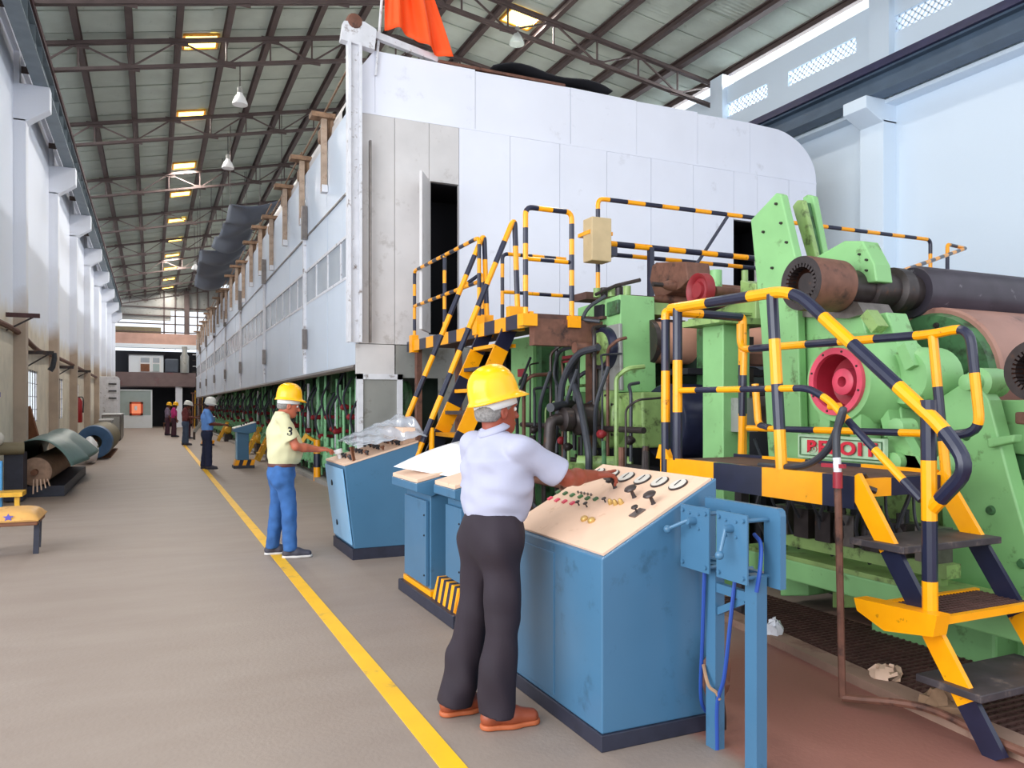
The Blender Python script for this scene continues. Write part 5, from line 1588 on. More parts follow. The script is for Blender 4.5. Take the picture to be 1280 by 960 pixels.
for k, (y0, y1) in enumerate(((2.74, 2.94), (2.5, 2.69))):
    pl = MB().span((SX - 0.06, y0, 0.79), (SX - 0.052, y1, 1.075)).build('switch_plate', 'blue', ss)
    for yy in (y0 + 0.02, y1 - 0.02):
        for zz in (0.815, 1.05):
            MB().cyl((SX - 0.07, yy, zz), (SX + 0.12, yy, zz), 0.009, 8).build('spacer_bolt', 'blue', pl)
    yc = (y0 + y1) / 2
    MB().lathe((SX - 0.1, yc, 1.01), (1, 0, 0), [(0, 0.015), (0.05, 0.02)], 12).build('lever_pivot', 'blue', pl)
    e = (SX - 0.14, yc + 0.09, 0.965) if k == 0 else (SX - 0.13, yc - 0.01, 0.905)
    lv = MB().cyl((SX - 0.09, yc, 1.015), e, 0.009, 10).ball(e, 0.019, 14, 10).build('lever', 'blue', pl)
    for j in range(4):
        a = math.pi / 4 + j * math.pi / 2
        MB().lathe((SX - 0.068, yc + 0.045 * math.cos(a), 1.01 + 0.045 * math.sin(a)), (1, 0, 0), [(0, 0.006), (0.01, 0.008)], 8).build('bolt', 'blue', pl)
for k, pts in enumerate(([(SX + 0.05, 2.58, 0.98), (SX + 0.03, 2.52, 0.95), (SX + 0.0, 2.49, 0.86), (SX - 0.01, 2.5, 0.76)], [(SX, 2.64, 0.8), (SX - 0.01, 2.66, 0.6), (SX - 0.01, 2.7, 0.35), (SX - 0.015, 2.74, 0.22), (SX - 0.015, 2.74, 0.02)], [(SX - 0.02, 2.82, 0.8), (SX - 0.015, 2.84, 0.5), (SX, 2.87, 0.2), (SX + 0.08, 2.9, 0.09)])):
    MB().tube(smooth_path(pts, 6), 0.009, 7).build('cable', 'cable_blue', ss)
MB().tube(smooth_path([(SX - 0.01, 2.84, 0.36), (SX - 0.03, 2.78, 0.29), (SX - 0.02, 2.74, 0.27), (SX - 0.01, 2.73, 0.24)], 5), 0.008, 6).build('tie_string', 'sack', ss)

# ---- twin desks on a striped base
tw = thing('twin_base', (2.2, 5.65, 0), 'dark steel channel base with yellow and black stripes under the twin blue desks', 'base')
tw.name = 'striped_pallet'
tw['category'] = 'pallet'
MB().span((1.86, 5.02, 0), (2.5, 6.32, 0.09)).build('channel', 'blue_dark', tw, bev=0.006)
MB().span((1.9, 5.6, 0.09), (2.48, 6.3, 0.13)).build('yellow_strip', 'yellow', tw)
sbk = MB()
def slant(u0, u1, mi):
    sbk.prism([(1.9, 5.06 + u0 * 0.5, 0.09), (1.9, 5.06 + u1 * 0.5, 0.09), (1.94, 5.06 + min(1, u1 + 0.05) * 0.5, 0.25), (1.94, 5.06 + min(1, u0 + 0.05) * 0.5, 0.25)], (0.3, 0, 0), mi)
for k in range(9):
    slant(k / 9, (k + 1) / 9, k % 2)
for k in range(6):
    x0, x1 = 1.9 + 0.1 * k, 1.9 + 0.1 * (k + 1)
    sbk.prism([(x0, 5.055, 0.09), (x1, 5.055, 0.09), (x1 + 0.04, 5.055, 0.25), (x0 + 0.04, 5.055, 0.25)], (0, 0.05, 0), k % 2)
sbk.build('striped_kerb', YB, tw)


def desk(name, x0, x1, y0, y1, zb, zt, label, xo):
    t = thing(name, ((x0 + x1) / 2, (y0 + y1) / 2, zb), label, 'console')
    MB().prism([(x0, y0, zb), (x0, y0, zt - 0.05), (x1, y0, zt + 0.1), (x1, y0, zb)], (0, y1 - y0, 0)).build('body', 'blue', t, bev=0.005)
    MB().span((x0 - 0.03, y0 + 0.03, zb + 0.02), (x0 - 0.002, y1 - 0.03, zt - 0.14)).build('door', 'blue', t, bev=0.005)
    MB().prism([(xo, y0 - 0.03, zt - 0.06), (xo, y0 - 0.03, zt + 0.0), (x1, y0 - 0.03, zt + 0.14), (x1, y0 - 0.03, zt + 0.1), (x0, y0 - 0.03, zt - 0.1)], (0, y1 - y0 + 0.06, 0)).build('desk_tray', 'blue', t, bev=0.004)
    MB().prism([(xo + 0.005, y0 - 0.02, zt + 0.003), (xo + 0.005, y0 - 0.02, zt + 0.033), (x1, y0 - 0.02, zt + 0.175), (x1, y0 - 0.02, zt + 0.145)], (0, y1 - y0 + 0.04, 0)).build('top_panel', 'beige', t, bev=0.004)
    for z in (zb + 0.1, (zb + zt) / 2, zt - 0.25):
        MB().ball((x0 - 0.032, y0 + 0.06, z), 0.008, 8, 6).build('door_screw', 'ink', t)
    return t


desk('blue_desk', 1.92, 2.4, 5.66, 6.27, 0.13, 0.94, 'blue desk with a closed door, farther of the pair behind the worker in white', 1.8)
desk('blue_desk', 2.0, 2.45, 5.12, 5.5, 0.25, 0.94, 'narrow blue desk, nearer of the pair behind the worker in white', 1.9)
def paperfn(u, v):
    a, b, c, d = Vector((1.76, 6.107, 1.007)), Vector((2.06, 5.487, 0.959)), Vector((2.3, 6.051, 1.204)), Vector((2.3, 5.601, 1.076))
    p = a.lerp(b, u).lerp(c.lerp(d, u), v)
    p.z += 0.02 * math.sin(math.pi * v) + 0.03
    return p
MB().grid(paperfn, 8, 8).build('paper_sheet', 'paper', label='large white sheet lying tilted across the twin blue desks', cat='paper', solid=0.003, fix=False)

# ---- leaning console of the worker in yellow
c2 = thing('leaning_console', (2.1, 8.15, 0), 'blue console with leaning front and a crowded knob panel beside the worker in blue jeans', 'console')
Y0, Y1 = 7.7, 8.6
MB().prism([(1.82, Y0, 0.11), (1.72, Y0, 0.93), (2.48, Y0, 1.15), (2.48, Y0, 0.11)], (0, Y1 - Y0, 0)).build('body', 'blue', c2, bev=0.006)
MB().prism([(1.80, Y0 + 0.03, 0.14), (1.702, Y0 + 0.03, 0.9), (1.714, Y0 + 0.03, 0.9), (1.812, Y0 + 0.03, 0.14)], (0, Y1 - Y0 - 0.06, 0)).build('front_door', mat('light_blue_door', (128, 176, 212), 0.3, var=0.08, scale=2), c2, bev=0.003)
for z in (0.72, 0.3):
    x = 1.70 + (0.9 - z) * 0.129
    MB().lathe((x - 0.004, 8.3, z), (1, 0, 0), [(0, 0.03), (0.02, 0.03)], 14).build('lock_hole', 'dark', c2)
MB().span((1.8, Y0 - 0.01, 0), (2.48, Y1, 0.11)).build('plinth', 'blue_dark', c2)
MB().prism([(1.72, Y0 - 0.005, 0.932), (1.72, Y0 - 0.005, 0.95), (2.48, Y0 - 0.005, 1.17), (2.48, Y0 - 0.005, 1.152)], (0, Y1 - Y0 + 0.01, 0)).build('top_panel', 'beige', c2)
n2_ = Vector((-0.29, 0, 1)).normalized()
for i in range(7):
    for j in range(4):
        x, y = 1.82 + 0.16 * j, Y0 + 0.08 + 0.12 * i
        p = Vector((x + R.uniform(-0.02, 0.02), y, 0.955 + (x - 1.72) * 0.29))
        MB().lathe(p, n2_, [(0, 0.012), (0.02, 0.01), (0.03, 0.024), (0.045, 0.02)], 10).build('knob', ['ink', 'iron', 'wood', 'ink'][(i + j) % 4], c2)
MB().span((2.35, Y0 + 0.1, 1.13), (2.48, Y1 - 0.05, 1.3)).build('rear_cover', 'beige', c2)
MB().bar((1.83, 7.72, 0.93), (1.8, 7.75, 1.12), 0.05, 0.01).build('sheet_prop', 'wood', c2)
MB().lathe((1.8, 8.25, 0.97), n2_, [(0, 0.02), (0.05, 0.02), (0.06, 0.045), (0.1, 0.045)], 14).build('joystick', 'white', c2)
def plasticfn(u, v):
    a, b, c, d = Vector((1.8, 7.62, 1.13)), Vector((2.55, 7.62, 1.22)), Vector((1.95, 9.1, 1.13)), Vector((2.62, 8.9, 1.42))
    p = a.lerp(b, u).lerp(c.lerp(d, u), v)
    p.z += 0.014 * math.sin(u * 16 + v * 11) * (0.4 + 0.6 * u) + 0.006 * math.sin(u * 37 - v * 9) + 0.08 * math.sin(math.pi * v) * u
    return p
MB().grid(plasticfn, 40, 14).build('plastic_sheet', 'plastic', label='clear rippled plastic sheet propped over the leaning blue console', cat='sheet', solid=0.004, fix=False)

# ---- pedestal consoles down the line
def pedestal(x, y, label):
    t = thing('pedestal_console', (x, y, 0), label, 'console')
    b = MB()
    for k in range(5):
        a = x - 0.22 + 0.09 * k
        b.prism([(a, y - 0.22, 0.07), (a + 0.09, y - 0.22, 0.07), (a + 0.13, y - 0.22, 0.2), (a + 0.04, y - 0.22, 0.2)], (0, 0.44, 0), k % 2)
    b.build('striped_plinth', YB, t)
    MB().span((x - 0.24, y - 0.24, 0), (x + 0.25, y + 0.24, 0.07)).build('foot', 'blue_dark', t)
    MB().span((x - 0.15, y - 0.18, 0.2), (x + 0.12, y + 0.18, 0.93)).build('pedestal', 'blue', t, bev=0.01)
    MB().span((x - 0.17, y - 0.16, 0.22), (x - 0.15, y + 0.16, 0.9)).build('door', mat('pale_blue_door', (150, 190, 216), 0.3) if 'pale_blue_door' not in bpy.data.materials else bpy.data.materials['pale_blue_door'], t)
    MB().prism([(x - 0.24, y - 0.3, 0.9), (x - 0.24, y - 0.3, 0.97), (x + 0.28, y - 0.3, 1.12), (x + 0.28, y - 0.3, 0.9), (x + 0.1, y - 0.3, 0.85)], (0, 0.6, 0)).build('desk_tray', 'blue', t, bev=0.008)
    MB().prism([(x - 0.24, y - 0.29, 0.972), (x - 0.24, y - 0.29, 0.99), (x + 0.28, y - 0.29, 1.14), (x + 0.28, y - 0.29, 1.122)], (0, 0.58, 0)).build('top_panel', 'gauge', t)
    for k in range(4):
        MB().lathe((x - 0.05 + 0.07 * k, y - 0.15 + 0.1 * k, 1.04 + 0.02 * k), (0, 0, 1), [(0, 0.015), (0.04, 0.02)], 8).build('knob', 'ink', t)


pedestal(2.05, 20.45, 'blue pedestal console in front of the worker in the sky blue shirt')
pedestal(1.95, 32.7, 'blue pedestal console in front of the worker in the maroon shirt')
# yellow frames and posts in front of the dryer
for k, (x, y, lab_) in enumerate(((3.05, 26.0, 'yellow machine step behind the nearer pedestal console'), (2.95, 22.5, 'low yellow machine guard right of the nearer pedestal console'), (2.9, 36.0, 'yellow machine step far down beside the farther pedestal console'))):
    t = thing('yellow_step', (x, y, 0), lab_, 'step')
    MB().bar((x - 0.3, y, 0.02), (x + 0.1, y, 0.85), 0.06, 0.1).build('stringer', 'rail_ochre', t)
    MB().bar((x - 0.3, y + 0.5, 0.02), (x + 0.1, y + 0.5, 0.85), 0.06, 0.1).build('stringer', 'rail_ochre', t)
    for j in range(3):
        MB().span((x - 0.3 + 0.13 * j, y, 0.2 + 0.22 * j), (x - 0.1 + 0.13 * j, y + 0.5, 0.24 + 0.22 * j)).build('tread', 'rail_ochre', t)
    MB().lathe((x + 0.1, y - 0.2, 0.5), (0, 1, 0), [(0, 0.12), (0.1, 0.18), (0.5, 0.18), (0.6, 0.1)], 14).build('motor', 'rail_ochre', t)
    MB().span((x - 0.05, y - 0.15, 0), (x + 0.25, y + 0.45, 0.33)).build('motor_block', 'iron', t)
bo = thing('striped_post', (3.06, 16.2, 0), 'short yellow and black post with slanting strut behind the worker in jeans', 'post')
rail([(3.06, 16.2, 0), (3.06, 16.2, 0.84)], 0.07, 0.28, 0).build('post', YB, bo)
MB().bar((2.55, 16.6, 0.35), (2.9, 16.4, 0.95), 0.06, 0.08).build('strut', 'rail_ochre', bo)
MB().bar((2.9, 16.4, 0.9), (3.06, 16.2, 0.8), 0.05, 0.06).build('link', 'rail_ochre', bo)
MB().span((2.5, 16.5, 0), (2.62, 16.7, 0.4)).build('foot', 'iron', bo)

# ================================================================== left side of the aisle
st = thing('cushion_stool', (-1.3, 9.4, 0), 'stool with thick tan cushion and dark wooden legs at the left edge', 'stool')
for x, y in ((-1.09, 9.42), (-1.5, 9.32), (-1.12, 9.85), (-1.5, 9.8)):
    MB().bar((x, y, 0), (x * 0.99, y, 0.36), 0.05, 0.05).build('leg', 'blue_dark', st)
MB().span((-1.54, 9.27, 0.31), (-1.06, 9.9, 0.36)).build('frame', 'wood', st, bev=0.01)
cu = MB()
for _ in (0,):
    def cfn(u, v):
        a, b = u * 2 - 1, v * 2 - 1
        h = (1 - abs(a) ** 4) * (1 - abs(b) ** 4)
        return (-1.3 + 0.26 * a, 9.58 + 0.34 * b, 0.37 + 0.1 * h ** 0.6)
    cu.grid(cfn, 16, 16)
    cu.span((-1.55, 9.25, 0.355), (-1.05, 9.91, 0.375))
cu.build('cushion', 'tan_cushion', st)
s5 = MB()
pts = []
for k in range(10):
    a, r = k * math.pi / 5 + 0.3, (0.05 if k % 2 == 0 else 0.022)
    pts.append((-1.31 + r * math.cos(a), 9.243, 0.405 + r * math.sin(a) * 0.8))
s5.prism(pts, (0, 0.01, 0))
s5.build('star_print', mat('violet_print', (90, 80, 170), 0.6), st)
tr_ = thing('steel_trolley', (-2.0, 14.6, 0), 'dark trolley with olive top rail and sky blue frame left of the tarpaulin', 'trolley')
MB().span((-2.12, 14.55, 0.02), (-1.86, 15.0, 0.78)).build('side_panel', 'blue_dark', tr_)
MB().tube([(-2.4, 14.4, 0.86), (-1.84, 14.5, 0.86)], 0.1, 12).build('top_rail', 'olive', tr_)
MB().span((-2.02, 13.0, 0.0), (-1.92, 13.1, 0.75)).build('blue_post', mat('sky_blue_frame', (70, 160, 224), 0.4), tr_)
MB().span((-2.0, 12.6, 0.28), (-1.62, 13.0, 0.34)).build('ochre_bar', 'rail_ochre', tr_)
MB().span((-1.72, 12.65, 0.0), (-1.66, 12.72, 0.3)).build('leg', 'rail_ochre', tr_)
MB().ball((-2.2, 14.3, 1.02), (0.13, 0.13, 0.12)).build('float_ball', 'gauge', tr_)
ob = thing('orange_board', (-2.4, 15.4, 0.0), 'orange board with purple top edge leaning at the left wall', 'board')
MB().span((-2.45, 15.0, 0.2), (-2.38, 15.7, 1.68)).build('board', 'orange', ob)
MB().span((-2.46, 14.95, 1.68), (-2.34, 15.75, 1.76)).build('top_edge', mat('violet_edge', (120, 90, 170), 0.5), ob)
MB().span((-2.45, 15.0, 0.0), (-2.38, 15.08, 0.2)).span((-2.45, 15.62, 0.0), (-2.38, 15.7, 0.2)).build('foot', 'wood', ob)
pk = MB().bar((-2.05, 19.2, 0.0), (-2.44, 19.4, 1.5), 0.05, 0.22)
pk.build('leaning_plank', 'wood', label='brown plank leaning on the left wall before the first window', cat='plank')
# tarpaulin covered roll
r1 = thing('paper_roll', (-1.85, 17, 0), 'wound roll with torn buff end under the green grey tarpaulin', 'roll')
MB().lathe((-1.78, 15.3, 0.42), (0, 1, 0), [(0, 0.05), (0.01, 0.2), (0.03, 0.24), (5, 0.26)], 24).build('winding', 'roll_core', r1)
MB().lathe((-1.78, 15.1, 0.42), (0, 1, 0), [(0, 0.05), (0.3, 0.05)], 12).build('core', 'wood', r1)
MB().span((-2.15, 15.25, 0), (-1.35, 20.0, 0.18)).build('cradle', 'blue_dark', r1)
for k in range(5):
    MB().bar((-1.8 + 0.05 * k, 15.25, 0.3), (-1.8 + 0.06 * k, 15.2, 0.06 + 0.03 * k), 0.02, 0.008).build('loose_strip', 'beige', r1)
def tarpfn(u, v):
    y = 15.0 + 5.6 * u
    a = -0.35 + v * (math.pi * 0.9 + 0.35)
    r = 0.46 + 0.04 * math.sin(u * 7 + 1) + 0.12 * math.sin(math.pi * u) + 0.03 * math.sin(v * 9 + u * 4)
    x = -1.72 - r * 0.95 * math.cos(a)
    z = 0.42 + r * 1.05 * math.sin(a)
    if v > 0.8:
        x += (v - 0.8) * 1.1 * (0.6 + 0.4 * math.sin(u * 12))
        z -= (v - 0.8) * 0.3
    z += 0.05 * math.sin(u * 11) * v
    if u < 0.12:
        x += (0.12 - u) * 1.5 * (0.5 - v)
        z += (0.12 - u) * 1.2 * (1 - v)
    return (x, y + 0.5 * (v - 0.5) * (u - 0.3), max(0.1, z))
MB().grid(tarpfn, 48, 28).build('tarpaulin', 'tarp', label='stiff green grey tarpaulin thrown over the roll on the left', cat='tarpaulin', solid=0.012, fix=False)
r2_ = thing('blue_wrapped_roll', (-1.7, 29, 0), 'fat roll with blue wrapped end and olive skin by the left wall', 'roll')
MB().lathe((-1.5, 25.2, 0.5), (0, 1, 0), [(0.02, 0.2), (0, 0.24), (0, 0.46), (0.6, 0.48), (0.6, 0.24)], 30, closed=True).build('blue_end', 'blue_wrap', r2_)
MB().lathe((-1.5, 25.8, 0.5), (0, 1, 0), [(0, 0.46), (0.1, 0.49), (5.0, 0.49)], 30).build('skin', 'olive', r2_)
MB().lathe((-1.5, 25.1, 0.5), (0, 1, 0), [(0, 0.08), (0.6, 0.08)], 14).build('core', 'wood', r2_)
MB().span((-1.9, 26.0, 0), (-1.1, 31, 0.05)).build('skid', 'wood', r2_)
wb = thing('white_bundle', (-1.6, 23.0, 0), 'white wrapped bundle lying before the blue ended roll', 'bundle')
b = MB().ball((-1.5, 23.6, 0.36), (0.2, 0.7, 0.34), 18, 12)
b.v = [(x + 0.02 * math.sin(y * 20 + z * 9), y, z + 0.03 * math.sin(x * 22 + y * 6)) for x, y, z in b.v]
b.build('wrap', 'white', wb)
MB().tube([(-1.7, 23.6, 0.45), (-1.5, 23.6, 0.715), (-1.3, 23.6, 0.42)], 0.02, 6).build('tie', 'olive', wb)
for k, (x0, y0, w, l, h, lab_) in enumerate(((-1.95, 36.0, 0.45, 1.4, 0.95, 'grey cupboard past the olive roll, nearer of two'), (-2.0, 38.6, 0.75, 4.0, 1.15, 'long dark cupboard with pale cloth on top, farther of two'))):
    t = thing('floor_cupboard', (x0, y0, 0), lab_, 'cupboard')
    MB().span((x0, y0, 0.06), (x0 + w, y0 + l, h)).build('body', 'grey_sheet' if k == 0 else 'steel', t, bev=0.02)
    MB().span((x0 + 0.04, y0 + 0.04, 0), (x0 + w - 0.04, y0 + l - 0.04, 0.06)).build('plinth', 'blue_dark', t)
    MB().span((x0 - 0.02, y0 - 0.02, h), (x0 + w + 0.02, y0 + l, h + 0.05)).build('top', 'white', t)
    MB().span((x0 + 0.05, y0 - 0.02, 0.15), (x0 + w - 0.05, y0, h - 0.08)).build('door', 'grey_sheet', t)
dc = thing('distribution_cabinet', (-2.2, 44.5, 0), 'tall grey cabinet with black handles against the far left wall', 'cabinet')
MB().span((-2.45, 43.5, 0.1), (-1.55, 46, 3.0)).build('body', 'white_post', dc, bev=0.02)
MB().span((-2.4, 43.6, 0), (-1.6, 45.9, 0.1)).build('plinth', 'blue_dark', dc)
for k in range(3):
    MB().span((-1.95, 43.42, 1.9 + 0.35 * k), (-1.6, 43.5, 1.96 + 0.35 * k)).build('handle', 'ink', dc)
MB().span((-1.55, 43.6, 0.2), (-1.52, 44.7, 2.9)).build('door', 'white_post', dc)
MB().span((-1.55, 44.75, 0.2), (-1.52, 45.9, 2.9)).build('door', 'white_post', dc)


# ================================================================== people
class Field:
    """signed distance field of blended limbs, meshed as one continuous surface"""

    def __init__(s, h):
        s.h, s.p, s.cuts = h, [], []

    def cap(s, a, b, ra, rb=None, k=0.02, sq=None, flat=False):
        s.p.append(('c', np.array(a, float), np.array(b, float), ra, ra if rb is None else rb, k, sq, flat))
        return s

    def ell(s, c, r, k=0.02, rot=None, sub=False):
        s.p.append(('e', np.array(c, float), np.array(r, float), k, rot, sub))
        return s

    def cut(s, p, n):
        s.cuts.append((np.array(p, float), np.array(n, float)))
        return s

    def mesh(s, fold=0.0, seed=1):
        lo, hi = np.full(3, 1e9), np.full(3, -1e9)
        for q in s.p:
            if q[0] == 'c':
                m = max(q[3], q[4]) * (1.0 if q[6] is None else max(1.0, q[6][1])) + 0.02
                lo = np.minimum(lo, np.minimum(q[1], q[2]) - m)
                hi = np.maximum(hi, np.maximum(q[1], q[2]) + m)
            elif not q[5]:
                m = q[2].max() + 0.02
                lo = np.minimum(lo, q[1] - m)
                hi = np.maximum(hi, q[1] + m)
        h = s.h
        n = np.ceil((hi - lo) / h).astype(int) + 3
        lo = lo - h
        d = np.full(n, 0.5, np.float32)
        ax = [lo[i] + h * np.arange(n[i]) for i in range(3)]
        for q in s.p:
            k = q[5] if q[0] == 'c' else q[3]
            if q[0] == 'c':
                m = max(q[3], q[4]) * (1.0 if q[6] is None else max(1.0, q[6][1])) + k + 3 * h
                a, b = np.minimum(q[1], q[2]) - m, np.maximum(q[1], q[2]) + m
            else:
                m = q[2].max() + k + 3 * h
                a, b = q[1] - m, q[1] + m
            i0 = np.clip(np.floor((a - lo) / h).astype(int), 0, n - 1)
            i1 = np.clip(np.ceil((b - lo) / h).astype(int) + 1, 1, n)
            if (i1 <= i0).any():
                continue
            sl = tuple(slice(i0[i], i1[i]) for i in range(3))
            X = [ax[0][sl[0]][:, None, None], ax[1][sl[1]][None, :, None], ax[2][sl[2]][None, None, :]]
            if q[0] == 'c':
                A, B, ra, rb, sq, flat = q[1], q[2], q[3], q[4], q[6], q[7]
                ba = B - A
                L2 = max(float(ba @ ba), 1e-9)
                P = [X[i] - A[i] for i in range(3)]
                t0 = (P[0] * ba[0] + P[1] * ba[1] + P[2] * ba[2]) / L2
                t = np.clip(t0, 0, 1)
                D = [P[i] - t * ba[i] for i in range(3)]
                if sq is None:
                    dd = np.sqrt(D[0] ** 2 + D[1] ** 2 + D[2] ** 2) - (ra + (rb - ra) * t)
                else:
                    v, f = np.array(sq[0], float), sq[1]
                    v = v / np.linalg.norm(v)
                    al = D[0] * v[0] + D[1] * v[1] + D[2] * v[2]
                    g = al * (1 / f - 1)
                    dd = np.sqrt((D[0] + g * v[0]) ** 2 + (D[1] + g * v[1]) ** 2 + (D[2] + g * v[2]) ** 2) - (ra + (rb - ra) * t)
                if flat:
                    dd = np.maximum(dd, (t0 - 1) * math.sqrt(L2))
                sub = False
            else:
                c, r, rot, sub = q[1], q[2], q[4], q[5]
                P = [X[i] - c[i] for i in range(3)]
                if rot is not None:
                    m3 = np.array(rot).T
                    P = [m3[i][0] * P[0] + m3[i][1] * P[1] + m3[i][2] * P[2] for i in range(3)]
                k0 = np.sqrt((P[0] / r[0]) ** 2 + (P[1] / r[1]) ** 2 + (P[2] / r[2]) ** 2)
                k1 = np.sqrt((P[0] / r[0] ** 2) ** 2 + (P[1] / r[1] ** 2) ** 2 + (P[2] / r[2] ** 2) ** 2)
                dd = k0 * (k0 - 1) / np.maximum(k1, 1e-6)
            cur = d[sl]
            if sub:
                dd = -dd
                hh = np.clip(0.5 - 0.5 * (cur - dd) / k, 0, 1)
                d[sl] = cur * (1 - hh) + dd * hh + k * hh * (1 - hh)
                d[sl] = np.maximum(d[sl], cur)
            else:
                hh = np.clip(0.5 + 0.5 * (cur - dd) / k, 0, 1)
                d[sl] = cur * (1 - hh) + dd * hh - k * hh * (1 - hh)
        if fold:
            rn = np.random.RandomState(seed)
            X, Y, Z = ax[0][:, None, None], ax[1][None, :, None], ax[2][None, None, :]
            w = 0
            for i in range(6):
                v = rn.normal(size=3) * np.array([1, 1, 1.5])
                v = v / np.linalg.norm(v) * rn.uniform(24, 70)
                w = w + np.sin(v[0] * X + v[1] * Y + v[2] * Z + rn.uniform(0, 6) + 1.2 * np.sin(9 * Z + 7 * X + i)) * (26 / np.linalg.norm(v))
            d += (fold * w * 0.5).astype(np.float32)
        for p, nn in s.cuts:
            pl = (ax[0][:, None, None] - p[0]) * nn[0] + (ax[1][None, :, None] - p[1]) * nn[1] + (ax[2][None, None, :] - p[2]) * nn[2]
            d = np.maximum(d, pl.astype(np.float32))
        return surface_nets(d, lo, h)


def surface_nets(d, lo, h):
    s = d < 0
    n = np.array(d.shape)
    cnt = np.zeros(n - 1, np.uint8)
    for i in (0, 1):
        for j in (0, 1):
            for k in (0, 1):
                cnt += s[i:n[0] - 1 + i, j:n[1] - 1 + j, k:n[2] - 1 + k]
    act = np.argwhere((cnt > 0) & (cnt < 8))
    idx = np.full(n - 1, -1, np.int32)
    idx[tuple(act.T)] = np.arange(len(act))
    acc = np.zeros((len(act), 3))
    num = np.zeros(len(act))
    cor = [(i, j, k) for i in (0, 1) for j in (0, 1) for k in (0, 1)]
    val = {c: d[act[:, 0] + c[0], act[:, 1] + c[1], act[:, 2] + c[2]] for c in cor}
    for c in cor:
        for a in range(3):
            if c[a] == 0:
                e = list(c)
                e[a] = 1
                e = tuple(e)
                v0, v1 = val[c], val[e]
                x = (v0 < 0) != (v1 < 0)
                t = np.where(x, v0 / np.where(x, v0 - v1, 1), 0)
                p = np.array(c, float)[None, :].repeat(len(act), 0)
                p[:, a] = t
                acc += p * x[:, None]
                num += x
    V = lo + h * (act + acc / num[:, None])
    F = []
    for a in range(3):
        sl0 = [slice(1, -1)] * 3
        sl0[a] = slice(0, -1)
        sl1 = list(sl0)
        sl1[a] = slice(1, None)
        s0, s1 = s[tuple(sl0)], s[tuple(sl1)]
        e = np.argwhere(s0 != s1)
        if not len(e):
            continue
        fl = s0[tuple(e.T)]
        off = np.ones(3, int)
        off[a] = 0
        e = e + off
        b, c = (a + 1) % 3, (a + 2) % 3
        q = []
        for db, dc in ((0, 0), (-1, 0), (-1, -1), (0, -1)):
            g = e.copy()
            g[:, b] += db
            g[:, c] += dc
            q.append(idx[tuple(g.T)])
        q = np.stack(q, 1)
        q[~fl] = q[~fl][:, ::-1]
        F.append(q)
    return V, np.concatenate(F)


def net_object(name, vf, m, parent=None, M4=None):
    V, F = vf
    me = bpy.data.meshes.new(name)
    me.vertices.add(len(V))
    me.vertices.foreach_set('co', np.asarray(V, np.float32).ravel())
    me.loops.add(len(F) * 4)
    me.loops.foreach_set('vertex_index', F.astype(np.int32).ravel())
    me.polygons.add(len(F))
    me.polygons.foreach_set('loop_start', np.arange(0, len(F) * 4, 4, dtype=np.int32))
    me.polygons.foreach_set('use_smooth', np.ones(len(F), bool))
    me.update(calc_edges=True)
    me.validate()
    me.materials.append(M[m])
    o = bpy.data.objects.new(name, me)
    COL.objects.link(o)
    if parent is not None:
        o.parent = parent
    return o


def hand(f, wrist, d, n, t, curls=(0.35, 0.35, 0.4, 0.45), thumb=0.5, sc=1.0, spread=0.07):
    """palm from the wrist along d, n out of the back of the hand, t toward the thumb side"""
    d, n, t = Vector(d).normalized(), Vector(n).normalized(), Vector(t)
    n = (n - d * n.dot(d)).normalized()
    t = (t - d * t.dot(d) - n * t.dot(n)).normalized()
    w = Vector(wrist)
    lens = (0.92, 1.05, 0.97, 0.76)
    for i in range(4):
        off = (0.03 - 0.0205 * i) * sc
        kn = w + d * (0.093 - 0.006 * abs(i - 1)) * sc + t * off
        f.cap(w + t * off * 0.6 + d * 0.01, kn, 0.0145 * sc, 0.0115 * sc, 0.012)
        dirn = (d + t * (0.03 - 0.0205 * i) * spread / 0.03).normalized()
        p, ang = kn, 0.0
        for L, r0, r1, cf in ((0.042, 0.0098, 0.009, 0.8), (0.026, 0.009, 0.0083, 1.2), (0.021, 0.0083, 0.0072, 0.9)):
            ang += curls[i] * cf
            q = p + (dirn * math.cos(ang) - n * math.sin(ang)) * L * lens[i] * sc
            f.cap(p, q, r0 * sc, r1 * sc, 0.004)
            p = q
    b = w + d * 0.022 * sc + t * 0.026 * sc - n * 0.004
    td = (d * 0.62 + t * 0.72 - n * 0.32 * thumb).normalized()
    p = b
    for L, r0, r1, bend in ((0.042, 0.0145, 0.0118, 0), (0.033, 0.0115, 0.0105, 0.45), (0.026, 0.0105, 0.0085, 0.35)):
        td = (td + d * bend - n * bend * 0.35 * thumb).normalized()
        q = p + td * L * sc
        f.cap(p, q, r0 * sc, r1 * sc, 0.006)
        p = q


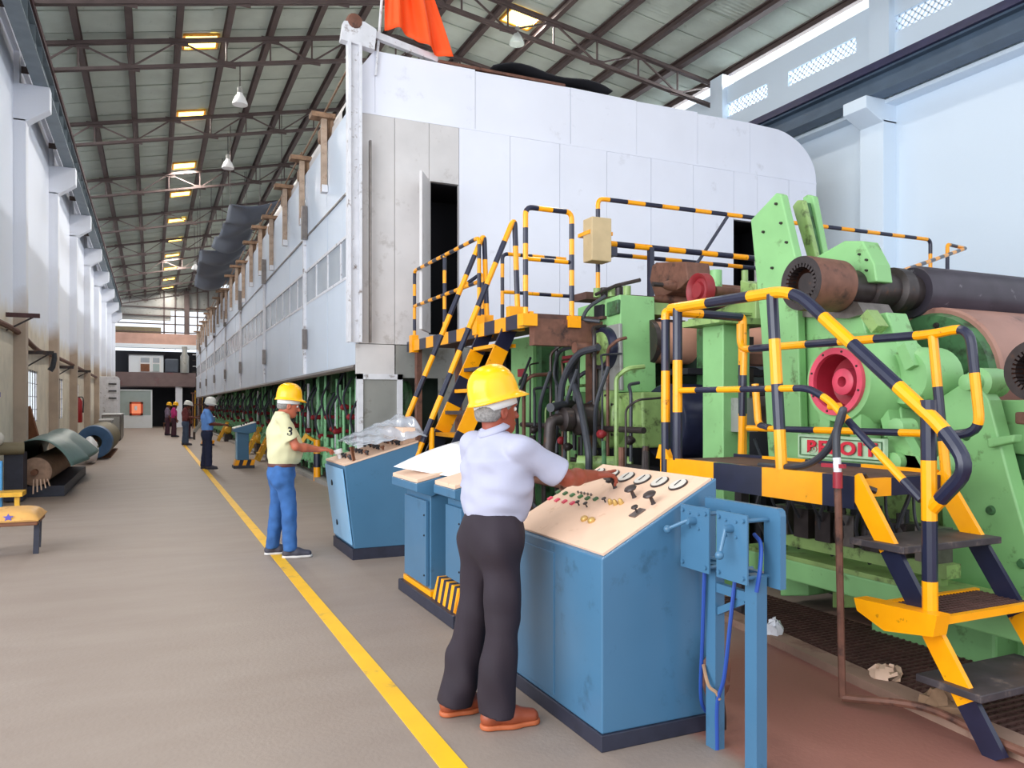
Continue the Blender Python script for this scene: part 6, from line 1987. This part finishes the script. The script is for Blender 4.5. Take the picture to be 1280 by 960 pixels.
def helmet(o, hc, pitch, m, sc=1.0, n=36, strap=True):
    rot = Matrix.Rotation(-pitch, 3, 'Y')
    hc = Vector(hc)
    rings = [(1.15, -0.012), (1.08, -0.002), (1.02, 0.006), (1.0, 0.02), (0.985, 0.05), (0.93, 0.085), (0.82, 0.115), (0.64, 0.138), (0.4, 0.152), (0.16, 0.158), (0.001, 0.159)]
    mb = MB()
    vs = []
    for j, (r, z) in enumerate(rings):
        for k in range(n):
            a = 2 * math.pi * k / n
            rr = r
            zz = z
            if j < 2:
                v = max(0, math.cos(a)) ** 1.5
                rr += (0.24 if j == 0 else 0.11) * v - (0.03 if j == 0 else 0.01) * (1 - v) * 0.8
                zz -= 0.016 * v * (1 if j == 0 else 0.4)
            x, y = 0.13 * rr * math.cos(a), 0.111 * rr * math.sin(a)
            if j > 3:
                zz += 0.007 * math.exp(-(y / 0.014) ** 2)
            vs.append(hc + rot @ (Vector((x, y, zz + 0.03)) * sc))
    m_ = len(rings)
    mb.add(vs, [(j * n + k, j * n + (k + 1) % n, (j + 1) * n + (k + 1) % n, (j + 1) * n + k) for j in range(m_ - 1) for k in range(n)], 0, True)
    h = mb_local(mb, 'helmet', m, o, solid=0.004)
    if strap:
        s = MB()
        vs = []
        for zz in (-0.022, 0.03):
            for k in range(n):
                a = 2 * math.pi * k / n
                vs.append(hc + rot @ (Vector((0.112 * math.cos(a) - 0.004, 0.092 * math.sin(a), zz)) * sc))
        s.add(vs, [(k, (k + 1) % n, n + (k + 1) % n, n + k) for k in range(n)], 0, True)
        mb_local(s, 'headband', 'strap', h, solid=0.004)
    return h


def mb_local(mb, name, m, parent, solid=0):
    me = bpy.data.meshes.new(name)
    me.from_pydata([tuple(v) for v in mb.v], [], mb.f)
    for x in (m if isinstance(m, (list, tuple)) else [m]):
        me.materials.append(M[x])
    me.polygons.foreach_set('material_index', mb.m)
    me.polygons.foreach_set('use_smooth', mb.s)
    o = bpy.data.objects.new(name, me)
    COL.objects.link(o)
    o.parent = parent
    if solid:
        b = o.modifiers.new('thickness', 'SOLIDIFY')
        b.thickness = solid
    return o


def person(loc, label, J, mats, vox=0.006, cvox=0.008, detail=2, group=None):
    """J: joints in the person's own space, facing +x, left is +y, ground z=0"""
    V = Vector
    sk = Field(vox)
    hc, yaw, pitch = V(J['head']), J.get('yaw', 0.0), J.get('pitch', 0.0)
    rot = Matrix.Rotation(yaw, 3, 'Z') @ Matrix.Rotation(-pitch, 3, 'Y')
    nr = [list(r) for r in rot]
    W = lambda x, y, z: hc + rot @ V((x, y, z))
    # head
    sk.ell(W(-0.012, 0, 0.03), (0.098, 0.077, 0.09), 0.03, nr)
    sk.ell(W(0.03, 0, -0.045), (0.062, 0.058, 0.075), 0.035, nr)
    sk.ell(W(0.055, 0, -0.092), (0.032, 0.034, 0.026), 0.03, nr)
    if detail > 0:
        sk.ell(W(0.02, 0.07, -0.01), (0.012, 0.008, 0.012), 0.01, nr)
        for s in (1, -1):
            sk.ell(W(-0.006, s * 0.078, -0.012), (0.021, 0.008, 0.032), 0.008, nr)
            sk.ell(W(-0.002, s * 0.086, -0.01), (0.011, 0.006, 0.018), 0.004, nr, sub=True)
        sk.ell(W(0.078, 0, 0.028), (0.02, 0.055, 0.012), 0.015, nr)
        for s in (1, -1):
            sk.ell(W(0.094, s * 0.031, 0.006), (0.02, 0.019, 0.012), 0.012, nr, sub=True)
        sk.cap(W(0.084, 0, 0.012), W(0.112, 0, -0.03), 0.008, 0.013, 0.012)
        for s in (1, -1):
            sk.ell(W(0.098, s * 0.012, -0.035), (0.011, 0.009, 0.008), 0.008, nr)
        sk.ell(W(0.083, 0, -0.063), (0.016, 0.026, 0.009), 0.01, nr)
        sk.ell(W(0.082, 0, -0.076), (0.014, 0.022, 0.008), 0.008, nr)
    sh = {s: V(J['sh' + s]) for s in 'RL'}
    el = {s: V(J['el' + s]) for s in 'RL'}
    wr_ = {s: V(J['wr' + s]) for s in 'RL'}
    hip = {s: V(J['hip' + s]) for s in 'RL'}
    kn = {s: V(J['kn' + s]) for s in 'RL'}
    an = {s: V(J['an' + s]) for s in 'RL'}
    pel = (hip['R'] + hip['L']) / 2
    nb = (sh['R'] + sh['L']) / 2 + V((0, 0, 0.06))
    ch = pel.lerp(nb, 0.68)
    across = (sh['L'] - sh['R']).normalized()
    hac = (hip['L'] - hip['R']).normalized()
    sk.cap(nb + V((-0.005, 0, -0.04)), W(-0.025, 0, -0.06), 0.062, 0.056, 0.03)
    sk.cap(pel, ch, 0.105, 0.115, 0.04, (across, 1.25))
    sk.cap(ch, nb + V((0, 0, -0.12)), 0.115, 0.075, 0.05, (across, 1.4))
    for s, side in (('R', -1), ('L', 1)):
        sk.cap(nb + V((0, 0, -0.08)), sh[s] + V((0, 0, -0.01)), 0.045, 0.045, 0.03)
        sk.cap(sh[s], el[s], 0.05, 0.04, 0.025)
        mid = el[s].lerp(wr_[s], 0.35)
        sk.cap(el[s], mid, 0.039, 0.041, 0.02)
        sk.cap(mid, wr_[s], 0.041, 0.026, 0.02)
        d = (wr_[s] - el[s]).normalized()
        hd_, hn, ht = J.get('hand' + s, (d, V((0, side * -1.0, 0)) if False else (V((0, side, 0)) if abs(d.z) > 0.7 else V((0, 0, 1))), V((1, 0, 0)) if abs(d.z) > 0.7 else V((0, -side, 0))))
        if detail > 0:
            hand(sk, wr_[s], hd_, hn, ht, J.get('curl' + s, (0.3, 0.35, 0.4, 0.45)), J.get('thumb' + s, 0.5), J.get('hsc', 1.0))
        else:
            hand(sk, wr_[s], hd_, hn, ht, sc=1.1)
        sk.cap(pel, hip[s], 0.1, 0.09, 0.04)
        sk.cap(hip[s], kn[s], 0.082, 0.055, 0.03)
        sk.cap(kn[s], kn[s].lerp(an[s], 0.3) + V((-0.012, 0, 0)), 0.052, 0.053, 0.02)
        sk.cap(kn[s].lerp(an[s], 0.3) + V((-0.012, 0, 0)), an[s], 0.053, 0.036, 0.02)
        fd = V(J.get('foot' + s, (1, 0, 0))).normalized()
        sk.cap(an[s] + V((0, 0, -0.03)) - fd * 0.03, an[s] + fd * 0.13 + V((0, 0, -0.045)), 0.034, 0.026, 0.025)
    body = net_object('person', sk.mesh(), mats['skin'])
    body.location = loc
    tag(body, label, 'person', group)
    # ---- shirt
    f = Field(cvox)
    bl = J.get('belly', 0.0)
    f.cap(pel + V((0.0, 0, 0.06)), pel.lerp(nb, 0.42) + V((0.01 + bl * 0.3, 0, 0)), 0.12 + bl * 0.05, 0.132 + bl * 0.4, 0.05, (hac, 1.26))
    f.cap(pel.lerp(nb, 0.35) + V((0.008, 0, 0)), ch, 0.134 + bl * 0.2, 0.134, 0.05, (across, 1.32))
    f.cap(ch, nb + V((-0.005, 0, -0.11)), 0.133, 0.09, 0.06, (across, 1.55))
    if bl:
        f.ell(pel.lerp(nb, 0.42) + V((0.05 + bl * 0.7, 0, 0)), (0.115, 0.14, 0.15), 0.07)
    for s, side in (('R', -1), ('L', 1)):
        f.cap(nb + V((-0.006, 0, -0.04)), sh[s] + V((0, 0, -0.006)), 0.055, 0.058, 0.04)
        k = J.get('sleeve', 0.78)
        e = sh[s].lerp(el[s], k) if k <= 1 else el[s].lerp(wr_[s], k - 1)
        if k > 1:
            f.cap(sh[s], el[s], 0.066, 0.052, 0.03)
            f.cap(el[s], e, 0.052, 0.045, 0.02, flat=True)
        else:
            f.cap(sh[s], e, 0.062, 0.073, 0.035, flat=True)
    f.cap(nb + V((-0.01, 0, -0.05)), nb.lerp(W(-0.03, 0, -0.06), 0.25), 0.08, 0.07, 0.03, flat=True)
    hem = pel.z + J.get('hem_off', 0.098)
    f.cut((0, 0, hem), (0, 0, -1))
    shirt = net_object('shirt', f.mesh(J.get('fold', 0.004), J.get('seed', 1)), mats['shirt'], body)
    if detail > 0 and J.get('collar', True):
        nd = (W(-0.03, 0, -0.06) - nb).normalized()
        cb = nb + nd * 0.0 + V((-0.008, 0, 0))
        c_ = MB().lathe(cb, nd, [(0.0, 0.074), (0.036, 0.066), (0.038, 0.069), (0.01, 0.084), (0.004, 0.083)], 32, closed=True)
        mb_local(c_, 'collar', mats['shirt'], shirt)
    # ---- trousers
    f = Field(cvox)
    f.cap(pel + V((0, 0, 0.1)), pel + V((-0.012, 0, 0.0)), 0.122 + bl * 0.15, 0.126, 0.05, (hac, 1.24))
    for s in 'RL':
        f.cap(pel + V((-0.016, 0, 0.0)), hip[s] + V((-0.02, 0, -0.05)), 0.104, 0.098, 0.06)
        f.cap(hip[s], kn[s], 0.096, J.get('knee_r', 0.074), 0.05)
        f.cap(kn[s], an[s] + V((-0.01, 0, J.get('cuff', -0.02))), J.get('knee_r', 0.074), J.get('cuff_r', 0.078), 0.02, flat=True)
    f.cut((0, 0, pel.z + 0.105), (0, 0, 1))
    f.cut((0, 0, 0.03), (0, 0, -1))
    tr = net_object('trousers', f.mesh(J.get('fold', 0.004), J.get('seed', 1) + 9), mats['trousers'], body)
    if detail > 0 and mats.get('belt'):
        f = Field(cvox)
        f.cap(pel + V((0, 0, 0.1)), pel + V((0, 0, 0.0)), 0.13 + bl * 0.22, 0.133, 0.04, (hac, 1.24))
        f.cut((0, 0, pel.z + 0.108), (0, 0, 1))
        f.cut((0, 0, pel.z + 0.072), (0, 0, -1))
        net_object('belt', f.mesh(), mats['belt'], body)
    # ---- shoes
    for s, side in (('R', -1), ('L', 1)):
        fd = V(J.get('foot' + s, (1, 0, 0))).normalized()
        lat = V((-fd.y, fd.x, 0))
        a = V((an[s].x, an[s].y, 0))
        lift = V((0, 0, an[s].z - 0.09))
        f = Field(min(cvox, 0.007))
        f.cap(a - fd * 0.045 + V((0, 0, 0.05)), a + fd * 0.06 + V((0, 0, 0.058)), 0.043, 0.043, 0.03)
        f.cap(a + fd * 0.06 + V((0, 0, 0.05)), a + fd * 0.165 + V((0, 0, 0.038)), 0.044, 0.034, 0.03, (lat, 1.22))
        f.cap(a - fd * 0.03 + V((0, 0, 0.06)), a - fd * 0.015 + V((0, 0, 0.1)), 0.042, 0.046, 0.02, flat=True)
        f.cut((0, 0, 0.018), (0, 0, -1))
        so = net_object('shoe', f.mesh(), mats['shoe'], body)
        so.location = lift
        g = Field(min(cvox, 0.006))
        g.cap(a - fd * 0.045 + V((0, 0, 0.012)), a + fd * 0.06 + V((0, 0, 0.012)), 0.045, 0.05, 0.03)
        g.cap(a + fd * 0.06 + V((0, 0, 0.012)), a + fd * 0.165 + V((0, 0, 0.012)), 0.052, 0.043, 0.03)
        g.cut((0, 0, 0.026), (0, 0, 1))
        g.cut((0, 0, 0.002), (0, 0, -1))
        net_object('sole', g.mesh(), mats['sole'], so)
    # ---- hair, eyes, helmet
    f = Field(min(cvox, 0.007))
    f.ell(W(-0.018, 0, 0.035), (0.102, 0.082, 0.092), 0.02, nr)
    f.ell(W(-0.06, 0, -0.02), (0.055, 0.074, 0.055), 0.03, nr)
    nf = rot @ V((1, 0, -0.9)).normalized()
    f.cut(W(0.045, 0, 0.0), nf)
    f.cut(W(0, 0, -0.055), rot @ V((0, 0, -1)))
    net_object('hair', f.mesh(), mats['hair'], body)
    if detail > 1:
        for s in (1, -1):
            e = MB().ball(W(0.079, s * 0.031, 0.006), 0.0125, 14, 10)
            eo = mb_local(e, 'eye', 'eye', body)
            mb_local(MB().ball(W(0.0885, s * 0.031, 0.004), 0.0052, 10, 8), 'iris', 'pupil', eo)
        lp = MB().ball(W(0.094, 0, -0.069), (0.007, 0.02, 0.006), 12, 8, rot=rot)
        mb_local(lp, 'lips', 'lip', body)
        br = MB()
        for s in (1, -1):
            br.tube([W(0.094, s * 0.014, 0.03), W(0.092, s * 0.034, 0.034), W(0.08, s * 0.05, 0.028)], 0.005, 6)
        mb_local(br, 'eyebrows', mats['hair'], body)
    if mats.get('moustache'):
        mb_local(MB().tube([W(0.086, 0.03, -0.06), W(0.1, 0.012, -0.052), W(0.1, -0.012, -0.052), W(0.086, -0.03, -0.06)], 0.0075, 8), 'moustache', mats['moustache'], body)
    if mats.get('helmet'):
        h = helmet(body, W(-0.008, 0, 0.035), J.get('hpitch', pitch), mats['helmet'], 1.0, 36 if detail else 20, detail > 0)
    return body


# worker in white, reaching over the big console
J1 = dict(head=(0.085, 0.09, 1.5), yaw=0.12, pitch=0.02, hpitch=0.27,
          shR=(0.12, -0.10, 1.325), shL=(0.03, 0.27, 1.335), elR=(0.37, -0.1, 1.17), elL=(0.06, 0.31, 1.07),
          wrR=(0.61, 0.03, 1.165), wrL=(0.12, 0.27, 0.87),
          handR=((0.97, 0.15, 0.02), (-0.1, -0.15, 1), (0.0, 1, 0.1)), curlR=(-0.05, 0.4, 0.6, 0.65), thumbR=1.0,
          handL=((0.1, 0, -1), (0, 1, 0), (1, 0, 0)),
          hipR=(0.06, -0.03, 0.9), hipL=(0.03, 0.15, 0.9), knR=(0.05, -0.05, 0.49), knL=(-0.0, 0.17, 0.49),
          anR=(0.02, -0.07, 0.09), anL=(-0.1, 0.17, 0.09), footR=(1, -0.12, 0), footL=(1, 0.05, 0),
          belly=0.025, hem_off=0.055, sleeve=0.82, fold=0.009, seed=4, knee_r=0.085, cuff_r=0.092, cuff=-0.03)
person((1.47, 3.47, 0), 'man in yellow helmet, white shirt and black trousers working at the big blue console', J1,
       dict(skin='skin', shirt='shirt_white', trousers='trouser_black', shoe='shoe_tan', sole='sole_tan', hair='grey_hair', helmet='helmet_yellow'), 0.0055, 0.0075)

# worker in blue jeans
J2 = dict(head=(0.07, 0.02, 1.53), yaw=-0.05, pitch=-0.22, hpitch=-0.06,
          shR=(-0.02, -0.19, 1.385), shL=(0.0, 0.19, 1.385), elR=(0.1, -0.22, 1.12), elL=(0.1, 0.22, 1.13),
          wrR=(0.34, -0.12, 1.075), wrL=(0.36, 0.16, 1.08),
          handR=((1, 0.15, 0.02), (0, -0.1, 1), (0, 1, 0)), curlR=(0.12, 0.3, 0.45, 0.55),
          handL=((1, -0.1, 0.0), (0, 0.1, 1), (0, -1, 0)),
          hipR=(0.0, -0.09, 0.84), hipL=(0.0, 0.09, 0.84), knR=(0.05, -0.1, 0.52), knL=(-0.03, 0.12, 0.51),
          anR=(0.07, -0.12, 0.09), anL=(-0.07, 0.14, 0.09), footR=(1, -0.15, 0), footL=(1, 0.05, 0),
          collar=False, belly=0.06, hem=0.925, sleeve=0.72, fold=0.008, seed=11, knee_r=0.076, cuff_r=0.066, cuff=-0.02)
w2 = person((1.2, 8.2, 0), 'man in yellow helmet, pale yellow shirt and bright blue jeans at the leaning console', J2,
            dict(skin='skin2', shirt='shirt_cream', trousers='jeans', belt='belt', shoe='shoe_dark', sole='sole_white', hair='grey_hair', helmet='helmet_yellow', moustache='black_hair'), 0.006, 0.008)

# worker in sky blue, white helmet
J3 = dict(J2)
J3.update(head=(0.06, 0.0, 1.53), pitch=-0.35, hpitch=-0.12, belly=0.0, elR=(0.06, -0.2, 1.1), elL=(0.08, 0.2, 1.1), wrR=(0.32, -0.12, 1.08), wrL=(0.34, 0.1, 1.06), hem=1.0, knR=(0.03, -0.1, 0.52), anR=(0.03, -0.12, 0.09), anL=(-0.06, 0.12, 0.09), cuff_r=0.082, knee_r=0.08, sleeve=0.95)
person((1.22, 20.4, 0), 'man in white helmet, sky blue shirt and navy trousers at the nearer pedestal console', J3,
       dict(skin='skin3', shirt='shirt_blue', trousers='trouser_navy', shoe='shoe_dark', sole='blue_dark', hair='black_hair', helmet='helmet_white', belt='belt'), 0.01, 0.012, 1)
J4 = dict(J3)
J4.update(sleeve=1.2)
person((1.2, 33.3, 0), 'man in white helmet, maroon shirt and slate jeans at the farther pedestal console', J4,
       dict(skin='skin3', shirt='shirt_maroon', trousers='trouser_slate', shoe='shoe_dark', sole='blue_dark', hair='black_hair', helmet='helmet_white'), 0.014, 0.016, 0)
J5 = dict(J3)
J5.update(wrR=(0.12, -0.24, 0.86), wrL=(0.12, 0.24, 0.86), elR=(0.02, -0.25, 1.1), elL=(0.02, 0.25, 1.1), sleeve=1.5, handR=((0.1, 0, -1), (0, -1, 0), (1, 0, 0)), handL=((0.1, 0, -1), (0, 1, 0), (1, 0, 0)))
person((1.0, 42.5, 0), 'person in yellow helmet and magenta shirt far down the yellow line', J5,
       dict(skin='skin3', shirt='shirt_pink', trousers='trouser_maroon', shoe='shoe_dark', sole='blue_dark', hair='black_hair', helmet='helmet_yellow'), 0.016, 0.018, 0)
person((0.75, 45.0, 0), 'person in yellow helmet and grey violet shirt behind the magenta shirt', J5,
       dict(skin='skin3', shirt='shirt_grey', trousers='trouser_maroon', shoe='shoe_dark', sole='blue_dark', hair='black_hair', helmet='helmet_yellow'), 0.016, 0.018, 0)
person((1.55, 40.0, 0), 'person in pale helmet and brown shirt behind the maroon shirt', J5,
       dict(skin='skin3', shirt='shirt_brown', trousers='trouser_maroon', shoe='shoe_dark', sole='blue_dark', hair='black_hair', helmet='strap'), 0.016, 0.018, 0)
# seated person far off
J6 = dict(J5)
J6.update(head=(0.15, 0, 1.18), pitch=-0.4, shR=(0.02, -0.18, 1.0), shL=(0.02, 0.18, 1.0), elR=(0.18, -0.22, 0.78), elL=(0.18, 0.22, 0.78), wrR=(0.4, -0.12, 0.72), wrL=(0.4, 0.12, 0.72), handR=((1, 0, 0), (0, 0, 1), (0, 1, 0)), handL=((1, 0, 0), (0, 0, 1), (0, -1, 0)),
          hipR=(-0.05, -0.1, 0.55), hipL=(-0.05, 0.1, 0.55), knR=(0.38, -0.12, 0.5), knL=(0.38, 0.12, 0.5), anR=(0.36, -0.12, 0.09), anL=(0.36, 0.12, 0.09), hem=0.56, sleeve=0.8)
sc_ = thing('low_seat', (1.0, 57.0, 0), 'low wooden seat under the person in pale blue at the far end', 'stool')
MB().span((0.68, 56.8, 0.38), (1.1, 57.2, 0.43)).build('seat', 'wood', sc_)
for x in (0.72, 1.06):
    for y in (56.84, 57.16):
        MB().span((x - 0.02, y - 0.02, 0), (x + 0.02, y + 0.02, 0.38)).build('leg', 'wood', sc_)
person((0.95, 57.0, 0), 'person in pale blue shirt sitting bent over at the far end', J6,
       dict(skin='skin3', shirt='shirt_pale', trousers='trouser_navy', shoe='shoe_dark', sole='blue_dark', hair='black_hair'), 0.018, 0.02, 0)
# the number on the sleeve
num = lettering('sleeve_number', '3', 0.115, (1.235, 7.6, 1.27), (math.pi / 2, 0.15, 0), 'ink', None, 0.0, 0.003)


# written characters become plain meshes
bpy.context.view_layer.update()
dg = bpy.context.evaluated_depsgraph_get()
for o in [x for x in SC.objects if x.type == 'FONT']:
    me = bpy.data.meshes.new_from_object(o.evaluated_get(dg))
    me.name = o.name
    n = bpy.data.objects.new(o.name, me)
    COL.objects.link(n)
    n.parent = o.parent
    n.location, n.rotation_euler, n.scale = o.location, o.rotation_euler, o.scale
    nm = o.name
    bpy.data.objects.remove(o)
    n.name = nm

# lay the printed number onto the sleeve cloth
num = bpy.data.objects['sleeve_number']
shirt2 = [c for c in w2.children if c.name.startswith('shirt')][0]
bpy.context.view_layer.update()
inv = shirt2.matrix_world.inverted()
for v in num.data.vertices:
    w = num.matrix_world @ v.co
    ok, hit, nor, _i = shirt2.ray_cast(inv @ w, (0, 1, 0), distance=1.0)
    v.co = (shirt2.matrix_world @ hit - Vector((0, 0.003, 0)) if ok else w + Vector((0, 0.33, 0))) - Vector(w2.location)
num.rotation_euler = (0, 0, 0)
num.location = (0, 0, 0)
num.parent = w2
